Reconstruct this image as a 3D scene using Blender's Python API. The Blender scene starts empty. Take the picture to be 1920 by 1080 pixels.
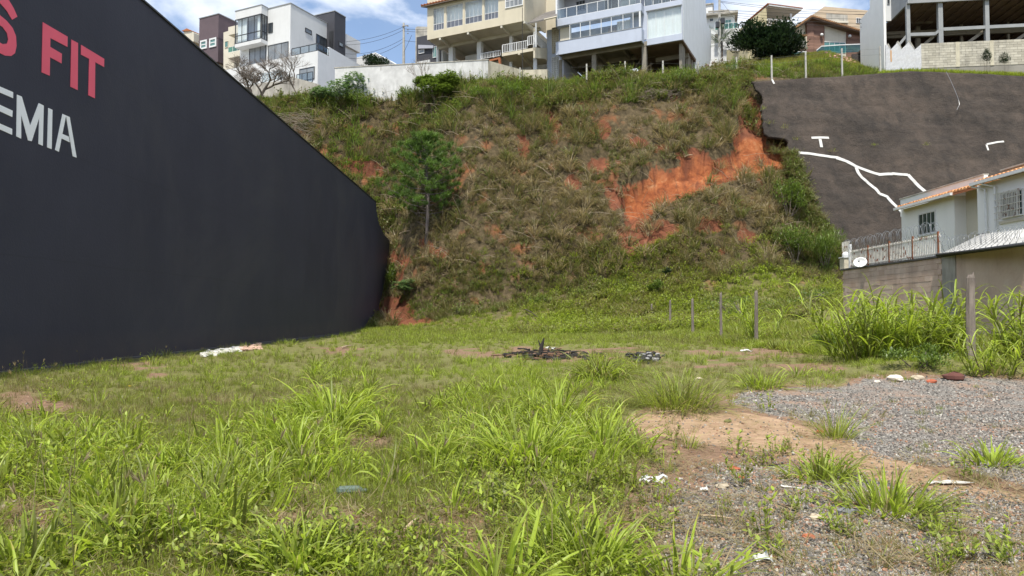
import bpy, math, random
import numpy as np
from mathutils import Vector
R = math.radians
PI = math.pi
rng = np.random.default_rng(7)
random.seed(7)
SC = bpy.context.scene
COL = SC.collection
# ------------------------------------------------------------------ camera
F = 1333.0
PITCH = math.atan(50 / F)
EYE = 1.3
cam_data = bpy.data.cameras.new('camera')
cam_data.lens = 36 * F / 1920
cam_data.sensor_width = 36
cam_data.clip_start = 0.05
cam_data.clip_end = 2000
cam = bpy.data.objects.new('camera', cam_data)
cam.location = (0, 0, EYE)
cam.rotation_euler = (PI / 2 + PITCH, 0, 0)
COL.objects.link(cam)
SC.camera = cam
# ------------------------------------------------------------------ light
SUN_EL, SUN_AZ = R(65), R(192)          # azimuth measured from +Y towards +X
sun_d = bpy.data.lights.new('sun', 'SUN')
sun_d.energy = 3.6
sun_d.angle = R(3.0)
sun_d.color = (1.0, 0.94, 0.82)
sun = bpy.data.objects.new('sun', sun_d)
sdir = Vector((math.sin(SUN_AZ) * math.cos(SUN_EL), math.cos(SUN_AZ) * math.cos(SUN_EL), math.sin(SUN_EL)))
sun.rotation_euler = sdir.to_track_quat('Z', 'Y').to_euler()
COL.objects.link(sun)
W = bpy.data.worlds.new('World')
SC.world = W
W.use_nodes = True
wt = W.node_tree
wt.nodes.clear()
def wn(t, **k):
    n = wt.nodes.new(t)
    for a, b in k.items(): setattr(n, a, b)
    return n
out = wn('ShaderNodeOutputWorld'); bg = wn('ShaderNodeBackground')
sky = wn('ShaderNodeTexSky', sky_type='NISHITA', sun_disc=False)
sky.sun_elevation = SUN_EL; sky.sun_rotation = SUN_AZ
sky.air_density = 1.0; sky.dust_density = 0.6; sky.ozone_density = 2.0
tc = wn('ShaderNodeTexCoord'); sep = wn('ShaderNodeSeparateXYZ')
wt.links.new(tc.outputs['Generated'], sep.inputs[0])
zz = wn('ShaderNodeMath', operation='ADD'); wt.links.new(sep.outputs['Z'], zz.inputs[0]); zz.inputs[1].default_value = 0.22
zm = wn('ShaderNodeMath', operation='MAXIMUM'); wt.links.new(zz.outputs[0], zm.inputs[0]); zm.inputs[1].default_value = 0.05
dx = wn('ShaderNodeMath', operation='DIVIDE'); dy = wn('ShaderNodeMath', operation='DIVIDE')
wt.links.new(sep.outputs['X'], dx.inputs[0]); wt.links.new(zm.outputs[0], dx.inputs[1])
wt.links.new(sep.outputs['Y'], dy.inputs[0]); wt.links.new(zm.outputs[0], dy.inputs[1])
cmb = wn('ShaderNodeCombineXYZ'); wt.links.new(dx.outputs[0], cmb.inputs[0]); wt.links.new(dy.outputs[0], cmb.inputs[1])
n1 = wn('ShaderNodeTexNoise'); n1.inputs['Scale'].default_value = 2.6; n1.inputs['Detail'].default_value = 9; n1.inputs['Roughness'].default_value = 0.55
n1.inputs['Distortion'].default_value = 0.25
mp = wn('ShaderNodeMapping'); mp.inputs['Location'].default_value = (3.1, 0.35, 0)
wt.links.new(cmb.outputs[0], mp.inputs[0]); wt.links.new(mp.outputs[0], n1.inputs['Vector'])
cr = wn('ShaderNodeValToRGB'); cr.color_ramp.elements[0].position = 0.43; cr.color_ramp.elements[1].position = 0.60
cr.color_ramp.elements[0].color = (0.06, 0.06, 0.06, 1)
wt.links.new(n1.outputs['Fac'], cr.inputs[0])
n2 = wn('ShaderNodeTexNoise'); n2.inputs['Scale'].default_value = 5; n2.inputs['Detail'].default_value = 6
wt.links.new(mp.outputs[0], n2.inputs['Vector'])
cc = wn('ShaderNodeValToRGB'); cc.color_ramp.elements[0].position = 0.3; cc.color_ramp.elements[1].position = 0.62
cc.color_ramp.elements[0].color = (4.9, 5.3, 6.0, 1); cc.color_ramp.elements[1].color = (7.6, 7.8, 8.1, 1)
wt.links.new(n2.outputs['Fac'], cc.inputs[0])
mx = wn('ShaderNodeMix', data_type='RGBA')
wt.links.new(cr.outputs[0], mx.inputs[0]); wt.links.new(sky.outputs[0], mx.inputs[6]); wt.links.new(cc.outputs[0], mx.inputs[7])
wt.links.new(mx.outputs[2], bg.inputs['Color']); bg.inputs['Strength'].default_value = 0.105
wt.links.new(bg.outputs[0], out.inputs[0])
SC.view_settings.view_transform = 'Standard'
SC.view_settings.look = 'None'
SC.view_settings.gamma = 1
SC.view_settings.exposure = 0.88
SC.view_settings.use_curve_mapping = False
SC.render.engine = 'CYCLES'
SC.cycles.max_bounces = 6
SC.cycles.transparent_max_bounces = 12
SC.cycles.use_denoising = True
# ------------------------------------------------------------------ picture geometry helpers
CP, SP = math.cos(PITCH), math.sin(PITCH)
def ray(px, py):
    xc = (px - 960) / F; yc = (540 - py) / F
    return Vector((xc, CP - yc * SP, yc * CP + SP))
def at(px, py, Y):
    d = ray(px, py); t = Y / d.y
    return Vector((d.x * t, Y, EYE + d.z * t))
def proj(x, y, z):
    dz = z - EYE
    fw = np.maximum(y * CP + dz * SP, 1e-3); up = -y * SP + dz * CP
    return 960 + F * x / fw, 540 - F * up / fw
class Frame:
    """local frame: U along a facade, V into the building, z up"""
    def __init__(s, p, deg):
        a = R(deg); s.p = Vector((p[0], p[1])); s.deg = deg
        s.U = Vector((math.cos(a), -math.sin(a))); s.V = Vector((math.sin(a), math.cos(a)))
    def w(s, u, v, z):
        q = s.p + s.U * u + s.V * v
        return (q.x, q.y, z)
    def hit(s, px, py, v=0.0):
        d = ray(px, py); d2 = Vector((d.x, d.y))
        t = (v + s.V.dot(s.p)) / s.V.dot(d2)
        q = d2 * t - s.p
        return s.U.dot(q), EYE + d.z * t
    def hitz(s, px, py, z):
        d = ray(px, py); t = (z - EYE) / d.z
        q = Vector((d.x, d.y)) * t - s.p
        return s.U.dot(q), s.V.dot(q)
    def hitu(s, px, py, u):
        d = ray(px, py); d2 = Vector((d.x, d.y))
        t = (u + s.U.dot(s.p)) / s.U.dot(d2)
        q = d2 * t - s.p
        return s.V.dot(q), EYE + d.z * t
    def right(s, u, v=0.0):
        q = s.w(u, v, 0); return Frame(q, s.deg - 90)
    def left(s, u, v=0.0):
        q = s.w(u, v, 0); return Frame(q, s.deg + 90)
# ------------------------------------------------------------------ mesh helpers
class MB:
    def __init__(s): s.v = []; s.f = []; s.r = []; s.t = []
    def add(s, vs, fs, r=0.5, t=None):
        b = len(s.v); s.v.extend([tuple(q) for q in vs]); s.f.extend([tuple(b + i for i in q) for q in fs])
        s.r.extend([r] * len(vs)); s.t.extend(t if t is not None else [0.5] * len(vs)); return s
    def hexa(s, c):
        return s.add(c, [(0, 3, 2, 1), (4, 5, 6, 7), (0, 1, 5, 4), (1, 2, 6, 5), (2, 3, 7, 6), (3, 0, 4, 7)])
    def box(s, fr, u0, u1, v0, v1, z0, z1):
        return s.hexa([fr.w(u0, v0, z0), fr.w(u1, v0, z0), fr.w(u1, v1, z0), fr.w(u0, v1, z0),
                       fr.w(u0, v0, z1), fr.w(u1, v0, z1), fr.w(u1, v1, z1), fr.w(u0, v1, z1)])
    def prism(s, fr, pts, v0, v1):
        n = len(pts)
        a = [fr.w(u, v0, z) for u, z in pts]; b = [fr.w(u, v1, z) for u, z in pts]
        fs = [tuple(range(n)), tuple(range(2 * n - 1, n - 1, -1))]
        fs += [(i, i + n, (i + 1) % n + n, (i + 1) % n) for i in range(n)]
        return s.add(a + b, fs)
    def quad(s, a, b, c, d): return s.add([a, b, c, d], [(0, 1, 2, 3)])
    def slab(s, top, th):
        n = len(top); lo = [(x, y, z - th) for x, y, z in top]
        return s.add(list(top) + lo, [tuple(range(n)), tuple(range(2 * n - 1, n - 1, -1))] + [(i, i + n, (i + 1) % n + n, (i + 1) % n) for i in range(n)])
    def tube(s, pts, rad, n=6, r=0.5, cap=True):
        pts = [Vector(p) for p in pts]
        if not hasattr(rad, '__len__'): rad = [rad] * len(pts)
        vs = []; fs = []
        for i, p in enumerate(pts):
            d = (pts[min(i + 1, len(pts) - 1)] - pts[max(i - 1, 0)])
            if d.length < 1e-9: d = Vector((0, 0, 1))
            d.normalize()
            ref = Vector((0, 0, 1)) if abs(d.z) < 0.9 else Vector((1, 0, 0))
            e1 = d.cross(ref).normalized(); e2 = d.cross(e1)
            for k in range(n):
                a = 2 * PI * k / n
                vs.append(p + (e1 * math.cos(a) + e2 * math.sin(a)) * rad[i])
        for i in range(len(pts) - 1):
            for k in range(n):
                fs.append((i * n + k, i * n + (k + 1) % n, (i + 1) * n + (k + 1) % n, (i + 1) * n + k))
        if cap:
            fs.append(tuple(range(n - 1, -1, -1))); m = (len(pts) - 1) * n; fs.append(tuple(range(m, m + n)))
        return s.add(vs, fs, r)
    def ball(s, c, rx, ry=None, rz=None, n=8, m=6, jit=0.0):
        ry = ry or rx; rz = rz or rx
        vs = []; fs = []
        for j in range(m + 1):
            th = PI * j / m
            for i in range(n):
                a = 2 * PI * i / n; q = 1 + random.uniform(-jit, jit)
                vs.append((c[0] + rx * q * math.sin(th) * math.cos(a), c[1] + ry * q * math.sin(th) * math.sin(a), c[2] + rz * q * math.cos(th)))
        for j in range(m):
            for i in range(n): fs.append((j * n + i, (j + 1) * n + i, (j + 1) * n + (i + 1) % n, j * n + (i + 1) % n))
        return s.add(vs, fs)
    def mesh(s, name, mat, smooth=False, attrs=False):
        me = bpy.data.meshes.new(name); me.from_pydata(s.v, [], s.f)
        me.materials.append(mat)
        if smooth: me.shade_smooth()
        if attrs:
            a = me.attributes.new('rnd', 'FLOAT', 'POINT'); a.data.foreach_set('value', s.r)
            a = me.attributes.new('along', 'FLOAT', 'POINT'); a.data.foreach_set('value', s.t)
        me.update()
        return me
    def build(s, name, mat, parent=None, smooth=False, attrs=False):
        o = bpy.data.objects.new(name, s.mesh(name, mat, smooth, attrs)); COL.objects.link(o)
        if parent is not None: hang(o, parent)
        return o
def wloc(o):
    v = Vector(o.location)
    while o.parent is not None: o = o.parent; v += Vector(o.location)
    return v
def hang(o, parent):
    o.parent = parent; o.location = Vector(o.location) - wloc(parent)
def tag(o, label=None, cat=None, group=None, kind=None):
    if label: o['label'] = label
    if cat: o['category'] = cat
    if group: o['group'] = group
    if kind: o['kind'] = kind
    return o
def thing(name, label, cat, loc, group=None):
    o = bpy.data.objects.new(name, None); o.empty_display_size = 0.3; o.location = loc
    COL.objects.link(o); return tag(o, label, cat, group)
def link_mesh(name, me, parent=None, loc=(0, 0, 0), rot=(0, 0, 0), scl=(1, 1, 1)):
    o = bpy.data.objects.new(name, me); o.location = loc; o.rotation_euler = rot; o.scale = scl; COL.objects.link(o)
    if parent is not None: hang(o, parent)
    return o
# ------------------------------------------------------------------ materials
def s2l(c):
    return tuple((x / 12.92 if x <= 0.04045 else ((x + 0.055) / 1.055) ** 2.4) for x in c)
class Mat:
    def __init__(s, name):
        s.m = bpy.data.materials.new(name); s.m.use_nodes = True; s.t = s.m.node_tree; s.t.nodes.clear()
        s.out = s.n('ShaderNodeOutputMaterial'); s.b = s.n('ShaderNodeBsdfPrincipled'); s.l(s.b.outputs[0], s.out.inputs[0])
        s.g = None
    def n(s, ty, **k):
        q = s.t.nodes.new(ty)
        for a, b in k.items(): setattr(q, a, b)
        return q
    def l(s, a, b): s.t.links.new(a, b)
    def pos(s):
        if s.g is None: s.g = s.n('ShaderNodeNewGeometry')
        return s.g.outputs['Position']
    def noise(s, scale, detail=4, rough=0.55, vec=None, stretch=None, dist=0.0):
        q = s.n('ShaderNodeTexNoise'); q.inputs['Scale'].default_value = scale; q.inputs['Detail'].default_value = detail
        q.inputs['Roughness'].default_value = rough; q.inputs['Distortion'].default_value = dist
        v = vec or s.pos()
        if stretch:
            mp = s.n('ShaderNodeMapping'); mp.inputs['Scale'].default_value = stretch; s.l(v, mp.inputs[0]); v = mp.outputs[0]
        s.l(v, q.inputs['Vector']); return q.outputs['Fac']
    def ramp(s, fac, stops, mode='LINEAR'):
        q = s.n('ShaderNodeValToRGB'); q.color_ramp.interpolation = mode
        e = q.color_ramp.elements
        while len(e) < len(stops): e.new(0.5)
        for i, (p, c) in enumerate(stops):
            e[i].position = p; e[i].color = (c if hasattr(c, '__len__') else (c, c, c)) + ((1,) if hasattr(c, '__len__') else (1,))
        s.l(fac, q.inputs[0]); return q.outputs[0]
    def mix(s, fac, a, b, mode='MIX'):
        q = s.n('ShaderNodeMix', data_type='RGBA', blend_type=mode)
        for i, x in ((0, fac), (6, a), (7, b)):
            if isinstance(x, (int, float)): q.inputs[i].default_value = x
            elif isinstance(x, tuple): q.inputs[i].default_value = x + (1,) if len(x) == 3 else x
            else: s.l(x, q.inputs[i])
        return q.outputs[2]
    def math(s, op, a, b=0.0):
        q = s.n('ShaderNodeMath', operation=op)
        for i, x in ((0, a), (1, b)):
            if isinstance(x, (int, float)): q.inputs[i].default_value = x
            else: s.l(x, q.inputs[i])
        return q.outputs[0]
    def attr(s, name, ty='GEOMETRY'):
        q = s.n('ShaderNodeAttribute', attribute_type=ty, attribute_name=name); return q
    def col(s, c):
        if isinstance(c, tuple): s.b.inputs['Base Color'].default_value = c + (1,)
        else: s.l(c, s.b.inputs['Base Color'])
        return s
    def rough(s, v):
        if isinstance(v, (int, float)): s.b.inputs['Roughness'].default_value = v
        else: s.l(v, s.b.inputs['Roughness'])
        return s
    def bump(s, h, st=0.3, d=0.02):
        q = s.n('ShaderNodeBump'); q.inputs['Strength'].default_value = st; q.inputs['Distance'].default_value = d
        s.l(h, q.inputs['Height']); s.l(q.outputs[0], s.b.inputs['Normal']); return s
def paint(name, c, var=0.12, rough=0.75, grime=0.25, grime_c=None, bump=0.15, scale=1.0):
    """painted plaster with soft mottling, vertical rain streaks and fine grain"""
    m = Mat(name)
    base = m.ramp(m.noise(0.9 * scale, 5), [(0.3, tuple(x * (1 - var) for x in c)), (0.7, tuple(min(1, x * (1 + var * 0.5)) for x in c))])
    streak = m.ramp(m.noise(1.6 * scale, 5, 0.65, stretch=(1.0, 1.0, 0.12)), [(0.52, 0.0), (0.8, 1.0)])
    gc = grime_c or tuple(x * 0.55 for x in c)
    cc = m.mix(m.math('MULTIPLY', streak, grime), base, gc)
    fine = m.noise(22 * scale, 3)
    m.col(cc).rough(rough).bump(fine, bump, 0.01)
    return m.m
def metal(name, c, rough=0.45, metallic=0.0, rust=0.0):
    m = Mat(name)
    n = m.noise(6, 4)
    cc = m.mix(m.ramp(n, [(0.62 - 0.3 * rust, 0.0), (0.72 - 0.3 * rust, 1.0)]), tuple(c), (0.22, 0.075, 0.03)) if rust else m.ramp(n, [(0.3, tuple(x * 0.85 for x in c)), (0.7, tuple(c))])
    m.col(cc).rough(rough); m.b.inputs['Metallic'].default_value = metallic; m.bump(m.noise(60, 2), 0.08, 0.004)
    return m.m
def glass(name, tint=(0.95, 0.97, 0.97), refl=0.25):
    m = Mat(name); m.t.nodes.remove(m.b)
    tr = m.n('ShaderNodeBsdfTransparent'); tr.inputs[0].default_value = tint + (1,)
    gl = m.n('ShaderNodeBsdfGlossy'); gl.inputs['Roughness'].default_value = 0.03; gl.inputs[0].default_value = (0.9, 0.93, 0.95, 1)
    fr = m.n('ShaderNodeLayerWeight'); fr.inputs[0].default_value = 0.5
    f = m.math('ADD', m.math('ADD', .03, m.math('MULTIPLY', m.math('POWER', fr.outputs['Facing'], 4.0), .7)), m.math('MULTIPLY', m.noise(1.2, 2), refl * .3))
    ms = m.n('ShaderNodeMixShader'); m.l(f, ms.inputs[0]); m.l(tr.outputs[0], ms.inputs[1]); m.l(gl.outputs[0], ms.inputs[2]); m.l(ms.outputs[0], m.out.inputs[0])
    return m.m
def darkglass(name, c, rough=0.08):
    m = Mat(name)
    m.col(m.ramp(m.noise(0.7, 3), [(0.3, tuple(x * 0.7 for x in c)), (0.7, tuple(x * 1.25 for x in c))])).rough(rough)
    m.b.inputs['Specular IOR Level'].default_value = 0.7
    return m.m
def foliage_mat(name, stops, trans=0.35, rough=0.45, use_tint=True, fixed=0.8):
    """leaf: colour from the clump's tint (dry..fresh), varied blade by blade, paler towards the base; part of the light goes through"""
    m = Mat(name)
    rn = m.attr('rnd').outputs['Fac']; al = m.attr('along').outputs['Fac']
    if use_tint: tn = m.attr('tint', 'INSTANCER').outputs['Fac']
    else:
        v = m.n('ShaderNodeValue'); v.outputs[0].default_value = fixed; tn = v.outputs[0]
    k = m.math('ADD', tn, m.math('MULTIPLY', m.math('SUBTRACT', rn, 0.5), 0.5))
    big = m.math('MULTIPLY', m.math('SUBTRACT', m.noise(0.9, 3), 0.5), 0.35)
    k = m.math('ADD', k, big)
    k = m.math('ADD', k, m.math('MULTIPLY', m.math('SUBTRACT', al, 0.5), 0.12))
    c = m.ramp(k, stops); tipf = m.math('MULTIPLY', m.math('GREATER_THAN', al, 0.8), m.math('GREATER_THAN', rn, 0.72)); c = m.mix(m.math('MULTIPLY', tipf, 0.6), c, (0.33, 0.25, 0.1)) if use_tint else c
    hv = m.n('ShaderNodeHueSaturation'); m.l(c, hv.inputs['Color'])
    m.l(m.math('ADD', 0.75, m.math('MULTIPLY', rn, 0.5)), hv.inputs['Value'])
    c = hv.outputs[0]
    m.col(c).rough(rough); m.b.inputs['Specular IOR Level'].default_value = 0.35
    tl = m.n('ShaderNodeBsdfTranslucent')
    tc_ = m.mix(0.5, c, (1.0, 1.0, 0.35), 'MULTIPLY')
    b2 = m.n('ShaderNodeVectorMath', operation='SCALE'); m.l(tc_, b2.inputs[0]); b2.inputs['Scale'].default_value = 1.5
    m.l(b2.outputs[0], tl.inputs[0])
    ms = m.n('ShaderNodeMixShader'); ms.inputs[0].default_value = trans
    m.l(m.b.outputs[0], ms.inputs[1]); m.l(tl.outputs[0], ms.inputs[2]); m.l(ms.outputs[0], m.out.inputs[0])
    return m.m
GRASS_STOPS = [(0.0, (0.36, 0.29, 0.18)), (0.25, (0.25, 0.21, 0.11)), (0.45, (0.165, 0.17, 0.055)), (0.62, (0.185, 0.225, 0.04)), (1.0, (0.29, 0.375, 0.045))]
BANK_STOPS = [(0.0, (0.32, 0.26, 0.165)), (0.2, (0.21, 0.175, 0.095)), (0.42, (0.135, 0.13, 0.05)), (0.65, (0.11, 0.15, 0.035)), (1.0, (0.17, 0.26, 0.04))]
M = {}
M['grass'] = foliage_mat('grass_blades', GRASS_STOPS, 0.42)
M['bank_plant'] = foliage_mat('bank_plants', BANK_STOPS, 0.35)
M['needle'] = foliage_mat('pine_needles', [(0.0, (0.045, 0.08, 0.02)), (0.6, (0.10, 0.175, 0.03)), (1.0, (0.20, 0.30, 0.045))], 0.3, use_tint=False, fixed=0.5)
M['dark_leaf'] = foliage_mat('dark_leaves', [(0.0, (0.01, 0.022, 0.012)), (0.6, (0.022, 0.045, 0.02)), (1.0, (0.045, 0.08, 0.03))], 0.15, use_tint=False, fixed=0.5)
M['bush_leaf'] = foliage_mat('bush_leaves', [(0.0, (0.05, 0.075, 0.02)), (0.6, (0.10, 0.155, 0.03)), (1.0, (0.18, 0.25, 0.05))], 0.3, 0.35, use_tint=False, fixed=0.6)
M['pale_leaf'] = foliage_mat('pale_leaves', [(0.0, (0.06, 0.11, 0.04)), (0.6, (0.11, 0.19, 0.08)), (1.0, (0.25, 0.33, 0.2))], 0.3, 0.3, use_tint=False, fixed=0.6)
M['palm_leaf'] = foliage_mat('palm_leaves', [(0.0, (0.05, 0.08, 0.05)), (0.6, (0.10, 0.14, 0.09)), (1.0, (0.2, 0.24, 0.17))], 0.2, 0.4, use_tint=False, fixed=0.5)
def bark(name, c):
    m = Mat(name)
    m.col(m.ramp(m.noise(9, 5, stretch=(1, 1, 0.2)), [(0.3, tuple(x * 0.5 for x in c)), (0.7, c)])).rough(0.9).bump(m.noise(30, 4, stretch=(1, 1, 0.25)), 0.6, 0.02)
    return m.m
M['pine_bark'] = bark('pine_bark', (0.17, 0.14, 0.13))
M['grey_bark'] = bark('grey_bark', (0.22, 0.18, 0.15))
M['post_wood'] = bark('post_wood', (0.26, 0.22, 0.19))
M['concrete'] = paint('concrete', (0.33, 0.31, 0.28), 0.25, 0.9, 0.5, (0.12, 0.11, 0.1), 0.4)
M['post_concrete'] = paint('post_concrete', (0.42, 0.41, 0.38), 0.2, 0.9, 0.5, (0.2, 0.19, 0.17), 0.4, 3)
M['bright_white'] = paint('bright_white_paint', (0.80, 0.80, 0.79), .04, .7, .12)
M['white'] = paint('white_paint', (0.60, 0.61, 0.62), 0.05, 0.7, 0.22)
M['cool_white'] = paint('cool_white_paint', (0.66, 0.69, 0.74), 0.05, 0.7, 0.3)
M['blue_white'] = paint('blue_grey_paint', (0.42, 0.465, 0.57), 0.06, 0.7, 0.25)
M['lilac'] = paint('lilac_grey_paint', (0.36, 0.37, 0.43), 0.06, 0.7, 0.2)
M['stained_white'] = paint('weathered_whitewash', (0.55, 0.55, 0.55), 0.22, 0.9, 0.85, (0.2, 0.2, 0.19), 0.4, 1.4)
M['stained_grey'] = paint('stained_grey_render', (0.4, 0.38, 0.34), 0.3, 0.9, 1.0, (0.09, 0.085, 0.08), 0.4, 1.2)
M['stained_beige'] = paint('stained_beige_render', (0.5, 0.46, 0.36), 0.25, 0.9, 0.9, (0.13, 0.12, 0.10), 0.4, 1.2)
M['cream'] = paint('cream_paint', (0.54, 0.49, 0.38), 0.08, 0.75, 0.3)
M['cream2'] = paint('pale_cream_paint', (0.58, 0.54, 0.45), 0.08, 0.75, 0.25)
M['tan'] = paint('tan_paint', (0.5, 0.40, 0.29), 0.08, 0.75, 0.2)
M['purple'] = paint('plum_paint', (0.105, 0.075, 0.088), 0.12, 0.75, 0.15)
M['charcoal'] = paint('charcoal_paint', (0.04, 0.041, 0.052), 0.12, 0.7, 0.15)
M['soffit'] = paint('soffit_paint', (0.5, 0.48, 0.42), 0.12, 0.85, 0.2)
M['raw'] = paint('raw_concrete', (0.24, 0.215, 0.18), 0.25, 0.9, 0.6, (0.1, 0.085, 0.07), 0.4)
M['grey_paint'] = paint('grey_primed_steel', (0.27, 0.28, 0.29), 0.15, 0.6, 0.35)
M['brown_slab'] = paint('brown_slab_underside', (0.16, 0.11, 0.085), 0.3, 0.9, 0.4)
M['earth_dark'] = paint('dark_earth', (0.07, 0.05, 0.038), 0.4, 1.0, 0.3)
M['black_frame'] = metal('black_frame', (0.025, 0.026, 0.03), 0.4)
M['white_frame'] = metal('white_frame', (0.7, 0.71, 0.72), 0.4)
M['rust'] = metal('rusty_steel', (0.3, 0.25, 0.22), 0.7, 0.0, 1.0)
M['rail_white'] = metal('chipped_white_rail', (0.62, 0.6, 0.55), 0.5, 0.0, 0.2)
M['wire'] = metal('galvanised_wire', (0.3, 0.31, 0.32), 0.35, 0.7)
M['cable'] = metal('black_cable', (0.02, 0.02, 0.022), 0.6)
M['glass'] = glass('window_glass')
M['green_glass'] = glass('green_glass', (0.35, 0.62, 0.55), 0.35)
M['rail_glass'] = glass('rail_glass', (0.86, 0.9, 0.9), 0.2)
M['dk_glass'] = darkglass('dark_window_glass', (0.045, 0.052, 0.06))
M['mid_glass'] = darkglass('grey_window_glass', (0.2, 0.215, 0.23), 0.12)
M['lt_glass'] = darkglass('pale_window_glass', (0.33, 0.36, 0.37), 0.15)
M['slate_panel'] = darkglass('slate_panel', (0.10, 0.11, 0.14), 0.25)
M['teal_glass'] = darkglass('teal_window_glass', (0.08, 0.2, 0.19), 0.1)
M['curtain'] = paint('white_curtain', (0.82, 0.84, 0.85), 0.05, 0.9, 0.0)
M['terra'] = paint('terracotta', (0.34, 0.12, 0.05), 0.2, 0.9, 0.4)
# ------------------------------------------------------------------ special materials
def m_black_wall():
    m = Mat('black_wall_paint')
    big = m.noise(0.25, 6, 0.6)
    c = m.ramp(big, [(0.3, (0.026, 0.0275, 0.045)), (0.7, (0.037, 0.0385, 0.059))])
    st = m.ramp(m.noise(0.7, 6, 0.6, stretch=(1, 1, 0.08)), [(0.45, 0.0), (0.75, 1.0)])
    c = m.mix(m.math('MULTIPLY', st, 0.15), c, (0.060, 0.062, 0.08))
    # faint scaffold seams: horizontal joints
    sep = m.n('ShaderNodeSeparateXYZ'); m.l(m.pos(), sep.inputs[0])
    zz = m.math('ADD', sep.outputs[2], m.math('MULTIPLY', m.noise(0.3, 2), 0.25))
    fr = m.math('FRACT', m.math('DIVIDE', zz, 2.75))
    line = m.ramp(fr, [(0.0, 1.0), (0.02, 0.0)])
    blot = m.ramp(m.noise(0.12, 7, 0.65, dist=1.0), [(0.5, 0.0), (0.62, 1.0)]); c = m.mix(m.math('MULTIPLY', blot, 0.35), c, (0.06, 0.06, 0.07))
    vr = m.ramp(m.math('FRACT', m.math('DIVIDE', sep.outputs[1], 6.0)), [(0.0, 1.0), (0.006, 0.0)]); c = m.mix(m.math('MULTIPLY', vr, 0.25), c, (0.02, 0.02, 0.026))
    c = m.mix(m.math('MULTIPLY', line, 0.3), c, (0.02, 0.02, 0.026))
    low = m.ramp(sep.outputs[2], [(0.0, 1.0), (0.9, 0.0)])
    c = m.mix(m.math('MULTIPLY', low, m.math('MULTIPLY', m.noise(1.5, 5), 0.7)), c, (0.11, 0.085, 0.07))
    h = m.math('ADD', m.noise(18, 4), m.math('MULTIPLY', big, 4.0))
    m.col(c).rough(0.62).bump(h, 0.25, 0.02); m.b.inputs['Specular IOR Level'].default_value = 0.35
    return m.m
M['black_wall'] = m_black_wall()
M['red_letter'] = paint('red_letter_paint', (0.86, 0.12, 0.19), 0.08, 0.6, 0.1)
M['white_letter'] = paint('white_letter_paint', (0.9, 0.91, 0.94), 0.05, 0.6, 0.12)
def m_shotcrete():
    m = Mat('stained_shotcrete')
    g = m.pos()
    big = m.noise(0.16, 7, 0.62, dist=0.4)
    c = m.ramp(m.math('ADD', m.math('MULTIPLY', big, .6), m.math('MULTIPLY', m.noise(0.9, 8, 0.72, dist=.5), .4)), [(0.36, (0.020, 0.016, 0.0135)), (0.5, (0.050, 0.039, 0.032)), (0.64, (0.098, 0.074, 0.058))])
    ban = m.ramp(m.noise(1.1, 6, 0.7, stretch=(0.12, 0.5, 1.0)), [(0.42, 0.0), (0.72, 1.0)])
    c = m.mix(m.math('MULTIPLY', ban, 0.5), c, (0.088, 0.066, 0.054))
    st = m.ramp(m.noise(0.9, 6, 0.65, stretch=(1, 1, 0.1)), [(0.48, 0.0), (0.72, 1.0)])
    c = m.mix(m.math('MULTIPLY', st, 0.6), c, (0.012, 0.011, 0.011))
    sp = m.ramp(m.noise(5, 5, 0.7), [(0.66, 0.0), (0.72, 1.0)])
    c = m.mix(m.math('MULTIPLY', sp, 0.55), c, (0.3, 0.26, 0.2))
    h = m.math('ADD', m.noise(2, 8, 0.75), m.math('MULTIPLY', m.noise(18, 4), 0.4))
    m.col(c).rough(0.95).bump(h, 1.0, 0.3)
    return m.m
M['shotcrete'] = m_shotcrete()
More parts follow.
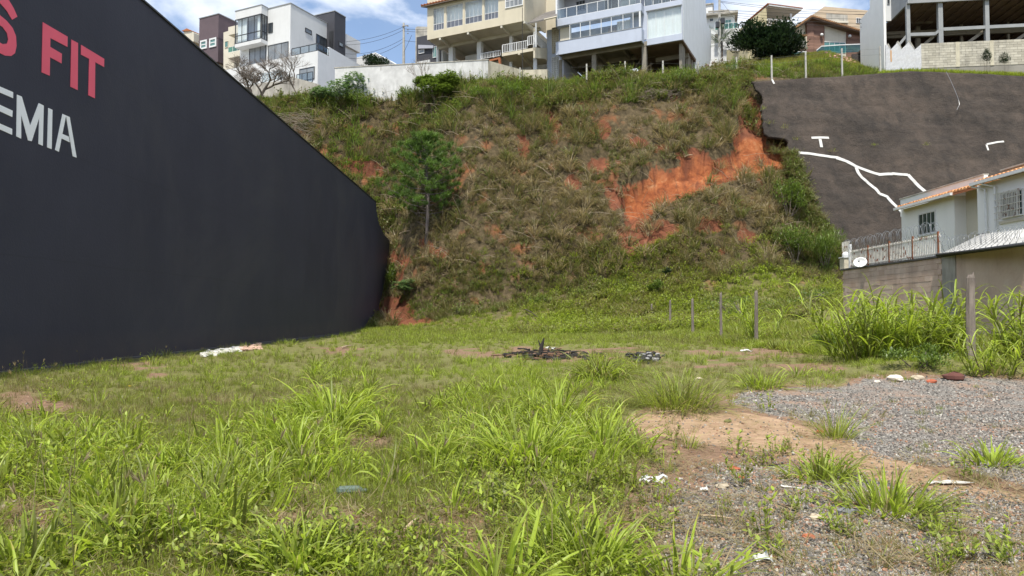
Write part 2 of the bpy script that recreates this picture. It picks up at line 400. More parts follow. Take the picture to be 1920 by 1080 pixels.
def m_terrain():
    m = Mat('soil_and_ground')
    g = m.pos()
    A = m.attr('mask1').outputs['Color']; B = m.attr('mask2').outputs['Color']
    sa = m.n('ShaderNodeSeparateColor'); m.l(A, sa.inputs[0]); sb = m.n('ShaderNodeSeparateColor'); m.l(B, sb.inputs[0])
    scar, gravel, sand = sa.outputs[0], sa.outputs[1], sa.outputs[2]
    bright, red = sb.outputs[0], sb.outputs[1]
    f = m.noise(2.2, 7, 0.65); ff = m.noise(14, 6, 0.7)
    # litter and humus floor beneath the plants
    base = m.ramp(f, [(0.3, (0.035, 0.028, 0.016)), (0.55, (0.09, 0.068, 0.038)), (0.75, (0.17, 0.13, 0.075))])
    base = m.mix(m.ramp(m.noise(0.5, 4), [(0.55, 0.0), (0.7, 1.0)]), base, (0.2, 0.085, 0.04))
    near = m.ramp(ff, [(0.3, (0.13, 0.077, 0.052)), (0.6, (0.235, 0.155, 0.105)), (0.8, (0.35, 0.26, 0.18))])
    thatch = m.ramp(ff, [(0.3, (0.09, 0.095, 0.035)), (0.6, (0.17, 0.165, 0.06)), (0.8, (0.26, 0.22, 0.12))])
    base = m.mix(red, base, m.mix(m.ramp(m.math('ADD', sb.outputs[2], m.math('MULTIPLY', m.math('SUBTRACT', m.noise(3.5, 5), 0.5), 0.8)), [(0.2, 0.0), (0.5, 1.0)]), thatch, near))
    # exposed red clay with erosion ribs
    rib = m.noise(1.5, 6, 0.6, stretch=(1.0, 0.5, 0.16), dist=0.3)
    clay = m.ramp(m.noise(0.8, 9, 0.74, dist=0.8), [(0.33, (0.10, 0.032, 0.016)), (0.45, (0.22, 0.065, 0.025)), (0.56, (0.31, 0.105, 0.04)), (0.70, (0.38, 0.2, 0.105))])
    clayd = m.ramp(m.noise(1.0, 6, 0.65), [(0.3, (0.10, 0.036, 0.02)), (0.6, (0.19, 0.072, 0.04)), (0.8, (0.25, 0.12, 0.07))])
    clay = m.mix(bright, clayd, clay)
    clay = m.mix(m.ramp(rib, [(0.48, 0.0), (0.66, 0.8)]), clay, (0.11, 0.04, 0.024))
    sm = m.ramp(m.math('ADD', scar, m.math('MULTIPLY', m.math('SUBTRACT', m.noise(2.5, 5), 0.5), 0.6)), [(0.4, 0.0), (0.55, 1.0)])
    c = m.mix(sm, base, clay)
    gv = m.n('ShaderNodeTexVoronoi'); gv.inputs['Scale'].default_value = 45; m.l(g, gv.inputs['Vector'])
    gcol = m.mix(m.ramp(gv.outputs['Color'], [(0.2, 0.0), (0.8, 1.0)]), (0.085, 0.078, 0.070), (0.28, 0.262, 0.24))
    gcol = m.mix(m.ramp(m.noise(1.2, 5), [(0.45, 0.0), (0.65, 0.75)]), gcol, (0.27, 0.18, 0.13))
    gm = m.ramp(m.math('ADD', gravel, m.math('MULTIPLY', m.math('SUBTRACT', m.noise(5, 5), 0.5), 0.7)), [(0.4, 0.0), (0.6, 1.0)])
    c = m.mix(gm, c, gcol)
    sc = m.ramp(m.noise(6, 6, 0.7), [(0.3, (0.26, 0.165, 0.105)), (0.7, (0.42, 0.30, 0.20))])
    sdm = m.ramp(m.math('ADD', sand, m.math('MULTIPLY', m.math('SUBTRACT', m.noise(4, 5), 0.5), 0.5)), [(0.4, 0.0), (0.6, 1.0)])
    c = m.mix(sdm, c, sc)
    h = m.math('ADD', m.math('MULTIPLY', f, 1.2), m.math('ADD', m.math('MULTIPLY', ff, 0.35), m.math('MULTIPLY', rib, 1.0)))
    m.col(c).rough(0.95).bump(h, 0.7, 0.12); m.b.inputs['Specular IOR Level'].default_value = 0.2
    return m.m
M['terrain'] = m_terrain()
# ------------------------------------------------------------------ terrain
def fbm(x, y, seed, scale, octs=4, gain=0.5):
    r = np.random.default_rng(seed); out = np.zeros(np.broadcast(x, y).shape); a = 1.0; tot = 0
    G = r.random((256, 256))
    X = x / scale; Y = y / scale
    for o in range(octs):
        xi = np.floor(X).astype(int); yi = np.floor(Y).astype(int); fx = X - xi; fy = Y - yi
        fx = fx * fx * (3 - 2 * fx); fy = fy * fy * (3 - 2 * fy)
        g = lambda i, j: G[(xi + i) % 256, (yi + j) % 256]
        out += a * ((g(0, 0) * (1 - fx) + g(1, 0) * fx) * (1 - fy) + (g(0, 1) * (1 - fx) + g(1, 1) * fx) * fy)
        tot += a; a *= gain; X = X * 2.03 + 17.1; Y = Y * 2.03 + 5.3
    return out / tot * 2 - 1
def px2s(px): return (px - 960) / F
PROF = {  # picture column of the photograph -> (distance, height)
 -700: [(0,0),(45,0),(56,.2),(62,.6),(66,2.4),(69,7),(73,17),(76,23.8),(79,25),(90,26),(130,28),(420,40)],
  440: [(0,0),(45,0),(56,.2),(62,.6),(66,2.4),(69,7),(73,17),(76,23.8),(79,25),(90,26),(130,28),(420,40)],
  715: [(0,0),(45,0),(56,.2),(60,.6),(63,1.4),(66,3.5),(69,7.5),(72,16.5),(75,23.4),(77,24.9),(90,26),(130,28),(420,40)],
 742: [(0,0),(45,0),(55,.3),(59,.9),(62,1.6),(65,4.9),(68.6,8.9),(72,17.8),(74.7,23.4),(77,24.9),(90,26),(130,28),(420,40)],
 800: [(0,0),(45,0),(52,.2),(57,.9),(60,2.2),(64,9),(69,18.2),(73.5,24),(77,25.1),(90,26.2),(130,28),(420,40)],
  900: [(0,0),(45,0.05),(50,.2),(54,.8),(58,2.1),(63,11.3),(68,20.6),(71.5,24.1),(76,25.2),(90,26.5),(130,28),(420,40)],
 1200: [(0,0),(42,.05),(50,.7),(54,2.2),(58,4.5),(63,13),(67.5,21),(70.5,24.4),(76,26.2),(90,28),(130,30),(420,40)],
 1330: [(0,0),(40,.05),(50,1),(54,2.8),(58,5.3),(63,13.6),(67.5,21.3),(70.3,24.4),(76,27),(90,31.5),(110,33),(420,40)],
 1440: [(0,0),(38,.05),(46,1),(52,2.8),(58,5.6),(64.5,14),(69.5,22),(71.8,25.2),(76,27.6),(90,34.2),(110,35.5),(420,42)],
 1560: [(0,0),(30,.1),(40,1.2),(50,2.8),(56.5,4.0),(66.2,13),(71,22),(73,25.6),(77,28.2),(90,35.0),(110,36),(420,42)],
 1640: [(0,0),(28,.1),(36,1),(46,1.6),(57,2.0),(61,3.6),(67.6,13),(72.5,23),(73.5,26),(77,27.8),(90,33.0),(110,34),(420,42)],
 1700: [(0,0),(24,.1),(32,1),(46,1.5),(57,3),(67.5,13),(73,24),(73.8,26.2),(77,27.0),(90,28.5),(110,30),(420,42)],
 2700: [(0,0),(18,.1),(26,1),(46,1.5),(57,3),(67.5,13),(73,24),(73.8,26.2),(77,27.0),(90,28.5),(110,30),(420,42)]}
S = np.concatenate([np.linspace(-2.2, -0.8, 22)[:-1], np.linspace(-0.8, 0.85, 400), np.linspace(0.85, 2.2, 22)[1:]])
YR = np.concatenate([1 / np.linspace(1 / 0.6, 1 / 2.6, 14)[:-1], 1 / np.linspace(1 / 2.6, 1 / 16, 110)[:-1], np.linspace(16, 50, 90)[:-1], np.linspace(50, 80, 230)[:-1], np.linspace(80, 110, 45)[:-1], np.linspace(110, 420, 14)])
ks = sorted(PROF)
base_rows = np.array([np.interp(YR, [q[0] for q in PROF[k]], [q[1] for q in PROF[k]]) for k in ks])   # station x row
sk = np.array([px2s(k) for k in ks])
Z = np.empty((len(YR), len(S)))
for j in range(len(YR)): Z[j] = np.interp(S, sk, base_rows[:, j])
SS, YY = np.meshgrid(S, YR); XX = SS * YY
# soften profile corners along distance on the face
def inpoly(px, py, poly):
    ins = np.zeros(px.shape, bool); n = len(poly)
    for i in range(n):
        x1, y1 = poly[i]; x2, y2 = poly[(i + 1) % n]
        c = ((y1 > py) != (y2 > py)) & (px < (x2 - x1) * (py - y1) / ((y2 - y1) + 1e-9) + x1)
        ins ^= c
    return ins
def sdf_poly(px, py, poly):
    d = np.full(px.shape, 1e9); n = len(poly)
    for i in range(n):
        x1, y1 = poly[i]; x2, y2 = poly[(i + 1) % n]
        L = (x2 - x1) ** 2 + (y2 - y1) ** 2
        t = np.clip(((px - x1) * (x2 - x1) + (py - y1) * (y2 - y1)) / L, 0, 1)
        d = np.minimum(d, np.hypot(px - x1 - t * (x2 - x1), py - y1 - t * (y2 - y1)))
    return np.where(inpoly(px, py, poly), d, -d)
def ell(px, py, e):   # 1 at centre, 0 at the rim and beyond
    return np.clip(1 - np.hypot((px - e[0]) / e[2], (py - e[1]) / e[3]), 0, 1)
SCAR = [(1425,258),(1478,260),(1486,290),(1480,316),(1440,322),(1400,334),(1355,346),(1325,362),(1275,378),(1238,388),(1215,408),(1180,412),(1164,396),(1168,352),(1188,326),(1228,308),(1288,298),(1340,284),(1385,262)]
STRIP = [(1384,168),(1412,168),(1428,200),(1434,262),(1380,272),(1372,250),(1390,230)]
PATCH = [(1125,238,26,26),(1040,238,16,40),(1122,306,30,22),(982,282,13,45),(672,312,62,24),(705,322,30,18),(1075,338,26,18),(752,482,46,14),(744,590,42,52),(790,600,40,16),(782,602,20,12),
         (1350,466,14,12),(1402,440,26,16),(1195,400,34,70),(1200,265,24,12),(1240,275,26,12),(1500,306,14,24),(1205,432,66,36),(1180,452,30,30),(1245,425,40,22),(1300,288,50,14),(1030,215,14,14),(925,600,16,6),(1150,360,20,40),
         (820,470,30,14),(800,455,18,10),(1255,180,14,12),(1330,420,36,18)]
GRAVEL = [(1378,735),(1500,724),(1640,712),(1700,706),(1830,708),(2400,730),(2600,960),(1900,905),(1780,872),(1700,862),(1620,852),(1560,802),(1440,778),(1388,762)]
GRAVEL2 = [(1170,905),(1400,850),(1560,880),(1700,915),(1930,940),(2500,960),(2600,1300),(1150,1300),(1190,1090),(1240,1000)]
SAND = [(1165,782),(1225,758),(1340,762),(1480,792),(1600,826),(1720,872),(1840,915),(1940,930),(1940,950),(1780,935),(1700,915),(1560,878),(1400,842),(1290,830),(1192,805)]
OPEN = [(1150,790),(1240,750),(1400,728),(1700,700),(2500,720),(2500,1400),(1380,1400),(1330,1090),(1190,1000),(1130,920),(1240,860)]
BARE = [(60,975,110,60),(40,1030,90,40),(620,1000,170,60),(790,1050,190,70),(880,980,120,50),(1130,662,150,9),(1400,664,150,9),(1510,690,90,9),(1340,690,90,7),(1050,664,110,12),(60,760,90,20),
        (230,905,80,30),(1180,990,130,90),(700,835,60,20),(550,925,70,24),(1330,860,110,40),(900,665,60,10),(640,655,60,6),(280,690,60,10),(1260,900,150,60),(420,1050,120,40)]
PX, PY = proj(XX, YY, Z)
# large relief of the bank
hillw = np.clip((YY - 55) / 6, 0, 1) * np.clip((86 - YY) / 8, 0, 1)
flatw = 1 - np.clip((YY - 50) / 8, 0, 1)
right_calm = np.clip((1440 - PX) / 60, 0.12, 1)
Z = Z + hillw * right_calm * (fbm(XX, YY * 1.6, 1, 5.0, 4) * 1.5 + fbm(XX, YY * 2.5, 2, 1.3, 3) * 0.55)
Z = Z + flatw * np.clip(YY / 8, 0.15, 1) * fbm(XX, YY, 3, 6.0, 4) * 0.10 + flatw * fbm(XX, YY, 4, 0.7, 3) * 0.022
# gravel heap on the right
Z = Z + 0.34 * np.exp(-(((XX - 9.7) / 2.3) ** 2 + ((YY - 15.2) / 1.3) ** 2)) + 0.16 * np.exp(-(((XX - 5.8) / 2.0) ** 2 + ((YY - 13.0) / 1.0) ** 2))
# clay scar: bitten back out of the face, jagged rim
wob = fbm(XX, Z, 5, 1.4, 4) * 11
onface = (YY > 55) & (YY < 84)
Z0 = Z.copy(); D_ = np.zeros_like(Z); ribs = fbm(XX * 2.2, Z * 0.35, 6, 1.0, 4)
for it in range(9):
    PX, PY = proj(XX, YY, Z0 - D_)
    sd = np.maximum(sdf_poly(PX + wob, PY + wob * 0.7, SCAR), sdf_poly(PX + wob, PY + wob * 0.7, STRIP))
    t_ = np.clip(sd / 10 + 0.4, 0, 1) * onface * (2.0 - .55 * ribs)
    D_ = D_ * .5 + t_ * .5
Z = Z0 - D_
PX, PY = proj(XX, YY, Z)
sd = np.maximum(sdf_poly(PX + wob, PY + wob * 0.7, SCAR), sdf_poly(PX + wob, PY + wob * 0.7, STRIP))
soil = np.clip(sd / 8 + 0.55, 0, 1) * onface
for e in PATCH:
    soil = np.maximum(soil, np.clip(ell(PX + wob, PY + wob * 0.6, e) * 1.8, 0, 1) * onface)
    Z = Z - 0.6 * np.clip(ell(PX, PY, e) * 1.5, 0, 1) * onface
scn = fbm(XX, YY * 2, 8, 2.5, 4)
soil = np.maximum(soil, np.clip((scn - 0.25) * 2.6, 0, 0.8) * hillw * (PX > 640) * (PX < 1480) * (PY > 190))
PX, PY = proj(XX, YY, Z)
front = YY < 52
wob2 = fbm(XX, YY, 9, 1.1, 4)
gr = np.clip(sdf_poly(PX + wob2 * 40, PY + wob2 * 12, GRAVEL) / 14 + 0.5, 0, 1) * front
gr2 = np.clip(sdf_poly(PX + wob2 * 50, PY + wob2 * 25, GRAVEL2) / 30 + 0.5, 0, 1) * front * np.clip(0.9 + wob2 * 0.9, 0, 1)
sa = np.clip(sdf_poly(PX + wob2 * 40, PY + wob2 * 12, SAND) / 10 + 0.5, 0, 1) * front
opn = np.clip(sdf_poly(PX + wob2 * 50, PY + wob2 * 20, OPEN) / 20 + 0.5, 0, 1) * front
Z = Z + np.maximum(gr, gr2 * .5) * (fbm(XX, YY, 12, .9, 3) * .05)
bare = opn * .85
for e in BARE: bare = np.maximum(bare, np.clip(ell(PX + wob2 * 60, PY + wob2 * 20, e) * 2.2, 0, 1) * front)
brt = np.clip(sdf_poly(PX, PY, SCAR) / 10 + 0.5, 0, 1)
nr, nc = Z.shape
verts = np.stack([XX, YY, Z], -1).reshape(-1, 3)
idx = np.arange(nr * nc).reshape(nr, nc)
quads = np.stack([idx[:-1, :-1], idx[:-1, 1:], idx[1:, 1:], idx[1:, :-1]], -1).reshape(-1, 4)
me = bpy.data.meshes.new('ground')
me.vertices.add(len(verts)); me.vertices.foreach_set('co', verts.ravel())
me.loops.add(quads.size); me.loops.foreach_set('vertex_index', quads.ravel())
me.polygons.add(len(quads)); me.polygons.foreach_set('loop_start', np.arange(0, quads.size, 4))
me.update(); me.validate(); me.shade_smooth()
ones = np.ones_like(Z)
for nm, ch in (('mask1', (soil, np.maximum(gr, gr2), sa, ones)), ('mask2', (brt, flatw, bare, ones))):
    a = me.color_attributes.new(nm, 'FLOAT_COLOR', 'POINT'); a.data.foreach_set('color', np.stack(ch, -1).ravel())
me.materials.append(M['terrain'])
ground = bpy.data.objects.new('terrain', me); COL.objects.link(ground); tag(ground, kind='structure')
base_mb = MB(); base_mb.quad((-900, -900, -0.6), (900, -900, -0.6), (900, 1200, -0.6), (-900, 1200, -0.6))
m_ = Mat('distant_ground'); m_.col(m_.ramp(m_.noise(0.3, 6), [(0.3, (0.09, 0.1, 0.04)), (0.7, (0.17, 0.14, 0.08))])).rough(0.95)
tag(base_mb.build('ground', m_.m), kind='structure')
def lookup(arr, x, y):
    x = np.asarray(x, float); y = np.asarray(y, float)
    s = x / np.maximum(y, 0.61)
    fj = np.interp(y, YR, np.arange(nr)); fi = np.interp(s, S, np.arange(nc))
    j = np.clip(fj.astype(int), 0, nr - 2); i = np.clip(fi.astype(int), 0, nc - 2); b = fj - j; a = fi - i
    return arr[j, i] * (1 - a) * (1 - b) + arr[j, i + 1] * a * (1 - b) + arr[j + 1, i] * (1 - a) * b + arr[j + 1, i + 1] * a * b
def gz(x, y): return float(lookup(Z, x, y))
def drop(px, py, y0=2.0, y1=120.0):
    """point where the sight line through this spot of the photograph meets the ground"""
    d = ray(px, py); ys = np.concatenate([np.arange(y0, 16, 0.03), np.arange(16, y1, 0.1)])
    t = ys / d.y; x = d.x * t; z = EYE + d.z * t
    h = lookup(Z, x, ys); k = np.nonzero(z <= h)[0]
    k = k[0] if len(k) else len(ys) - 1
    return Vector((x[k], ys[k], h[k]))
# ------------------------------------------------------------------ black gym building
def window(parent, fr, v, u0, u1, z0, z1, cols=2, rows=1, fm='white_frame', gm='dk_glass', fw=0.06, dep=0.08, hsplit=None, lower=None, label=None, panes=True):
    """window proud of the wall: outer frame + mullions (one part) and its panes (sub-parts)"""
    f = MB()
    f.box(fr, u0, u1, v - dep, v, z0, z0 + fw); f.box(fr, u0, u1, v - dep, v, z1 - fw, z1)
    f.box(fr, u0, u0 + fw, v - dep, v, z0 + fw, z1 - fw); f.box(fr, u1 - fw, u1, v - dep, v, z0 + fw, z1 - fw)
    zs = [z0 + fw, z1 - fw] if hsplit is None else [z0 + fw, hsplit, z1 - fw]
    if hsplit is not None: f.box(fr, u0 + fw, u1 - fw, v - dep * 0.9, v - 0.002, hsplit - fw / 2, hsplit + fw / 2)
    if rows > 1: zs = list(np.linspace(z0 + fw, z1 - fw, rows + 1))
    us = list(np.linspace(u0 + fw, u1 - fw, cols + 1))
    for q in us[1:-1]: f.box(fr, q - fw * 0.3, q + fw * 0.3, v - dep * 0.8, v - 0.004, z0 + fw, z1 - fw)
    if rows > 1:
        for q in zs[1:-1]: f.box(fr, u0 + fw, u1 - fw, v - dep * 0.75, v - 0.006, q - fw * 0.3, q + fw * 0.3)
    o = f.build('window', M[fm], parent)
    for a in range(cols):
        for b in range(len(zs) - 1):
            p = MB().box(fr, us[a] + 0.004, us[a + 1] - 0.004, v - dep * 0.45, v - dep * 0.35, zs[b] + 0.004, zs[b + 1] - 0.004)
            p.build('pane', M[lower] if (lower and b == 0) else M[gm], o)
    return o
def ub(fr, px, py, v=0.0): return fr.hit(px, py, v)[0]
def zb(fr, px, py, v=0.0): return fr.hit(px, py, v)[1]
GW = Frame((-11.22, 0), -90.43)
gym = thing('gym_building', 'long charcoal painted building wall with red and white lettering, left edge', 'building', (-11.3, 30, 0))
TOPZ = 10.95
edge = [(705,380),(706,396),(711,420),(721,441),(731,450),(729,474),(723,520),(717,550),(711,572),(710,592),(703,622)]
e2 = [GW.hit(x, y) for x, y in edge]
e2[0] = (e2[0][0], TOPZ)
outl = [(-14, -0.4), (-14, TOPZ)] + e2 + [(e2[-1][0], -0.4)]
MB().prism(GW, outl, 0, 0.3).build('wall', M['black_wall'], gym)
umax = e2[0][0]
MB().box(GW, -14, umax - 0.3, 0.31, 22, -0.4, 10.3).build('hall', M['charcoal'], gym)
MB().box(GW, -14, umax + 0.03, -0.05, 0.36, TOPZ + 0.003, TOPZ + 0.06).build('coping', M['black_frame'], gym)
MB().box(GW, -14, e2[-1][0] - 2, -0.22, -0.003, -0.4, 0.05).build('footing', paint('mortar_kerb', (0.08, 0.078, 0.08), 0.3, 0.9, 0.6), gym)
def letter(polys, mat):
    mb = MB()
    for k, poly in enumerate(polys):
        mb.prism(GW, [GW.hit(x / 3.373, y / 3.373) for x, y in poly], -0.012 - 0.001 * k, -0.002)
    return mb.build('letter', M[mat], gym)
letter([[(268,140),(425,232),(424,297),(316,240),(315,296),(389,340),(387,401),(314,362),(312,479),(261,457)]], 'red_letter')
letter([[(449,250),(491,272),(489,570),(443,548)]], 'red_letter')
letter([[(510,283),(657,372),(656,424),(600,393),(598,622),(556,602),(562,372),(510,345)]], 'red_letter')
s_out = [(107,105),(84,52),(48,-8),(0,-52),(-60,-85),(-115,-82),(-150,-45),(-152,10),(-128,62),(-80,105),(-30,140),(15,172),(42,210),(50,250),(42,276),(15,279),(-25,258),(-65,222),(-95,172),(-130,190),(-105,245),(-60,292),(-15,330),(30,352),(68,354),(92,336),(102,290),(98,228),(78,178),(40,132),(0,98),(-50,62),(-85,25),(-92,-12),(-75,-32),(-40,-20),(0,22),(40,68),(74,125)]
letter([s_out], 'red_letter')
letter([[(105,598),(135,611),(188,795),(243,652),(274,668),(268,922),(241,910),(246,742),(198,893),(175,888),(131,722),(131,877),(101,862)]], 'white_letter')
letter([[(303,683),(329,694),(324,943),(296,932)]], 'white_letter')
letter([[(393,720),(415,730),(370,960),(346,948)],[(415,730),(438,740),(482,997),(458,988)],[(390,846),(432,864),(438,900),(384,874)]], 'white_letter')
letter([[(-70,518),(80,583),(80,621),(-42,568),(-42,645),(77,700),(75,740),(-42,686),(-42,764),(74,815),(74,853),(-70,788)]], 'white_letter')
# ------------------------------------------------------------------ houses on the ridge
# a) white modern house with glazed bay, charcoal stair tower
A = 25.7
h1 = Frame(at(545, 5, 88).xy, A)
ztop = zb(h1, 545, 5)
ho = thing('modern_house', 'white modern two storey house with curtained glass bay and charcoal stair tower', 'house', h1.w(-4, 4, gz(*h1.w(-4, 4, 0)[:2])))
u503 = ub(h1, 503, 14); vb = h1.hitu(490, 40, u503)[0]; uL = ub(h1, 441, 30, vb)
v1 = h1.hitu(613, 46, 0)[0]
zlow = 22.0
zter = zb(h1, 596, 95, -2.0)
MB().box(h1, uL - 0.3, 0, 0, v1, zlow, ztop - 0.12).build('wall', M['white'], ho)
MB().box(h1, uL - 0.3, 0.06, -0.06, v1, ztop - 0.118, ztop).build('roof_edge', M['grey_paint'], ho)
# glazed bay
zb0 = zb(h1, 490, 72, vb); zb1 = zb(h1, 490, 25, vb); zbt = zb(h1, 490, 8, vb)
MB().box(h1, uL, u503, vb, -0.003, zb0 - 0.45, zb0).build('bay_floor', M['white'], ho)
bt = MB().box(h1, uL, u503, vb, -0.063, zb1, zbt - 0.1); bt.build('bay_lintel', M['white'], ho)
MB().box(h1, uL - 0.05, u503 + 0.05, vb - 0.05, -0.064, zbt - 0.098, zbt).build('roof_edge', M['grey_paint'], ho)
hm = zb(h1, 490, 57, vb)
window(ho, h1, vb + 0.08, uL, u503 - 0.08, zb0 + 0.003, zb1 - 0.003, 4, 1, 'black_frame', 'glass', 0.1, 0.08, hm)
sd_ = h1.right(u503, vb)
window(ho, sd_, 0.08, 0.1, -vb - 0.07, zb0 + 0.003, zb1 - 0.003, 2, 1, 'black_frame', 'glass', 0.1, 0.08, hm)
MB().box(h1, uL + 0.05, u503 - 0.2, -0.06, -0.004, zb0 + 0.003, zb1 - 0.003).build('room_wall', M['lilac'], ho)
def curtain(fr, v, u0, u1, z0, z1, parent, name='curtain', n=14, amp=0.05):
    mb = MB(); K = n * 4; vs = []
    for i in range(K + 1):
        u = u0 + (u1 - u0) * i / K; w = v + amp * math.sin(i * PI / 2 + 0.6 * math.sin(i * 0.7))
        vs += [fr.w(u, w, z0), fr.w(u, w, z1)]
    mb.add(vs, [(2 * i, 2 * i + 2, 2 * i + 3, 2 * i + 1) for i in range(K)])
    return mb.build(name, M['curtain'], parent, smooth=True)
w_ = u503 - uL
curtain(h1, vb + 0.35, uL + 0.15, uL + 0.38 * w_, zb0 + 0.05, zb1 - 0.02, ho, n=9)
curtain(h1, vb + 0.35, uL + 0.78 * w_, u503 - 0.15, zb0 + 0.05, zb1 - 0.02, ho, n=6)
window(ho, h1, 0, ub(h1, 503.5, 52), ub(h1, 512, 50), zb(h1, 505, 62), zb(h1, 505, 44), 1, 1, 'black_frame', 'dk_glass')
for a, b, yb, yt in ((468, 499, 116, 91), (503, 541, 112, 86)):
    window(ho, h1, 0, ub(h1, a, 100), ub(h1, b, 100), zter - 0.3, zb(h1, a, yt), 3, 1, 'black_frame', 'mid_glass', 0.06)
sr = h1.right(0, 0)
window(ho, sr, 0, ub(sr, 572, 57), ub(sr, 584, 60), zb(sr, 572, 60), zb(sr, 572, 51.5), 1, 1, 'black_frame', 'mid_glass', 0.08)
window(ho, sr, 0, ub(sr, 592.5, 70), ub(sr, 612, 80), zter + 0.3, zb(sr, 592.5, 63), 3, 1, 'black_frame', 'dk_glass', 0.08)
# tower
ut = ub(h1, 627.5, 30, v1); ulo = ub(h1, 585, 28, v1); vt = h1.hitu(648, 32, ut)[0]; zt = zb(h1, 627.5, 19.5, v1)
MB().box(h1, ulo, ut, v1 + 0.003, vt, zlow, zt - 0.1).build('stair_tower', M['charcoal'], ho)
MB().box(h1, ulo - 0.05, ut + 0.05, v1 - 0.05, vt + 0.05, zt - 0.098, zt).build('roof_edge', M['grey_paint'], ho)
MB().box(h1, ub(h1, 618, 70, v1), ub(h1, 625, 70, v1), v1 - 0.1, v1, zter + 0.2, zb(h1, 618, 60, v1)).build('door', M['black_frame'], ho)
tr_ = h1.right(ut, v1)
window(ho, tr_, 0, ub(tr_, 635, 83), ub(tr_, 643.5, 86), zb(tr_, 635, 85.5), zb(tr_, 635, 77), 1, 1, 'black_frame', 'lt_glass', 0.1)
vw = h1.hitu(669, 75, ut - 0.4)[0]; zw = zb(tr_, 648, 62)
MB().box(h1, ulo, ut - 0.4, vt + 0.01, vw, zlow, zw - 1.6).build('rear_wing', M['white'], ho)
MB().box(h1, ulo, ut - 0.1, vt + 0.02, vw + 0.4, zw - 1.597, zw).build('rear_parapet', M['white'], ho)
# terrace
uT = ub(h1, 596, 95, -2.0)
MB().box(h1, uL - 2.5, uT, -2.0, -0.01, 19, zter).build('terrace', M['white'], ho)
tf = h1.right(uT, -2.0)
pl = [ub_ for ub_ in [tf.hit(596.3, 95.3), tf.hit(617, 107), tf.hit(617, 88), tf.hit(682, 126), tf.hit(682, 170), tf.hit(596.3, 175)]]
MB().prism(tf, pl, -0.01, 0.25).build('side_wall', M['cool_white'], ho)
def glass_rail(parent, fr, v, u0, u1, z0, h, n, gm='rail_glass', fm='black_frame', w=0.05):
    f = MB(); f.box(fr, u0, u1, v - 0.03, v + 0.03, z0 + h - w, z0 + h); f.box(fr, u0, u1, v - 0.02, v + 0.02, z0 + 0.003, z0 + w)
    us = np.linspace(u0, u1, n + 1)
    for q in us: f.box(fr, q - w / 2, q + w / 2, v - 0.028, v + 0.028, z0 + w, z0 + h - w)
    o = f.build('railing', M[fm], parent)
    for i in range(n): MB().box(fr, us[i] + w / 2 + .01, us[i + 1] - w / 2 - .01, v - 0.008, v + 0.008, z0 + w + .01, z0 + h - w - .01).build('pane', M[gm], o)
    return o
glass_rail(ho, h1, -1.95, ub(h1, 547, 100, -1.95), uT - 0.06, zter, 0.95, 3, w=0.09)
glass_rail(ho, tf, 0.06, 0.1, ub(tf, 617, 107), zter, 0.95, 2, w=0.09)
window(ho, h1, -2.0, ub(h1, 562, 140, -2), ub(h1, 590, 140, -2), zb(h1, 590, 148, -2), zb(h1, 562, 130, -2), 2, 1, 'black_frame', 'mid_glass', 0.07)
# b) stained garden wall with glass rail in front of it
gwf = Frame(at(598, 150, 80).xy, A)
sw = thing('garden_wall', 'stained grey retaining wall with glass railing below the white modern house', 'wall', gwf.w(-4, 0, 24))
zg = zb(gwf, 598, 150)
MB().prism(gwf, [gwf.hit(430, 176), gwf.hit(490, 155), gwf.hit(528, 152), gwf.hit(540, 142), gwf.hit(598, 158), gwf.hit(600, 200), gwf.hit(430, 215)], 0, 0.3).build('wall', M['stained_grey'], sw)
a_, b_ = gwf.hit(490, 156, 0.1), gwf.hit(530, 151, 0.1)
glass_rail(sw, gwf, 0.12, a_[0], b_[0], a_[1], 1.25, 4, 'rail_glass', 'white_frame', 0.06)
a_, b_ = gwf.hit(556, 147, 0.1), gwf.hit(586, 154, 0.1)
glass_rail(sw, gwf, 0.12, a_[0], b_[0], b_[1], 1.25, 3, 'rail_glass', 'black_frame', 0.06)
# c) plum tower house
hp = Frame(at(410, 26, 98).xy, A)
po = thing('plum_house', 'plum coloured tower house with two small white framed windows', 'house', hp.w(-3, 3, 26))
zt = zb(hp, 410, 25); zl = zb(hp, 410, 115)
uw = ub(hp, 374, 32)
MB().box(hp, uw, 0, 0, 9, zl, zt - 0.1).build('wall', M['purple'], po)
MB().box(hp, uw - 0.06, 0.06, -0.06, 9.06, zt - 0.098, zt + 0.02).build('roof_edge', M['grey_paint'], po)
zm_ = zb(hp, 410, 69)
MB().box(hp, uw - 0.04, 0.04, -0.04, 9, zm_ - 0.12, zm_ + 0.05).build('string_course', M['purple'], po)
MB().box(hp, uw + 0.8, -0.5, 0.8, 8, 22, zl - 0.003).build('lower_wall', M['cream2'], po)
for a, b, yb, yt in ((376, 388.5, 93.5, 77), (393, 406, 90, 73)):
    window(po, hp, 0, ub(hp, a, 85), ub(hp, b, 85), zb(hp, a, yb), zb(hp, a, yt), 1, 2, 'white_frame', 'teal_glass', 0.22, 0.1)
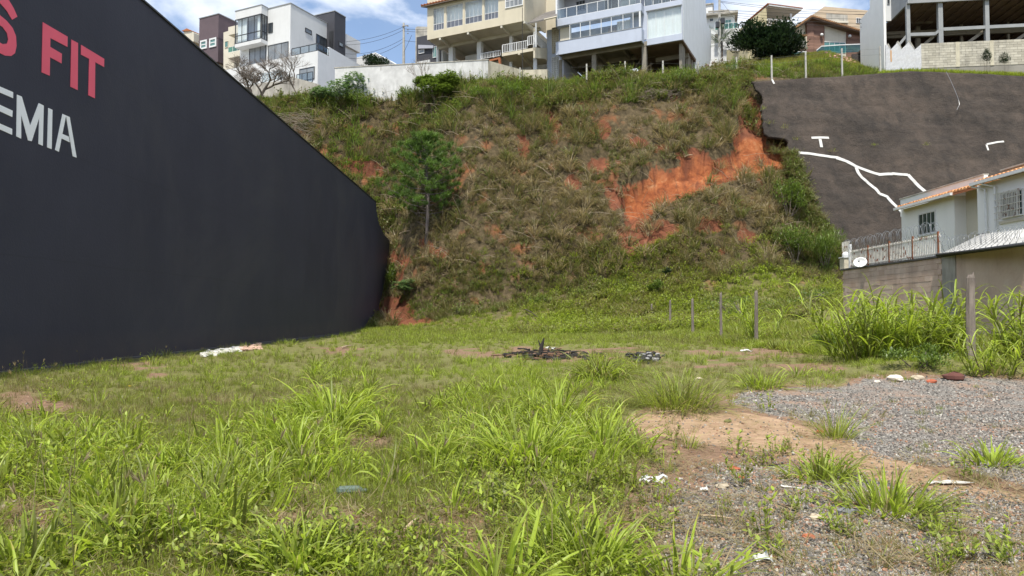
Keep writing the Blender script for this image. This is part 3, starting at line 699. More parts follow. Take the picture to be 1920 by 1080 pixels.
# d) cream house between
hc = Frame(at(445, 60, 95).xy, A)
co = thing('balcony_house', 'cream house with green glass balcony squeezed between plum and white houses', 'house', hc.w(-2, 2, 26))
MB().prism(hc, [hc.hit(419, 61), hc.hit(428, 58), hc.hit(428, 51), hc.hit(452, 46), hc.hit(452, 175), hc.hit(419, 175)], 0, 6).build('wall', M['cream2'], co)
MB().box(hc, ub(hc, 428, 66, -1.2), ub(hc, 450, 66, -1.2), -1.2, -0.003, zb(hc, 428, 66, -1.2), zb(hc, 428, 51, -1.2)).build('bay', M['cream2'], co)
window(co, hc, 0, ub(hc, 422, 83), ub(hc, 428.5, 83), zb(hc, 422, 90), zb(hc, 422, 78), 1, 1, 'cream2', 'teal_glass', 0.06)
zq = zb(hc, 427, 99, -1.2)
MB().box(hc, ub(hc, 427, 100, -1.2), ub(hc, 453, 100, -1.2), -1.2, -0.003, zq - 0.75, zq).build('balcony', M['cream2'], co)
glass_rail(co, hc, -1.15, ub(hc, 427, 100, -1.2) + .05, ub(hc, 453, 100, -1.2) - .05, zq, 0.75, 3, 'green_glass', 'white_frame', 0.04)
# e) far left cream house
hl = Frame(at(372, 66, 104).xy, A)
lo = thing('pale_house', 'pale stepped house with tiled ridge just above the black wall edge', 'house', hl.w(-3, 3, 26))
MB().prism(hl, [hl.hit(300, 90), hl.hit(358, 74), hl.hit(358, 170), hl.hit(300, 170)], 0.5, 6).build('wall', M['cream2'], lo)
MB().prism(hl, [hl.hit(345, 70), hl.hit(374, 66), hl.hit(374, 82), hl.hit(345, 86)], -1, 0.49).build('balcony', M['cream2'], lo)
slf = hl.left(0, 0)
zl0 = zb(hl, 345, 55); 
MB().prism(hl, [hl.hit(314, 47, 3), hl.hit(322, 43, 3), hl.hit(358, 58, 3), hl.hit(358, 100, 3), hl.hit(314, 110, 3)], 6.02, 9).build('upper_wall', M['cream2'], lo)
MB().prism(hl, [hl.hit(312, 46, 3), hl.hit(322, 41, 3), hl.hit(330, 45, 3), hl.hit(322, 46, 3)], 5.8, 9.1).build('ridge', M['terra'], lo)
MB().box(hl, ub(hl, 358.5, 80, .5) - 0.01, ub(hl, 374, 80, .5), 0.6, 6, 20, zb(hl, 372, 84, .5)).build('side_wall', M['cream2'], lo)
# f) small tree and dark house right of the white house
# ------------------------------------------------------------------ whitewashed boundary wall on the crest
ww = Frame(at(915, 113, 73.5).xy, 8.5)
wo = thing('boundary_wall', 'long weathered whitewashed wall along the top of the slope', 'wall', ww.w(-8, 0, 25))
zt_ = zb(ww, 915, 113)
uw0 = ub(ww, 628, 128)
zu = zb(ww, 628, 128)
MB().prism(ww, [(uw0, 21), (0, 21), (0, zt_), (uw0, zu)], 0, 0.2).build('wall', M['stained_white'], wo)
MB().prism(ww, [(uw0 - .1, zu + .003), (0.1, zt_ + .003), (0.1, zt_ + .1), (uw0 - .1, zu + .1)], -0.04, 0.24).build('coping', M['stained_grey'], wo)
bw2 = thing('garden_wall', 'stained beige wall stepping down beside the whitewashed wall under the balcony', 'wall', ww.w(1, 0, 25))
p0 = Vector(ww.w(0, 0, 0)[:2]); p1 = at(975, 130, 77).xy; p2 = at(1026, 130, 76).xy
def wall_seg(a, b, z0, za, zb_, th, mat, parent, name='wall'):
    d = (b - a); L = d.length; fr = Frame(a, -math.degrees(math.atan2(d.y, d.x)))
    return MB().prism(fr, [(0.02, z0), (L, z0), (L, zb_), (0.02, za)], 0, th).build(name, M[mat], parent)
wall_seg(p0, p1, 21, zt_ - 0.02, at(975, 130, 77).z, 0.18, 'stained_beige', bw2)
wall_seg(p1, p2, 21, at(975, 131, 77).z, at(1026, 130, 76).z, 0.2, 'stained_beige', bw2)
# ------------------------------------------------------------------ beige stilt house
h2 = Frame(at(983, 39, 79).xy, A)
bo = thing('stilt_house', 'beige house on white columns with four tall curtained windows and tiled eave', 'house', h2.w(-8, 3, gz(*h2.w(-8, 3, 0)[:2])))
z0 = zb(h2, 983, 39); uL = ub(h2, 801, 60); ze = zb(h2, 801, 13.5)
ws = [(812.3, 832.3), (836.7, 867.5), (871.6, 903.9), (907.8, 934.2)]
zw0 = zb(h2, 812.3, 58); zw1 = zb(h2, 812.3, 17); zwm = zb(h2, 812.3, 46)
us_ = [(ub(h2, a, 40), ub(h2, b, 30)) for a, b in ws]
mb = MB(); DW = 0.25
mb.box(h2, uL, 0, 0, DW, z0, zw0); mb.box(h2, uL, 0, 0, DW, zw1, ze + 1.6)
xs = [uL] + [q for p in us_ for q in p] + [0]
for i in range(0, len(xs), 2): mb.box(h2, xs[i], xs[i + 1], 0, DW, zw0 + .001, zw1 - .001)
mb.build('front_wall', M['cream'], bo)
for a, b in us_:
    window(bo, h2, 0.14, a + 0.01, b - 0.01, zw0 + 0.01, zw1 - 0.01, 4, 1, 'white_frame', 'glass', 0.05, 0.06, zwm, 'slate_panel')
    curtain(h2, 0.6, a - 0.2, b + 0.2, zwm, zw1 + 0.2, bo, 'blind', 16, 0.03)
MB().box(h2, uL, 0, DW + .01, 9, z0, z0 + 0.25).build('floor_slab', M['soffit'], bo)
MB().box(h2, uL + .01, -0.3, 3.2, 3.4, z0 + 0.26, ze + 1.5).build('inner_wall', M['mid_glass'], bo)
MB().box(h2, uL, uL + 0.2, DW + .01, 9, z0 + .26, ze + 0.8).build('side_wall', M['cream'], bo)
s2 = h2.right(0, 0); ve = ub(s2, 1024, 30)
MB().prism(s2, [(0.26, z0), (0.4, z0 + .1), (ub(s2, 1024, 60), z0 + .9), (ve, ze + 3), (0.26, ze + 3)], 0, 0.2).build('side_wall', M['cream'], bo)
window(bo, h2, 0, ub(h2, 947.6, 10), ub(h2, 980.7, 5), zb(h2, 947.6, 16.5), zb(h2, 947.6, -9), 4, 2, 'white_frame', 'mid_glass', 0.09)
f2 = Frame(h2.w(0, ve, 0)[:2], A)
MB().box(f2, 0.003, ub(f2, 1046, 30), 0, 0.2, z0 + .4, ze + 3).build('rear_wall', M['cream'], bo)
# tiled eave
ev = MB()
for i in range(34):
    u = uL - 0.5 + i * (0.6 - uL + 0.5) / 34
    ev.tube([h2.w(u, -0.55, ze + 0.12), h2.w(u, 1.6, ze + 0.82)], 0.11, 6)
tag(ev.build('roof_tiles', M['terra'], bo), kind='stuff')
MB().slab([h2.w(uL - 0.6, -0.5, ze + .02), h2.w(0.3, -0.5, ze + .02), h2.w(0.3, 1.6, ze + .7), h2.w(uL - .6, 1.6, ze + .7)], 0.12).build('eave', paint('dark_eave', (0.12, 0.09, 0.07)), bo)
# columns, brackets, beams
vc = h2.hitz(845, 88, z0 - 0.35)[1]
vc = max(1.5, min(vc, 4.5))
for a, b in ((818, 822), (841, 849), (894, 902), (955, 960), (999.5, 1004.5)):
    c0 = ub(h2, a, 95, vc); c1 = ub(h2, b, 95, vc)
    MB().box(h2, c0, c1, vc, vc + (c1 - c0), 22, z0 - 0.36).build('column', M['white'], bo)
MB().box(h2, uL, 0.9, vc - 0.02, vc + 0.35, z0 - 0.35, z0 - .003).build('beam', M['soffit'], bo)
for a in (827, 879.5, 942, 985):
    u = ub(h2, a, 60, 0.3)
    MB().prism(h2.right(u + 0.12, 0), [(0.02, z0 - .003), (0.02, z0 - 0.28), (vc, z0 - 0.42), (9, z0 - 0.42), (9, z0 - .003)], 0, 0.24).build('bracket', M['soffit'], bo)
MB().box(h2, uL + 1, 3, 8.9, 9.1, 22, z0 - .01).build('back_wall', M['soffit'], bo)
MB().box(h2, uL + .3, uL + .5, vc + .4, 8.9, 22, z0 - .43).build('end_wall', M['white'], bo)
def balustrade(parent, fr, v, u0, u1, z0, h, sp=0.13, fm='white_frame', w=0.035):
    f = MB(); f.box(fr, u0, u1, v - .03, v + .03, z0 + h - .06, z0 + h); f.box(fr, u0, u1, v - .02, v + .02, z0 + .08, z0 + .12)
    n = max(2, int((u1 - u0) / sp))
    for i in range(n + 1):
        q = u0 + (u1 - u0) * i / n; ww_ = w * (1.8 if i % 8 == 0 else 1)
        f.box(fr, q - ww_ / 2, q + ww_ / 2, v - .015, v + .015, z0 + (.0 if i % 8 == 0 else .12), z0 + h - .06)
    return f.build('railing', M[fm], parent)
vbk = 0.4
zbk = zb(h2, 941, 100, vbk)
ub0 = ub(h2, 941, 100, vbk); ub1 = ub(h2, 1003, 92, vbk)
MB().box(h2, ub0, ub1, vbk, vbk + 4.5, zbk - 0.35, zbk).build('balcony', M['cream'], bo)
balustrade(bo, h2, vbk + .05, ub0 + .05, ub(h2, 988, 92, vbk), zbk, 1.0, 0.22, w=0.05)
balustrade(bo, h2, vbk + .05, ub(h2, 988, 92, vbk) + .1, ub1, zbk + .35, 1.1, 0.22, w=0.05)
rl = h2.right(ub1, vbk)
MB().prism(rl, [(0.0, zbk - 1.2), (0.0, zbk), (5, zbk + 1.6), (5, zbk + .3)], 0.01, 0.2).build('stair_side', M['cream'], bo)
balustrade(bo, rl, 0.1, 0.1, 4.5, zbk + .6, 1.2, 0.25, w=0.05)
MB().box(h2, ub(h2, 1000, 120, vbk + 1), ub(h2, 1005, 120, vbk + 1), vbk + 1, vbk + 1.3, 22, zbk - .36).build('column', M['white'], bo)
MB().prism(h2.right(ub(h2, 975, 110, vbk), vbk), [(-.0, zbk - .36), (0.0, zbk - .5), (4, zbk - .9), (4, zbk - .36)], 0, .25).build('bracket', M['cream'], bo)
rw = ub(h2, 902, 108, 1.2), ub(h2, 938, 105, 1.2)
balustrade(bo, h2, 1.2, rw[0], rw[1], zb(h2, 902, 112, 1.2), .75, 0.2, w=0.05)
MB().prism(h2, [h2.hit(905, 115, -.5), h2.hit(937, 107, -.5), h2.hit(938, 120, -.5), h2.hit(935, 120, -.5), h2.hit(934, 111, -.5), h2.hit(905, 118, -.5)], -.5, -.2).build('gate_frame', M['terra'], bo)
MB().box(h2, ub(h2, 872, 108, 5), ub(h2, 895, 104, 5), 5, 5.4, 22, zb(h2, 872, 105, 5)).build('partition', M['white'], bo)
# lean-to roof between the two houses
lr = thing('lean_to_roof', 'grey sloping lean-to roof between beige and blue houses', 'roof', at(1010, 35, 80))
MB().slab([at(989, 43, 79), at(1021, 36, 78.5), at(1044, 30, 78.5), at(1044, 18, 83), at(1021, 24, 83)], 0.12).build('sheet', paint('dark_fibre_sheet', (.13, .12, .115), .25, .9, .5), lr)
MB().tube([at(1020, 37, 78.3), at(1044, 31.5, 78.3)], 0.09).build('gutter', M['cream'], lr)
MB().box(Frame(at(1004, 45, 78.6).xy, A), 0, .1, 0, .1, at(1004, 88, 78.6).z, at(1004, 43, 78.6).z).build('pipe', M['white'], lr)
# ------------------------------------------------------------------ pale blue stilt house
h3 = Frame(at(1279.5, 74, 75).xy, A)
b3 = thing('blue_house', 'pale blue house on bare concrete pillars with glazed balcony and large white curtain', 'house', h3.w(-7, 4, gz(*h3.w(-7, 2, 0)[:2])))
z0 = zb(h3, 1279.5, 74)
uC = ub(h3, 1212, 80)                        # step between balcony wing and curtain wing
VB = -1.1
uR = ub(h3, 1203, 76, VB); uL3 = ub(h3, 1042, 103, VB)
zA = zb(h3, 1203, 51, VB); zA_ = zb(h3, 1042, 79, VB)      # parapet top
zpar = 0.5 * (zA + zA_); zbot = 0.5 * (zb(h3, 1203, 76, VB) + zb(h3, 1042, 103.5, VB))
zwt = zb(h3, 1190, 20.5, VB); zrl = zb(h3, 1042, 37, VB); zrt = zb(h3, 1046, 17, VB)
TOP = z0 + 7.5
# curtain wing front wall with big opening
cu0 = ub(h3, 1213, 50); cu1 = ub(h3, 1278, 40); cz0 = zb(h3, 1213, 73.5); cz1 = zb(h3, 1213, 21.5)
MB().box(h3, uC, 0, 0, .25, z0, cz0).build('front_wall', M['blue_white'], b3)
MB().box(h3, uC - 1.8, 0, 0, .25, cz1, zrl + .05).build('front_beam', M['blue_white'], b3)
MB().box(h3, cu1, 0, 0, .25, cz0 + .002, cz1 - .002).build('front_wall', M['blue_white'], b3)
MB().box(h3, uC - 1.8, cu0, 0, .25, cz0 + .002, cz1 - .002).build('front_wall', M['blue_white'], b3)
MB().box(h3, cu0 - .08, cu1 + .05, -.05, -.003, cz1, cz1 + .07).build('window_trim', M['grey_paint'], b3)
curtain(h3, 0.32, cu0, cu1, cz0, cz1, b3, n=26, amp=.06)
window(b3, h3, 0.16, cu0 + .003, cu1 - .003, cz0 + .003, cz1 - .003, 4, 1, 'white_frame', 'glass', 0.05, 0.05)
# side wall
s3 = h3.right(0, 0)
side = [s3.hit(1280.5, -40), s3.hit(1281, 74.5), s3.hit(1305, 111), s3.hit(1305.5, 160), s3.hit(1322, 150), s3.hit(1333, 112), s3.hit(1333, 58), s3.hit(1325, 43), s3.hit(1322.5, -2), s3.hit(1318, -40)]
side[0] = (side[1][0], side[0][1])
MB().prism(s3, side, -.01, .25).build('side_wall', M['cool_white'], b3)
# balcony wing
MB().box(h3, uL3, uR, VB, VB + .15, zbot, zpar).build('parapet', M['blue_white'], b3)
MB().box(h3, uR - .15, uR, VB + .153, -.003, zbot, zpar).build('parapet', M['blue_white'], b3)
MB().box(h3, uL3 - .05, uR + .05, VB - .04, VB + .19, zpar + .002, zpar + .06).build('coping', M['grey_paint'], b3)
MB().box(h3, uL3, uR - .16, VB + .16, 8, zbot + .3, zbot + .5).build('floor_slab', M['raw'], b3)
zb1_ = zb(h3, 1042, 50, VB)
px_ = [1065, 1068, 1088, 1106, 1127, 1146, 1168, 1187]
us_ = [ub(h3, x, 60, VB) for x in px_]
gf = MB()
for q in us_[1:] : gf.box(h3, q - .03, q + .03, VB + .03, VB + .09, zpar + .07, zb1_ - .07)
gf.box(h3, us_[1], uR - .25, VB + .03, VB + .10, zb1_ - .07, zb1_ - .01)
gf.box(h3, uR - .28, uR - .1, VB + .02, VB + .2, zpar + .07, zb1_ - .01)
gw = gf.build('glazing_frame', M['white_frame'], b3)
for i in range(1, 7):
    MB().box(h3, us_[i] + .04, us_[i + 1] - .04, VB + .05, VB + .06, zpar + .07, zb1_ - .08).build('pane', M['glass'], gw)
MB().box(h3, uL3, uR, VB, -.004, zb1_, zrl).build('balcony_slab', M['blue_white'], b3)
MB().box(h3, uL3 + .3, us_[1] - .04, VB + .6, VB + .7, zpar, zb1_ - .02).build('inner_wall', M['cream2'], b3)
MB().box(h3, uL3, uR - 1.8, 1.3, 1.45, zpar - .6, zb1_ - .02).build('inner_wall', M['lt_glass'], b3)
MB().box(h3, us_[4] + .1, us_[5] - .1, 1.1, 1.28, zpar - .6, zb1_ - .3).build('inner_door', paint('brown_door', (0.2, 0.17, 0.14)), b3)
curtain(h3, 0.4, us_[5] + .2, us_[7] - .4, zpar - .3, zb1_ - .1, b3, n=10)
# upper floor
glass_rail(b3, h3, VB + .06, uL3 + .1, uR - .1, zrl + .003, zrt - zrl, 8, 'rail_glass', 'white_frame', .06)
glass_rail(b3, h3, .1, uC - .2, -.3, zrl + .053, zrt - zrl - .15, 4, 'rail_glass', 'white_frame', .06)
MB().box(h3, uL3, -.3, 1.2, 1.5, zrl - .2, TOP).build('upper_wall', M['lilac'], b3)
MB().box(h3, uL3, uL3 + .2, VB, 1.19, zrl + .003, TOP).build('upper_side', M['cool_white'], b3)
window(b3, h3, 1.2, ub(h3, 1080, 10, 1.2), ub(h3, 1098, 10, 1.2), zb(h3, 1080, 22, 1.2), zb(h3, 1080, 3, 1.2), 3, 1, 'lilac', 'dk_glass', .06)
window(b3, h3, 1.2, ub(h3, 1134, 10, 1.2), ub(h3, 1160, 10, 1.2), zrl, zrl + 2.3, 2, 1, 'white_frame', 'dk_glass', .06)
window(b3, h3, 1.2, ub(h3, 1164, 10, 1.2), ub(h3, 1192, 10, 1.2), zrl, zrl + 2.3, 2, 1, 'white_frame', 'lt_glass', .06)
window(b3, h3, 1.2, ub(h3, 1222, 10, 1.2), ub(h3, 1262, 10, 1.2), zrl, zrl + 2.3, 3, 1, 'white_frame', 'mid_glass', .06)
MB().box(h3, uL3, 0, VB, 8, TOP - .003, TOP + .2).build('roof', M['raw'], b3)
# understorey
MB().box(h3, uC - 2, 0, .26, 8, z0 - .05, z0 + .15).build('floor_slab', M['brown_slab'], b3)
def beam(a0, a1, c0, c1, zt, h, nm='beam', mt='raw', par=None): MB().box(h3, a0, a1, c0, c1, zt - h, zt).build(nm, M[mt], par or b3)
zs = zbot - .0
beam(uL3 + .3, uR + .3, -.02, .28, zs + .29, .5)
beam(uL3 + .3, uR + .3, 3.4, 3.7, zs + .29, .55)
beam(uC, -.2, 4.0, 4.3, z0 - .06, .5)
for a in (1060, 1118, 1165, 1211): beam(ub(h3, a, 90) - .13, ub(h3, a, 90) + .13, .3, 8, zs + .285, .45)
for (a, b, v) in ((1203.5, 1211.5, 0), (1109.5, 1117, 0), (1048, 1053, 0), (1121, 1129, 3.0), (1240, 1246, 6.5), (1180, 1186, 6.5)):
    c0 = ub(h3, a, 110, v); c1 = ub(h3, b, 110, v)
    MB().box(h3, c0, c1, v + .01, v + .01 + max(.25, c1 - c0), 20, (zs if b < 1215 and v < 4 else z0) - .22).build('column', M['raw'], b3)
for a, b in ((1278.5, 1284.5), (1290.5, 1294.5), (1297, 1299.5), (1300.5, 1304)):
    q0 = ub(s3, a, 100, .26); q1 = ub(s3, b, 100, .26)
    MB().box(s3, max(.02, q0), q1, .26, .55, 20, z0 - .06).build('column', M['raw'], b3)
MB().box(h3, ub(h3, 1053.5, 120), ub(h3, 1056, 120), .1, 6, 20, zs - .25).build('partition', M['lilac'], b3)
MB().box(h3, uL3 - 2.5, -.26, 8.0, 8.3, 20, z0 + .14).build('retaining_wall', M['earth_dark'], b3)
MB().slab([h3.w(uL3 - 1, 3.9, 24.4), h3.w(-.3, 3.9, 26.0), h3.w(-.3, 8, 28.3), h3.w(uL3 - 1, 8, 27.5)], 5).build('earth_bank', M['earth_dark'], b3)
# left strip with hollow block screens
uS0 = ub(h3, 1023.5, 100); uS1 = ub(h3, 1048, 100)
MB().box(h3, uS0, uL3 + .35, .3, 3, 20, zb(h3, 1024, 55)).build('stair_wall', M['blue_white'], b3)
def cobogo(px0, px1, y0, y1, mt, nu, nz):
    a = ub(h3, px0, 100, .24); b = ub(h3, px1, 100, .24); zl = zb(h3, px0, y1, .24); zh = zb(h3, px0, y0, .24)
    MB().box(h3, a, b, .285, .297, zl, zh).build('screen_shade_sheet', M['black_frame'], b3)  # black sheet standing in for the shade behind the hollow blocks
    mb = MB(); du = (b - a) / nu; dz = (zh - zl) / nz
    for i in range(nu + 1): mb.box(h3, a + i * du - .035, a + i * du + .035, .18, .27, zl, zh)
    for j in range(nz + 1): mb.box(h3, a, b, .185, .265, zl + j * dz - .035, zl + j * dz + .035)
    for i in range(nu):
        for j in range(nz):
            mb.ball(h3.w(a + (i + .5) * du, .22, zl + (j + .5) * dz), du * .22, .04, dz * .22, 5, 3)
    tag(mb.build('hollow_block_screen', M[mt], b3), kind='stuff')
cobogo(1035.5, 1047.3, 53, 100, 'cream', 4, 12)
cobogo(1035, 1046.8, 108, 152, 'white', 4, 11)
# ------------------------------------------------------------------ grey building under construction
h5 = Frame(at(1658, 100, 78.5).xy, 7.2)
b5 = thing('unfinished_building', 'unfinished concrete frame building with white side wall behind grey block wall', 'building', h5.w(8, 4, 27))
TOP5 = 42
MB().prism(h5.left(0, 0.0), [(-(v), z) for v, z in [(0.0, 24), (0.0, TOP5), (h5.hitu(1631, 16, 0)[0], TOP5), h5.hitu(1631, 16, 0), h5.hitu(1612, 38, 0), (h5.hitu(1612, 38, 0)[0], 24)]], 0, .25).build('side_wall', M['bright_white'], b5)
z38 = zb(h5, 1671, 39)
uF = ub(h5, 1671, 39)
MB().box(h5, .253, uF, -.02, .3, z38, TOP5).build('front_strip', M['white'], b5)
MB().box(h5, .253, ub(h5, 1662, 80), -.02, .3, 24, z38 - .003).build('front_strip', M['white'], b5)
window(b5, h5, -.02, ub(h5, 1663, 4), ub(h5, 1668, 4), zb(h5, 1663, 8.5), zb(h5, 1663, -14), 1, 1, 'grey_paint', 'dk_glass', .05)
u1 = uF; vN = h5.hitu(1702, 5, u1)[0]; zs5 = h5.hitu(1702, 5, u1)[1]; zs5 = .5 * (zs5 + z38)
MB().box(h5, u1, u1 + .2, vN, -.03, zs5, TOP5).build('overhang_side', M['grey_paint'], b5)
MB().box(h5, u1 + .21, 26, vN, vN + .2, zs5, TOP5).build('overhang_front', M['grey_paint'], b5)
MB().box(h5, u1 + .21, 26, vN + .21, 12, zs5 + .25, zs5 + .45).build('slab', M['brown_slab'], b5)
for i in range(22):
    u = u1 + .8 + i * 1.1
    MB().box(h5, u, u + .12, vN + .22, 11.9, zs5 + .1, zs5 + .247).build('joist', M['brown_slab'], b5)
vF = h5.hitz(1703.5, 5, zs5)[1]
vF = vN + .25
def col5(a, b, v, zt, pyb=90, mt='grey_paint'):
    c0 = ub(h5, a, 50, v); c1 = ub(h5, b, 50, v)
    return MB().box(h5, c0, c1, v, v + (c1 - c0), 24, zt).build('column', M[mt], b5)
for a, b in ((1700.3, 1707), (1760, 1768.5), (1848, 1855.5)): col5(a, b, vF, zs5 + .23)
col5(1935, 1942, vF, zs5 + .23)
vB = .6
for a, b in ((1718, 1725.5), (1801, 1805.5), (1889, 1893), (1953, 1957)): col5(a, b, vB + 2, zs5 + .23, mt='raw')
MB().box(h5, u1, 26, vB + 1.6, vB + 1.9, zs5 - 1.2, zs5 - .45).build('beam', M['raw'], b5)
def strut(x0, y0, x1, y1, v, w=.42, mt='grey_paint', nm='brace'):
    a = h5.hit(x0, y0, v); b = h5.hit(x1, y1, v)
    MB().prism(h5, [(a[0], a[1] - w / 2), (b[0], b[1] - w / 2), (b[0], b[1] + w / 2), (a[0], a[1] + w / 2)], v, v + .35).build(nm, M[mt], b5)
strut(1768.7, 54.5, 1930, 46.5, vF + .02, .34, nm='tie_beam')
strut(1707.2, 64.5, 1753, 63, vF + .02, .34, nm='tie_beam')
strut(1753.5, 63, 1764, 55, vF + .03, .34, nm='tie_beam')
strut(1684, 86, 1701, 66, vF + .3, .36)
strut(1728, 88, 1753, 66, vF + .5, .38, 'raw')
strut(1812, 82, 1849, 55, vF + .6, .38, 'raw')
strut(1896, 82, 1940, 52, vF + .6, .38, 'raw')
for k, (x0, y0, x1, y1) in enumerate(((1664, 42, 1750, 41), (1770, 66, 1812, 63), (1664, 64, 1690, 63))):
    strut(x0, y0, x1, y1, 1.5 + k * .2, .1, 'raw', 'pipe')
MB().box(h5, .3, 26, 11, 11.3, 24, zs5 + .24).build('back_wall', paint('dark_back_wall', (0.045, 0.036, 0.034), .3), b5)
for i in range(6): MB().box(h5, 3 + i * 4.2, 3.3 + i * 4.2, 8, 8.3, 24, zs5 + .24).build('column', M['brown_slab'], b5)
# ---- block wall
vW = vN - .25
bwall = thing('block_wall', 'unpainted grey concrete block wall in front of the unfinished building', 'wall', h5.w(10, vW, 25.8))
ua = ub(h5, 1727.5, 100, vW); ztw = zb(h5, 1727.5, 81.5, vW); zbw = zb(h5, 1727.5, 128, vW)
MB().box(h5, ua + .03, 30, vW + .03, vW + .17, 25.3, ztw - .01).build('mortar', paint('mortar', (0.26, 0.245, 0.22), .2, .95, .5), bwall)
m_ = Mat('concrete_block')
obj_r = m_.n('ShaderNodeObjectInfo').outputs['Random']
cc_ = m_.mix(m_.ramp(m_.noise(1.1, 6, .65, stretch=(1, 1, .3)), [(.5, 0.0), (.72, .8)]), m_.ramp(m_.math('ADD', m_.math('MULTIPLY', obj_r, .6), m_.math('MULTIPLY', m_.noise(6, 4), .4)), [(.2, (.36, .335, .28)), (.8, (.5, .47, .4))]), (.2, .19, .17))
m_.col(cc_).rough(.95).bump(m_.noise(40, 3), .4, .01); M['block'] = m_.m
nrow = 10; rh = (ztw - zbw) / nrow * 1.0
bl = .72
bmesh_ = MB().box(Frame((0, 0), 7.2), 0, bl - .025, 0, .2, 0, rh - .022).mesh('block', M['block'])
hmesh_ = MB().box(Frame((0, 0), 7.2), 0, bl / 2 - .025, 0, .2, 0, rh - .022).mesh('block', M['block'])
for r in range(nrow):
    u = ua; first = True
    while u < ub(h5, 1932, 100, vW):
        half = first and r % 2
        jit = random.uniform(-.008, .008)
        link_mesh('block', hmesh_ if half else bmesh_, bwall, h5.w(u, vW + jit, zbw + r * rh))
        u += bl / 2 if half else bl; first = False
for px in (1792, 1856):
    MB().box(h5, ub(h5, px, 100, vW), ub(h5, px + 7, 100, vW), vW - .03, vW - .012, zbw, ztw - .02).build('pilaster', M['stained_beige'], bwall)
# ---- white zigzag wall
zz = thing('zigzag_wall', 'white painted block wall with zigzag top beside the unfinished building', 'wall', h5.w(2, vW, 25.8))
pts = [(1660.5, 83.5), (1664.5, 84.5), (1670, 93), (1683, 80), (1690.5, 92), (1704.5, 78.5), (1715, 93), (1727, 83)]
P = [h5.hit(x, y, vW) for x, y in pts]
m_ = Mat('white_painted_blocks')
mp = m_.n('ShaderNodeMapping'); mp.inputs['Rotation'].default_value = (0, R(38), 0); m_.l(m_.pos(), mp.inputs[0])
br = m_.n('ShaderNodeTexBrick'); 
sw_ = m_.n('ShaderNodeSeparateXYZ'); m_.l(mp.outputs[0], sw_.inputs[0]); cb = m_.n('ShaderNodeCombineXYZ'); m_.l(sw_.outputs[0], cb.inputs[0]); m_.l(sw_.outputs[2], cb.inputs[1])
m_.l(cb.outputs[0], br.inputs['Vector']); br.inputs['Scale'].default_value = 2.4; br.inputs['Mortar Size'].default_value = .03
br.inputs['Color1'].default_value = (.66, .67, .7, 1); br.inputs['Color2'].default_value = (.55, .56, .6, 1); br.inputs['Mortar'].default_value = (.34, .34, .36, 1)
m_.col(m_.mix(m_.ramp(m_.noise(2, 5, .6), [(.5, 0.0), (.75, .5)]), br.outputs['Color'], (.45, .44, .42))).rough(.9).bump(br.outputs['Fac'], .5, -.03); M['zig'] = m_.m
base = [(P[-1][0], 23.5), (P[0][0], 23.5)]
MB().prism(h5, P + base, vW, vW + .18).build('wall', M['zig'], zz)
cap = MB()
for a, b in ((1, 2), (3, 4), (5, 6)):
    cap.prism(h5, [P[a], P[b], (P[b][0], P[b][1] + .16), (P[a][0] + .04, P[a][1] + .2)], vW - .03, vW + .45)
cap.build('coping', M['stained_grey'], zz)
a = h5.hit(1670.3, 94, vW); MB().box(h5, a[0] - .06, a[0] + .07, vW - .02, vW - .004, a[1] - 1.25, a[1] - .02).build('stain_strip', paint('orange_stain', (.5, .27, .1), .2), zz)
# ------------------------------------------------------------------ houses behind the grassy rise
ha = Frame(at(1380, 60, 112).xy, 16)
oa = thing('white_house', 'small white house with green glass balcony behind the utility pole', 'house', ha.w(-2, 2, 33))
zt = zb(ha, 1378, 25)
MB().box(ha, ub(ha, 1322, 40), ub(ha, 1378, 40), .5, 8, 26, zt).build('wall', M['white'], oa)
MB().box(ha, ub(ha, 1318, 40), ub(ha, 1384, 40), -.4, 8.4, zt + .003, zt + .35).build('roof', M['stained_grey'], oa)
MB().box(ha, ub(ha, 1318, 0), ub(ha, 1336, 0), 1, 7, zt + .353, zb(ha, 1330, 4)).build('water_tank_room', M['white'], oa)
MB().box(ha, ub(ha, 1316, 0), ub(ha, 1338, 0), .8, 7.2, zb(ha, 1330, 4) + .003, zb(ha, 1330, 2)).build('roof', M['stained_grey'], oa)
window(oa, ha, .5, ub(ha, 1330, 35), ub(ha, 1338, 35), zb(ha, 1330, 39), zb(ha, 1330, 32.5), 1, 1, 'white_frame', 'dk_glass', .06)
window(oa, ha, .5, ub(ha, 1354, 40), ub(ha, 1371.5, 40), zb(ha, 1354, 51), zb(ha, 1354, 35.5), 3, 1, 'white_frame', 'teal_glass', .06)
zq = zb(ha, 1382, 52.5, -1); 
MB().box(ha, ub(ha, 1340, 50, -1), ub(ha, 1384, 50, -1), -1, .49, zq - .6, zq).build('balcony', M['white'], oa)
glass_rail(oa, ha, -.93, ub(ha, 1340, 50, -1) + .05, ub(ha, 1384, 50, -1) - .05, zq, 1.0, 5, 'green_glass', 'white_frame', .05)
MB().prism(ha, [ha.hit(1352, 104, -1.2), ha.hit(1352, 68, -1.2), ha.hit(1400, 64.5, -1.2), ha.hit(1430, 62, -1.2), ha.hit(1430, 112, -1.2)], -4, -3.8).build('side_wall', M['stained_white'], oa)
hb = Frame(at(1438, 14, 106).xy, -9)
ob = thing('porch_house', 'yellowish house with deep flat porch roof and white railing behind round tree', 'house', hb.w(3, 3, 33))
zt = zb(hb, 1438, 12)
lf = hb.left(0, 0)
vv = hb.hitu(1402, 40, 0)[0]
MB().prism(hb, [hb.hit(1402, 42), hb.hit(1438, 12.5), hb.hit(1438, 110), hb.hit(1402, 110)], 0, 7).build('wall', paint('yellowed_render', (.45, .40, .25), .15, .85, .6), ob)
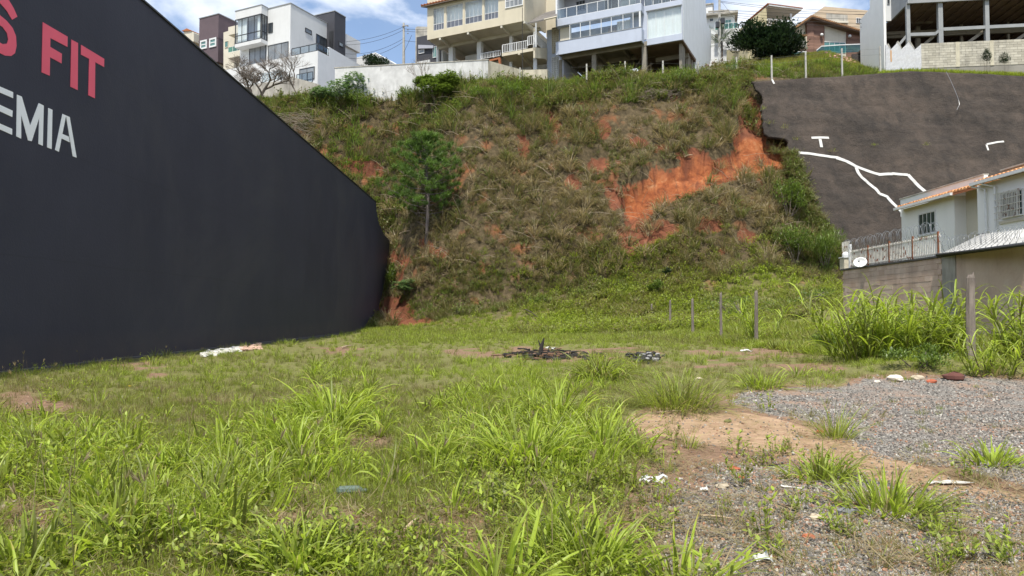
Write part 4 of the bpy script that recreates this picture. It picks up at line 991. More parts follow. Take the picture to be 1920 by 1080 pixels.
MB().slab([hb.w(0.02, -.6, zt + .1), hb.w(ub(hb, 1500, 20), -.6, zb(hb, 1500, 19)), hb.w(ub(hb, 1500, 20), 6, zb(hb, 1500, 19)), hb.w(0.02, 6, zt + .1)], .22).build('porch_roof', M['white'], ob)
MB().slab([hb.w(-.25, -.65, zt + .22), hb.w(ub(hb, 1500, 20) + .1, -.65, zb(hb, 1500, 19) + .12), hb.w(ub(hb, 1500, 20) + .1, 6, zb(hb, 1500, 19) + .12), hb.w(-.25, 6, zt + .22)], .1).build('roof_tiles', M['terra'], ob)
MB().box(hb, .02, ub(hb, 1486, 30, 3), 3.2, 3.4, 28, zt - 1).build('inner_wall', M['tan'], ob)
MB().box(hb, ub(hb, 1482, 40), ub(hb, 1485, 40), 0, .2, 28, zb(hb, 1483, 25)).build('column', M['white'], ob)
balustrade(ob, hb, .1, .1, ub(hb, 1484, 40), zb(hb, 1484, 51), 1.1, .28, w=.06)
MB().box(hb, .02, ub(hb, 1505, 60), 0.25, 3, 27, zb(hb, 1484, 51) - .003).build('lower_wall', M['cream'], ob)
hc2 = Frame(at(1533, 20, 118).xy, -8)
oc = thing('tan_house', 'tan flat topped house with recessed balcony behind the timber clad gable', 'house', hc2.w(5, 3, 34))
MB().prism(hc2, [hc2.hit(1520, 30), hc2.hit(1546, 12), hc2.hit(1632, 20), hc2.hit(1632, 110), hc2.hit(1520, 110)], 0, 7).build('wall', M['tan'], oc)
MB().prism(hc2, [hc2.hit(1549, 25), hc2.hit(1589, 28.5), hc2.hit(1589, 44), hc2.hit(1549, 44)], -.06, -.003).build('balcony_recess', M['stained_grey'], oc)
MB().prism(hc2, [hc2.hit(1549, 39), hc2.hit(1589, 41), hc2.hit(1589, 44), hc2.hit(1549, 44)], -.3, -.063).build('parapet', M['cream2'], oc)
window(oc, hc2, 0, ub(hc2, 1605, 40), ub(hc2, 1614, 40), zb(hc2, 1605, 44), zb(hc2, 1605, 33.5), 2, 1, 'white_frame', 'dk_glass', .08)
hd = Frame(at(1523, 90, 97).xy, -6)
od = thing('gable_house', 'cream house with timber clad panels and tiled gable roof behind grassy rise', 'house', hd.w(2, 3, 34.5))
def gab(x0, x1, v, mat, nm, y_of):
    MB().prism(hd, [hd.hit(x0, 112, v), hd.hit(x1, 112, v), hd.hit(x1, y_of(x1), v), hd.hit(x0, y_of(x0), v)], v, v + 5).build(nm, M[mat], od)
yr = lambda x: 31 + (1523 - x) * .68 if x < 1523 else 31 + (x - 1523) * .315
m_ = Mat('timber_cladding')
sp = m_.n('ShaderNodeSeparateXYZ'); m_.l(m_.pos(), sp.inputs[0])
row = m_.math('FLOOR', m_.math('MULTIPLY', sp.outputs[2], 4.5))
wnz = m_.n('ShaderNodeTexWhiteNoise', noise_dimensions='1D'); m_.l(row, wnz.inputs['W'])
gcl = m_.ramp(m_.math('ADD', m_.math('MULTIPLY', wnz.outputs[0], .5), m_.math('MULTIPLY', m_.noise(3, 5, stretch=(1, 1, 9)), .5)), [(.25, (.13, .065, .045)), (.75, (.27, .15, .105))])
gl_ = m_.ramp(m_.math('FRACT', m_.math('MULTIPLY', sp.outputs[2], 4.5)), [(0.0, 0.0), (.1, 1.0)])
m_.col(m_.mix(gl_, (.05, .03, .02), gcl)).rough(.7); M['timber'] = m_.m
gab(1488, 1512.5, .4, 'cream2', 'wall', yr); gab(1512.8, 1526, 0.0, 'timber', 'timber_panel', yr)
gab(1526.3, 1545.7, 0.12, 'timber', 'timber_panel', yr); gab(1546, 1587.7, .3, 'cream2', 'wall', yr); gab(1588, 1630, .1, 'timber', 'timber_panel', yr)
MB().prism(hd, [hd.hit(1466, 112, -.6), hd.hit(1513, 112, -.6), hd.hit(1513, 66.5, -.6), hd.hit(1478, 66, -.6), hd.hit(1466, 78, -.6)], -.6, .39).build('annex', M['cream'], od)
rt = MB()
def tilerow(x0, y0, x1, y1, n, v0, v1, dz):
    for i in range(n):
        a = (i + .5) / n; px, py = x0 + (x1 - x0) * a, y0 + (y1 - y0) * a
        u, z = hd.hit(px, py, v0)
        rt.tube([hd.w(u, v0, z), hd.w(u, v1, z + dz)], .15, 6)
tilerow(1484, 56.5, 1523, 29, 14, -.8, 6, .1); tilerow(1523, 29, 1632, 62, 30, -.8, 6, .1); tilerow(1475, 65.5, 1514, 66, 12, -1.2, .2, .25)
tag(rt.build('roof_tiles', paint('old_roof_tiles', (.30, .16, .075), .35, .9, .5), od), kind='stuff')
MB().prism(hd, [hd.hit(1484, 58, -.7), hd.hit(1523, 30.5, -.7), hd.hit(1632, 63.5, -.7), hd.hit(1632, 66, -.7), hd.hit(1523, 34, -.7), hd.hit(1487, 59, -.7)], -.7, 5.5).build('roof', paint('rafters', (.14, .09, .06)), od)
window(od, hd, .3, ub(hd, 1546.5, 82), ub(hd, 1587, 82), zb(hd, 1546, 96), zb(hd, 1546, 76.5), 4, 1, 'white_frame', 'teal_glass', .07)
MB().prism(hd, [hd.hit(1493, 98, -.63), hd.hit(1494, 91, -.63), hd.hit(1513, 89, -.63), hd.hit(1513, 98, -.63)], -.7, -.61).build('garage_door', M['brown_slab'], od)
for px, py in ((1540.5, 65.5), (1593, 68)): 
    u, z = hd.hit(px, py, -.1); MB().ball(hd.w(u, -.15, z), .22).build('wall_lamp', M['white_frame'], od)
def gr_line(pts, v, h, par):
    f = MB(); pn = []
    for (x0, y0), (x1, y1) in zip(pts, pts[1:]):
        a, b = hd.hit(x0, y0, v), hd.hit(x1, y1, v)
        f.prism(hd, [(a[0], a[1] - .08), (b[0], b[1] - .08), (b[0], b[1] + .04), (a[0], a[1] + .04)], v - .04, v + .04)
        pn.append((a, b))
    o = f.build('railing', M['white_frame'], par)
    for a, b in pn: MB().prism(hd, [(a[0], a[1] - h), (b[0], b[1] - h), (b[0], b[1] - .09), (a[0], a[1] - .09)], v - .01, v + .01).build('pane', M['green_glass'], o)
gr_line([(1531, 94), (1540, 86.5), (1575, 84), (1613, 82.5)], -2.0, 1.1, od)
gr_line([(1465, 95), (1512, 97)], -2.0, 1.0, od)
# dark little house on the left behind the boundary wall
hk = Frame(at(802, 60, 92).xy, A)
ok_ = thing('dark_house', 'small dark blue house with rendered gable beside the beige stilt house', 'house', hk.w(-1, 2, 27))
MB().prism(hk, [hk.hit(779, 120, 1), hk.hit(779, 52, 1), hk.hit(782, 49.5, 1), hk.hit(825, 51, 1), hk.hit(825, 120, 1)], 1, 6).build('wall', M['stained_grey'], ok_)
MB().box(hk, ub(hk, 781, 100), ub(hk, 822, 100), 0, .9, 24, zb(hk, 781, 70)).build('front', M['charcoal'], ok_)
MB().prism(hk, [hk.hit(784, 84, -.3), hk.hit(812, 85, -.3), hk.hit(812, 90, -.3), hk.hit(784, 91, -.3)], -.3, -.003).build('canopy', M['lilac'], ok_)
window(ok_, hk, 0, ub(hk, 785.5, 98), ub(hk, 796, 98), zb(hk, 785, 101.5), zb(hk, 785, 94.5), 1, 1, 'white_frame', 'mid_glass', .08)
window(ok_, hk, 0, ub(hk, 812, 98), ub(hk, 819, 98), zb(hk, 812, 109), zb(hk, 812, 88), 2, 1, 'white_frame', 'teal_glass', .06)
MB().box(hk, ub(hk, 783, 116, -1), ub(hk, 807, 116, -1), -1.2, -1, 24, zb(hk, 783, 117, -1)).build('low_wall', M['white'], ok_)
hw = Frame(at(690, 110, 100).xy, A)
ow = thing('white_roof_house', 'sliver of a low white roof behind the dark round shrub on the crest', 'house', hw.w(0, 1, 27))
MB().prism(hw, [hw.hit(664, 130), hw.hit(668, 108), hw.hit(704, 98), hw.hit(712, 104), hw.hit(712, 130)], 0, 5).build('wall', M['white'], ow)
# ------------------------------------------------------------------ shotcrete retaining slope
# plane leaning back: depth grows with height
def shot(px, py, off=0.0):
    d = ray(px, py)      # Y = a + b*z (towards camera by off)
    a, b = 57.0 - off, 0.52
    # Y=t*dy ; z=EYE+t*dz
    t = (a + b * EYE) / (d.y - b * d.z)
    return Vector((d.x * t, d.y * t, EYE + d.z * t))
LEFT = [(150,1409),(168,1420),(182,1432),(200,1427),(228,1431),(246,1432),(256,1440),(260,1462),(263,1474),(268,1479),(276,1474),(285,1476),(288,1490),(300,1499),(330,1508),(360,1518),(385,1529),(410,1540),(440,1558),(470,1578),(500,1592),(560,1610),(640,1640)]
def xleft(py): return float(np.interp(py, [a for a, b in LEFT], [b for a, b in LEFT]))
TOPL = [(1405,153),(1440,152),(1500,148),(1560,143.5),(1640,138.5),(1700,134),(1760,135),(1800,137),(1860,139),(1930,142),(2300,150)]
def ytop(px): return float(np.interp(px, [a for a, b in TOPL], [b for a, b in TOPL]))
rs = thing('retaining_slope', 'tall dark stained concrete slope facing with white patched cracks, right side', 'retaining wall', (25, 58, 1))
NT, NU = 150, 150
vs = []; 
for i in range(NT + 1):
    for j in range(NU + 1):
        t = i / NT; q = j / NU
        py0 = 152 + t * (640 - 152)
        xl = xleft(py0) + 1.2 * math.sin(py0 * .37) + .8 * math.sin(py0 * 1.1)
        px = xl + (2250 - xl) * q ** 1.1
        yt = ytop(px); py = yt + (py0 - 152) * (640 - yt) / (640 - 152)
        p = shot(px, py); vs.append(p)
V_ = np.array([tuple(p) for p in vs])
dn = fbm(V_[:, 0], V_[:, 2], 21, 4.0, 5) * .28 + fbm(V_[:, 0] * .3, V_[:, 2], 22, .8, 3) * .07
dn = dn + .05 * np.abs(np.mod(V_[:, 2] / 1.35 + fbm(V_[:, 0], V_[:, 2] * 0, 23, 6, 3) * .35, 1) - .5)
V_[:, 1] -= dn; V_[:, 2] += dn * .3
fs = [(i * (NU + 1) + j, (i + 1) * (NU + 1) + j, (i + 1) * (NU + 1) + j + 1, i * (NU + 1) + j + 1) for i in range(NT) for j in range(NU)]
mb = MB(); mb.add(V_, fs)
so = mb.build('concrete_face', M['shotcrete'], rs)
md = so.modifiers.new('thickness', 'SOLIDIFY'); md.thickness = .3; md.offset = -1
so.data.shade_smooth()
M['band'] = paint('grimy_white_band', (.5, .5, .49), .12, .85, .6, (.22, .2, .18), .3, 2)
def sdn(p):
    a = np.array([p.x]); c = np.array([p.z]); return float((fbm(a, c, 21, 4.0, 5) * .28 + fbm(a * .3, c, 22, .8, 3) * .07)[0])
def ribbon(pts, w, name, mat=None, off=.05):
    """flat band laid over the slope along a traced line"""
    w = w * .85; PP = []
    for (xa, ya), (xb, yb) in zip(pts, pts[1:]): PP += [(xa + (xb - xa) * k / 4, ya + (yb - ya) * k / 4) for k in range(4)]
    PP.append(pts[-1]); P = []
    for x, y in PP:
        p = shot(x, y); dd = sdn(p); P.append(p + Vector((0, -dd, dd * .3)) + Vector((0, -1, .52)) * off)
    nrm = Vector((0, -1, .52)).normalized(); mbx = MB(); vs = []
    for i, p in enumerate(P):
        d = (P[min(i + 1, len(P) - 1)] - P[max(i - 1, 0)]).normalized(); s_ = d.cross(nrm).normalized() * (w / 2)
        vs += [p - s_, p + s_, p + s_ - nrm * .10, p - s_ - nrm * .10]
    fs = []
    for i in range(len(P) - 1):
        a = 4 * i; b = a + 4
        for k in range(4): fs.append((a + k, a + (k + 1) % 4, b + (k + 1) % 4, b + k))
    fs += [(0, 1, 2, 3), tuple(4 * (len(P) - 1) + k for k in (3, 2, 1, 0))]
    mbx.add(vs, fs)
    return mbx.build(name, mat or M['band'], rs)
ribbon([(1497,287.5),(1515,289.5),(1545,293),(1570,295.5),(1582,300),(1607,312)], .33, 'sealing_band')
ribbon([(1568,296.5),(1590,303),(1606,311.5),(1625,318),(1650,326)], .34, 'sealing_band')
ribbon([(1648,326.5),(1674,326)], .34, 'sealing_band')
ribbon([(1673,325),(1702,328.5)], .33, 'sealing_band')
ribbon([(1702,328),(1712,338),(1722,350),(1733,360.5)], .38, 'sealing_band')
ribbon([(1606,313),(1610,323),(1617,332),(1630,343),(1642,353),(1650,363)], .32, 'sealing_band')
ribbon([(1650,363),(1664,368.5),(1672,379),(1684,391),(1692,400)], .32, 'sealing_band')
ribbon([(1520.5,260),(1553,260)], .3, 'sealing_band')
ribbon([(1536,263),(1539,278)], .3, 'sealing_band')
ribbon([(1851,270),(1870,266.5),(1882,265.5)], .22, 'sealing_band')
ribbon([(1850,271),(1851,276),(1853,282)], .18, 'sealing_band')
cb_ = MB().tube([shot(x, y, .55) for x, y in ((1774,134),(1782,150),(1790,168),(1797,186),(1799,196),(1794,206))], .018, 5).build('hanging_cable', M['wire'], rs)
ribbon([(1447,150),(1451,158)], .2, 'paint_drip')
# ------------------------------------------------------------------ white neighbour house (right)
hr = Frame((22.5, 0), -90)      # U = +Y, V = -X ; negative-X side faces the lot
hr = Frame((22.5, 0), 90)       # V = +X into the house, U = -Y
nh = thing('neighbour_house', 'white two storey house with orange tiled eaves and barred windows, right edge', 'house', (24, 38, 1))
def H(px, py, v=0.0): return hr.hit(px, py, v)
uF_ = H(1690, 400)[0]; u2 = H(1789, 380)[0]
zE = H(1690, 394)[1]
uN = H(1832, 380, -.5)[0]
MB().box(hr, uF_, u2, 0, .2, 1, zE + .02).build('wall', M['bright_white'], nh)
MB().box(hr, u2 - .2, u2, .203, .8, 1, zE + .02).build('wall', M['bright_white'], nh)
MB().box(hr, u2, uN + .6, .6, .8, 1, zE + .35).build('recessed_wall', M['cream2'], nh)
MB().box(hr, uF_, uF_ + .2, .203, 7, 1, zE - .02).build('end_wall', M['white'], nh)
a, b = H(1723.5, 420)[0], H(1755.5, 420)[0]
zs0, zs1 = H(1740, 438.5)[1], H(1740, 398)[1]
m_ = Mat('green_curtained_glass'); cg = m_.ramp(m_.noise(5, 2, stretch=(1, 9, .05)), [(.4, (.015, .035, .035)), (.6, (.05, .09, .088))]); m_.col(cg).rough(.08); M['green_pane'] = m_.m
window(nh, hr, 0, a, b, zs0, zs1, 4, 1, 'white_frame', 'green_pane', .05, .06)
MB().box(hr, a - .08, b + .08, -.1, -.003, zs0 - .09, zs0 - .003).build('sill', M['white'], nh)
uG0 = H(1675, 395, -.55)[0]
MB().box(hr, uG0, H(1781, 367, -.55)[0], -.55, -.4, zE - .05, zE + .08).build('gutter', M['white_frame'], nh)
def tiles(fr, u0, u1, v0, v1, z0_, z1_, sp, parent, mat):
    n = int((u1 - u0) / sp)
    L = math.hypot(v1 - v0, z1_ - z0_); rows = max(2, round(L / .42))
    tm = MB()
    K = 5; ring = []
    dv = (v1 - v0) / rows * 1.15; dz_ = (z1_ - z0_) / rows * 1.15
    f0 = Frame((0, 0), fr.deg)
    for k, (vv_, zz_, rr) in enumerate(((0, 0.03, 1.0), (dv, dz_, .85))):
        for i in range(K + 1):
            an = PI * i / K; ring.append(f0.w(sp * .5 * rr * math.cos(an), vv_, zz_ + sp * .42 * rr * math.sin(an)))
    fs = [(i, i + 1, i + K + 2, i + K + 1) for i in range(K)] + [tuple(range(K, -1, -1))]
    tm.add(ring, fs); me_ = tm.mesh('tile', mat)
    for i in range(n):
        for r in range(rows):
            q = r / rows
            link_mesh('tile', me_, parent, fr.w(u0 + (i + .5) * sp, v0 + (v1 - v0) * q, z0_ + (z1_ - z0_) * q + random.uniform(-.01, .01)))
m_ = Mat('clay_tile'); rr_ = m_.n('ShaderNodeObjectInfo').outputs['Random']
m_.col(m_.mix(m_.ramp(m_.noise(4, 4), [(.55, 0.0), (.75, .6)]), m_.ramp(rr_, [(0.0, (.42, .17, .065)), (1.0, (.62, .33, .15))]), (.2, .12, .08))).rough(.85); M['tile'] = m_.m
ut_ = uN - .02
MB().slab([hr.w(uG0 + .02, -.42, zE + .04), hr.w(ut_, -.42, zE + .04), hr.w(ut_, 1.5, zE + .62), hr.w(uG0 + .02, 1.5, zE + .62)], .1).build('roof', M['terra'], nh)
tiles(hr, uG0 + .1, ut_, -.4, 1.45, zE + .06, zE + .62, .26, nh, M['tile'])
zP = H(1690, 374, 1.5)[1]
MB().box(hr, H(1688, 374, 1.5)[0], H(1845, 330, 1.5)[0] , 1.5, 1.7, zE, zP).build('parapet', M['bright_white'], nh)
MB().box(hr, H(1688, 374, 1.5)[0] - .05, H(1845, 330, 1.5)[0], 1.45, 1.75, zP + .003, zP + .07).build('coping', M['stained_grey'], nh)
# near wing
vN2 = -.6
zE2 = H(1832, 350, vN2)[1]
uE = hr.hit(1833, 400, vN2)[0]
MB().box(hr, uE, uE + 9, vN2, vN2 + .2, 1, zE2 + .05).build('near_wall', M['bright_white'], nh)
MB().box(hr, uE, uE + .2, vN2 + .203, .59, 1, zE2 + .03).build('near_wall', M['bright_white'], nh)
ug = H(1817, 356, vN2 - .5)[0]
MB().box(hr, ug, uE + 9, vN2 - .5, vN2 - .36, zE2 - .02, zE2 + .12).build('gutter', M['white_frame'], nh)
MB().slab([hr.w(ug + .02, vN2 - .38, zE2 + .06), hr.w(uE + 9, vN2 - .38, zE2 + .06), hr.w(uE + 9, vN2 + 1.1, zE2 + .5), hr.w(ug + .02, vN2 + 1.1, zE2 + .5)], .1).build('roof', M['terra'], nh)
tiles(hr, ug + .1, uE + 4.2, vN2 - .36, vN2 + 1.05, zE2 + .08, zE2 + .5, .26, nh, M['tile'])
zP2 = H(1834, 334, vN2 + 1.1)[1]
MB().box(hr, ug, uE + 9, vN2 + 1.1, vN2 + 1.3, zE2, zP2).build('parapet', M['stained_grey'], nh)
MB().box(hr, ug - .08, uE + 9, vN2 + 1.02, vN2 + 1.36, zP2 + .003, zP2 + .07).build('coping', M['stained_grey'], nh)
a, b = H(1879, 390, vN2)[0], H(1921, 390, vN2)[0]
zs0, zs1 = H(1879, 411, vN2)[1], H(1879, 363, vN2)[1]
window(nh, hr, vN2, a, b, zs0, zs1, 4, 1, 'white_frame', 'green_pane', .06, .07)
curt = MB()
gb = MB()
for i in range(15): q = a + (b - a) * (i + .5) / 15; gb.box(hr, q - .012, q + .012, vN2 - .2, vN2 - .175, zs0 - .02, zs1 + .02)
for k in range(5): q = zs0 + (zs1 - zs0) * k / 4; gb.box(hr, a - .25, b + .1, vN2 - .215, vN2 - .19, q - .014, q + .014)
gb.build('window_bars', M['rail_white'], nh)
MB().box(hr, a - .15, b + .15, vN2 - .06, vN2 - .003, zs0 - .22, zs0 - .1).build('sill', M['cream2'], nh)
for x0, x1 in ((1852.5, 1852.5), (1871, 1873)):
    q = H(x0, 400, vN2)[0]
    MB().tube([hr.w(H(x0 - 14 if x0 < 1860 else x0 - 13, 358, vN2)[0], vN2 - .4, zE2 - .05), hr.w(q, vN2 - .12, zE2 - .25), hr.w(q, vN2 - .1, H(x0, 436, vN2)[1])], .05, 8).build('downpipe', M['white_frame'], nh)
# carport roof (white sheet metal) above the boundary wall, grey meter pillar
WX = 15.0
bwf = Frame((WX, 0), 90)
def B(px, py, v=0.0): return bwf.hit(px, py, v)
cp = thing('carport_roof', 'sloping white sheet metal roof just behind the pinkish boundary wall', 'roof', (16.5, 24, 3.5))
q0 = Vector(bwf.w(B(1764, 476)[0], .1, B(1764, 476)[1])); 
cpm = MB()
pA = at(1764, 476, 24.6); pB = at(1932, 452, 19.3); pC = at(1932, 428, 24.0); pD = at(1836, 441, 28.0)
nrib = 16
for i in range(nrib):
    a0, a1 = i / nrib, (i + 1) / nrib
    l0 = pA.lerp(pB, a0); l1 = pA.lerp(pB, a1 - .12 / nrib); u0_ = pD.lerp(pC, a0); u1_ = pD.lerp(pC, a1 - .12 / nrib)
    cpm.slab([tuple(l0), tuple(l1), tuple(u1_), tuple(u0_)], .04)
    m0 = pA.lerp(pB, a1 - .12 / nrib); m1 = pA.lerp(pB, a1); n0 = pD.lerp(pC, a1 - .12 / nrib); n1_ = pD.lerp(pC, a1)
    up = Vector((0, 0, .045)); cpm.slab([tuple(m0 + up), tuple(m1 + up), tuple(n1_ + up), tuple(n0 + up)], .07)
cpm.build('sheet', paint('dusty_white_sheet', (.46, .46, .45), .2, .6, .8), cp)
MB().tube([at(1756, 478, 24.9), at(1932, 457.5, 19.1)], .05, 6).build('gutter', M['cable'], cp)
mp_ = thing('meter_pillar', 'grey rendered pillar with slate cap above the white carport roof', 'pillar', (18, 28, 3))
fp = Frame(at(1845, 455, 28.5).xy, 20)
MB().box(fp, 0, .42, 0, .42, 2, at(1845, 441, 28.5).z).build('shaft', M['stained_grey'], mp_)
MB().box(fp, -.1, .52, -.1, .52, at(1845, 441, 28.5).z + .003, at(1845, 437.5, 28.5).z).build('cap', M['charcoal'], mp_)
# ------------------------------------------------------------------ boundary wall + fence + razor wire
bw = thing('boundary_wall', 'pinkish stained block and render wall behind the tall grass, right side', 'wall', (WX, 24, .3))
uA = B(1580, 508)[0]; zT = .5 * (B(1582, 508)[1] + B(1915, 461)[1])
m_ = Mat('pink_render')
c1 = m_.ramp(m_.noise(.7, 6, .62), [(.3, (.45, .32, .25)), (.55, (.56, .43, .35)), (.75, (.62, .52, .44))])
st = m_.ramp(m_.noise(1.3, 6, .65, stretch=(1, 1, .15)), [(.5, 0.0), (.75, .6)])
m_.col(m_.mix(st, c1, (.25, .19, .15))).rough(.95).bump(m_.noise(9, 5), .4, .03); M['pink'] = m_.m
uJ = B(1768, 500)[0]; uM = B(1793, 500)[0]
MB().box(bwf, uM, uM + 16, 0, .2, -.3, zT).build('rendered_panel', M['pink'], bw)
MB().box(bwf, uJ, uM - .003, -.04, .24, -.3, zT).build('pilaster', M['stained_grey'], bw)
MB().box(bwf, uA, uJ - .003, .02, .2, -.3, zT).build('mortar', M['pink'], bw)
MB().box(bwf, uA - .1, uM + 16, -.06, .26, zT + .003, zT + .07).build('coping', paint('black_mould_coping', (.07, .068, .065), .3, .95, .4), bw)
m_ = Mat('pink_block'); rr_ = m_.n('ShaderNodeObjectInfo').outputs['Random']
cc_ = m_.ramp(m_.math('ADD', m_.math('MULTIPLY', rr_, .22), m_.math('MULTIPLY', m_.noise(1.2, 6, .6), .78)), [(.3, (.45, .32, .25)), (.7, (.62, .49, .41))])
m_.col(m_.mix(m_.ramp(m_.noise(1.5, 5, .6, stretch=(1, 1, .2)), [(.5, 0.0), (.8, .6)]), cc_, (.2, .16, .13))).rough(.95).bump(m_.noise(25, 4), .4, .01); M['pink_block'] = m_.m
bh = .2; bl = .4
full = MB().box(Frame((0, 0), 90), 0, bl - .007, 0, .05, 0, bh - .007).mesh('block', M['pink_block'])
nb = 0
for r in range(int((zT - .9) / bh)):
    u = uA + (0 if r % 2 else bl / 2 * 0) - (bl / 2 if r % 2 else 0) + bl / 2
    while u + bl < uJ and nb < 290:
        link_mesh('block', full, bw, bwf.w(u, -.005 + random.uniform(-.004, .004), zT - (r + 1) * bh)); u += bl; nb += 1
# railing
fe = thing('picket_railing', 'low white metal picket railing with rusty posts on the boundary wall', 'fence', (WX, 28, zT + .07))
zR = zT + .07; hR = .78
uP0 = B(1594, 480, .1)[0]; uP1 = B(1764, 460, .1)[0]
me_ = MB().box(Frame((0, 0), 90), -.012, .012, -.012, .012, 0, hR).mesh('picket', M['rail_white'])
n = int((uP1 - uP0) / .11)
for i in range(n): link_mesh('picket', me_, fe, bwf.w(uP0 + (uP1 - uP0) * (i + .5) / n, .1, zR))
MB().box(bwf, uP0, uP1, .08, .12, zR + .08, zR + .12).build('rail', M['rail_white'], fe)
MB().box(bwf, uP0, uP1, .085, .115, zR + hR - .1, zR + hR - .06).build('rail', M['rail_white'], fe)
for px in (1628, 1668, 1712, 1760):
    q = B(px, 480, .1)[0]; MB().box(bwf, q - .028, q + .028, .07, .13, zR, zR + hR + .1).build('post', M['rust'], fe)
q = B(1594, 480, .1)[0]; MB().box(bwf, q - .05, q + .05, .05, .15, zR, B(1594, 458, .1)[1]).build('post', M['white_frame'], fe)
fr_ = MB()
for i in range(7): q = B(1579, 470, .4)[0] + i * .11; fr_.box(bwf, q - .012, q + .012, .4, .424, zR, zR + 1.3)
fr_.build('corner_panel', M['rail_white'], fe)
rz = MB(); pts = []; 
ua_, ub_2 = B(1585, 470, .1)[0], B(1925, 430, .1)[0]; turns = 62
for i in range(turns * 14):
    a = i / 14; q = ua_ + (ub_2 - ua_) * i / (turns * 14)
    rr = .27 + .04 * math.sin(a * 1.7) ; base_z = zR + (hR + .22 if q < uP1 else .28) 
    k = min(1, max(0, (q - uP1 + .4) / .8)); base_z = (zR + hR + .22) * (1 - k) + (zR + .33) * k
    pts.append(bwf.w(q + .06 * math.sin(a * 2.1), .1 + rr * .6 * math.cos(2 * PI * a), base_z + rr * math.sin(2 * PI * a)))
rz.tube(pts, .0065, 3)
tag(rz.build('razor_wire', M['wire']), 'coiled razor wire running along the top of the boundary wall railing', 'razor wire')
pc = thing('gate_pillar', 'small cream pillar with a round white globe lamp at the wall corner', 'pillar', at(1585, 507, 31.6))
f_ = Frame((WX + .15, 31.75), 90)
q = B(1585, 500, .3)[0]
MB().box(bwf, q - .22, q + .22, .15, .5, zR, B(1585, 484, .3)[1]).build('shaft', M['cream'], pc)
MB().box(bwf, q - .26, q + .26, .11, .54, B(1585, 484, .3)[1] + .003, B(1585, 482, .3)[1]).build('cap', M['white'], pc)
MB().ball(bwf.w(q, .32, B(1585, 478, .3)[1]), .15, n=14, m=9).build('globe_lamp', M['white_frame'], pc, smooth=True)
# satellite dish
dc = at(1613.5, 493, 29.2); dc.x = WX - .25; dc.y = (WX - .25) * F / (1613.5 - 960); dc = at(1613.5, 493, dc.y)
sd2 = thing('satellite_dish', 'oval white satellite dish fixed low on the picket railing', 'satellite dish', dc)
mbd = MB(); ax = Vector((-.55, -.75, .35)).normalized(); e1 = ax.cross(Vector((0, 0, 1))).normalized(); e2 = e1.cross(ax)
vs = [tuple(dc)]; NR = 5; NS = 20
for r in range(1, NR + 1):
    for k in range(NS):
        an = 2 * PI * k / NS; q = r / NR
        vs.append(tuple(dc + e1 * (.27 * q * math.cos(an)) + e2 * (.23 * q * math.sin(an)) + ax * (.08 * q * q)))
fs = [(0, 1 + k, 1 + (k + 1) % NS) for k in range(NS)]
for r in range(NR - 1):
    for k in range(NS): fs.append((1 + r * NS + k, 1 + (r + 1) * NS + k, 1 + (r + 1) * NS + (k + 1) % NS, 1 + r * NS + (k + 1) % NS))
mbd.add(vs, fs); d_ = mbd.build('dish', M['white_frame'], sd2, smooth=True); d_.modifiers.new('t', 'SOLIDIFY').thickness = .012
MB().tube([dc - e2 * .2, dc - e2 * .1 + ax * .35], .012, 5).build('arm', M['wire'], sd2)
MB().ball(dc - e2 * .08 + ax * .37, .04).build('receiver', M['wire'], sd2)
MB().tube([dc - ax * .02, dc - ax * .3], .02, 5).build('mount', M['wire'], sd2)
# ------------------------------------------------------------------ fence posts, poles, wires
def post(name, label, cat, base, top_z, w, mat, group, lean=(0, 0), rnd_=False, parts=True):
    t = thing(name, label, cat, base, group)
    h = top_z - base[2]; mb = MB()
    if rnd_:
        pts = [(base[0] + lean[0] * k + random.uniform(-.01, .01), base[1] + lean[1] * k, base[2] - .3 + (h + .3) * k) for k in (0, .3, .55, .8, .97, 1)]
        mb.tube(pts, [w * .56, w * .53, w * .5, w * .48, w * .45, w * .3], 8)
        a = Vector(pts[-1]); mb.tube([a + Vector((w * .2, 0, -.1)), a + Vector((w * .3, 0, .05))], [w * .2, w * .05], 5)
    else:
        x, y = base[0], base[1]
        mb.hexa([(x - w / 2, y - w / 2, base[2] - .4), (x + w / 2, y - w / 2, base[2] - .4), (x + w / 2, y + w / 2, base[2] - .4), (x - w / 2, y + w / 2, base[2] - .4)] +
                [(x - w * .42 + lean[0], y - w * .42 + lean[1], top_z), (x + w * .42 + lean[0], y - w * .42 + lean[1], top_z), (x + w * .42 + lean[0], y + w * .42 + lean[1], top_z), (x - w * .42 + lean[0], y + w * .42 + lean[1], top_z)])
    mb.build('shaft', M[mat], t)
    return t
G_ = 'old wooden fence posts across the lot'
tops = []
for px, yt, yb, Y, w, lab in ((1819, 515, 700, 14.9, .15, 'thick grey wooden post, nearest, between the tall grass clumps at right'),
        (1418, 545, 648, 29, .125, 'grey wooden post with a charred dark top beside yellow-green cane shoots'),
        (1352, 549, 632, 34.2, .11, 'slim grey wooden post directly left of the charred topped post'),
        (1299, 560, 630, 39.5, .125, 'middle grey wooden post in the row, slightly crooked'),
        (1257, 563, 619, 45, .12, 'short grey wooden post, second from the far end of the row'),
        (1222, 570, 612, 51, .12, 'shortest grey wooden post at the far end of the row'),
        (1141, 533, 571, 57.2, .12, 'pale thin stake standing alone on the lower slope')):
    b = at(px, yb, Y); b.z = min(b.z, gz(b.x, b.y)); tp = at(px + random.uniform(-1, 1), yt, Y)
    post('wooden_post', lab, 'post', b, tp.z, w * 1.2, 'post_wood', G_, (tp.x - b.x, 0), True); tops.append(tp)
fw = MB()
for k in (.25, .6):
    fw.tube([p + Vector((0, -.06, -k - .12 * (i % 2) * k)) for i, p in enumerate(tops[1:6])], .006, 3)
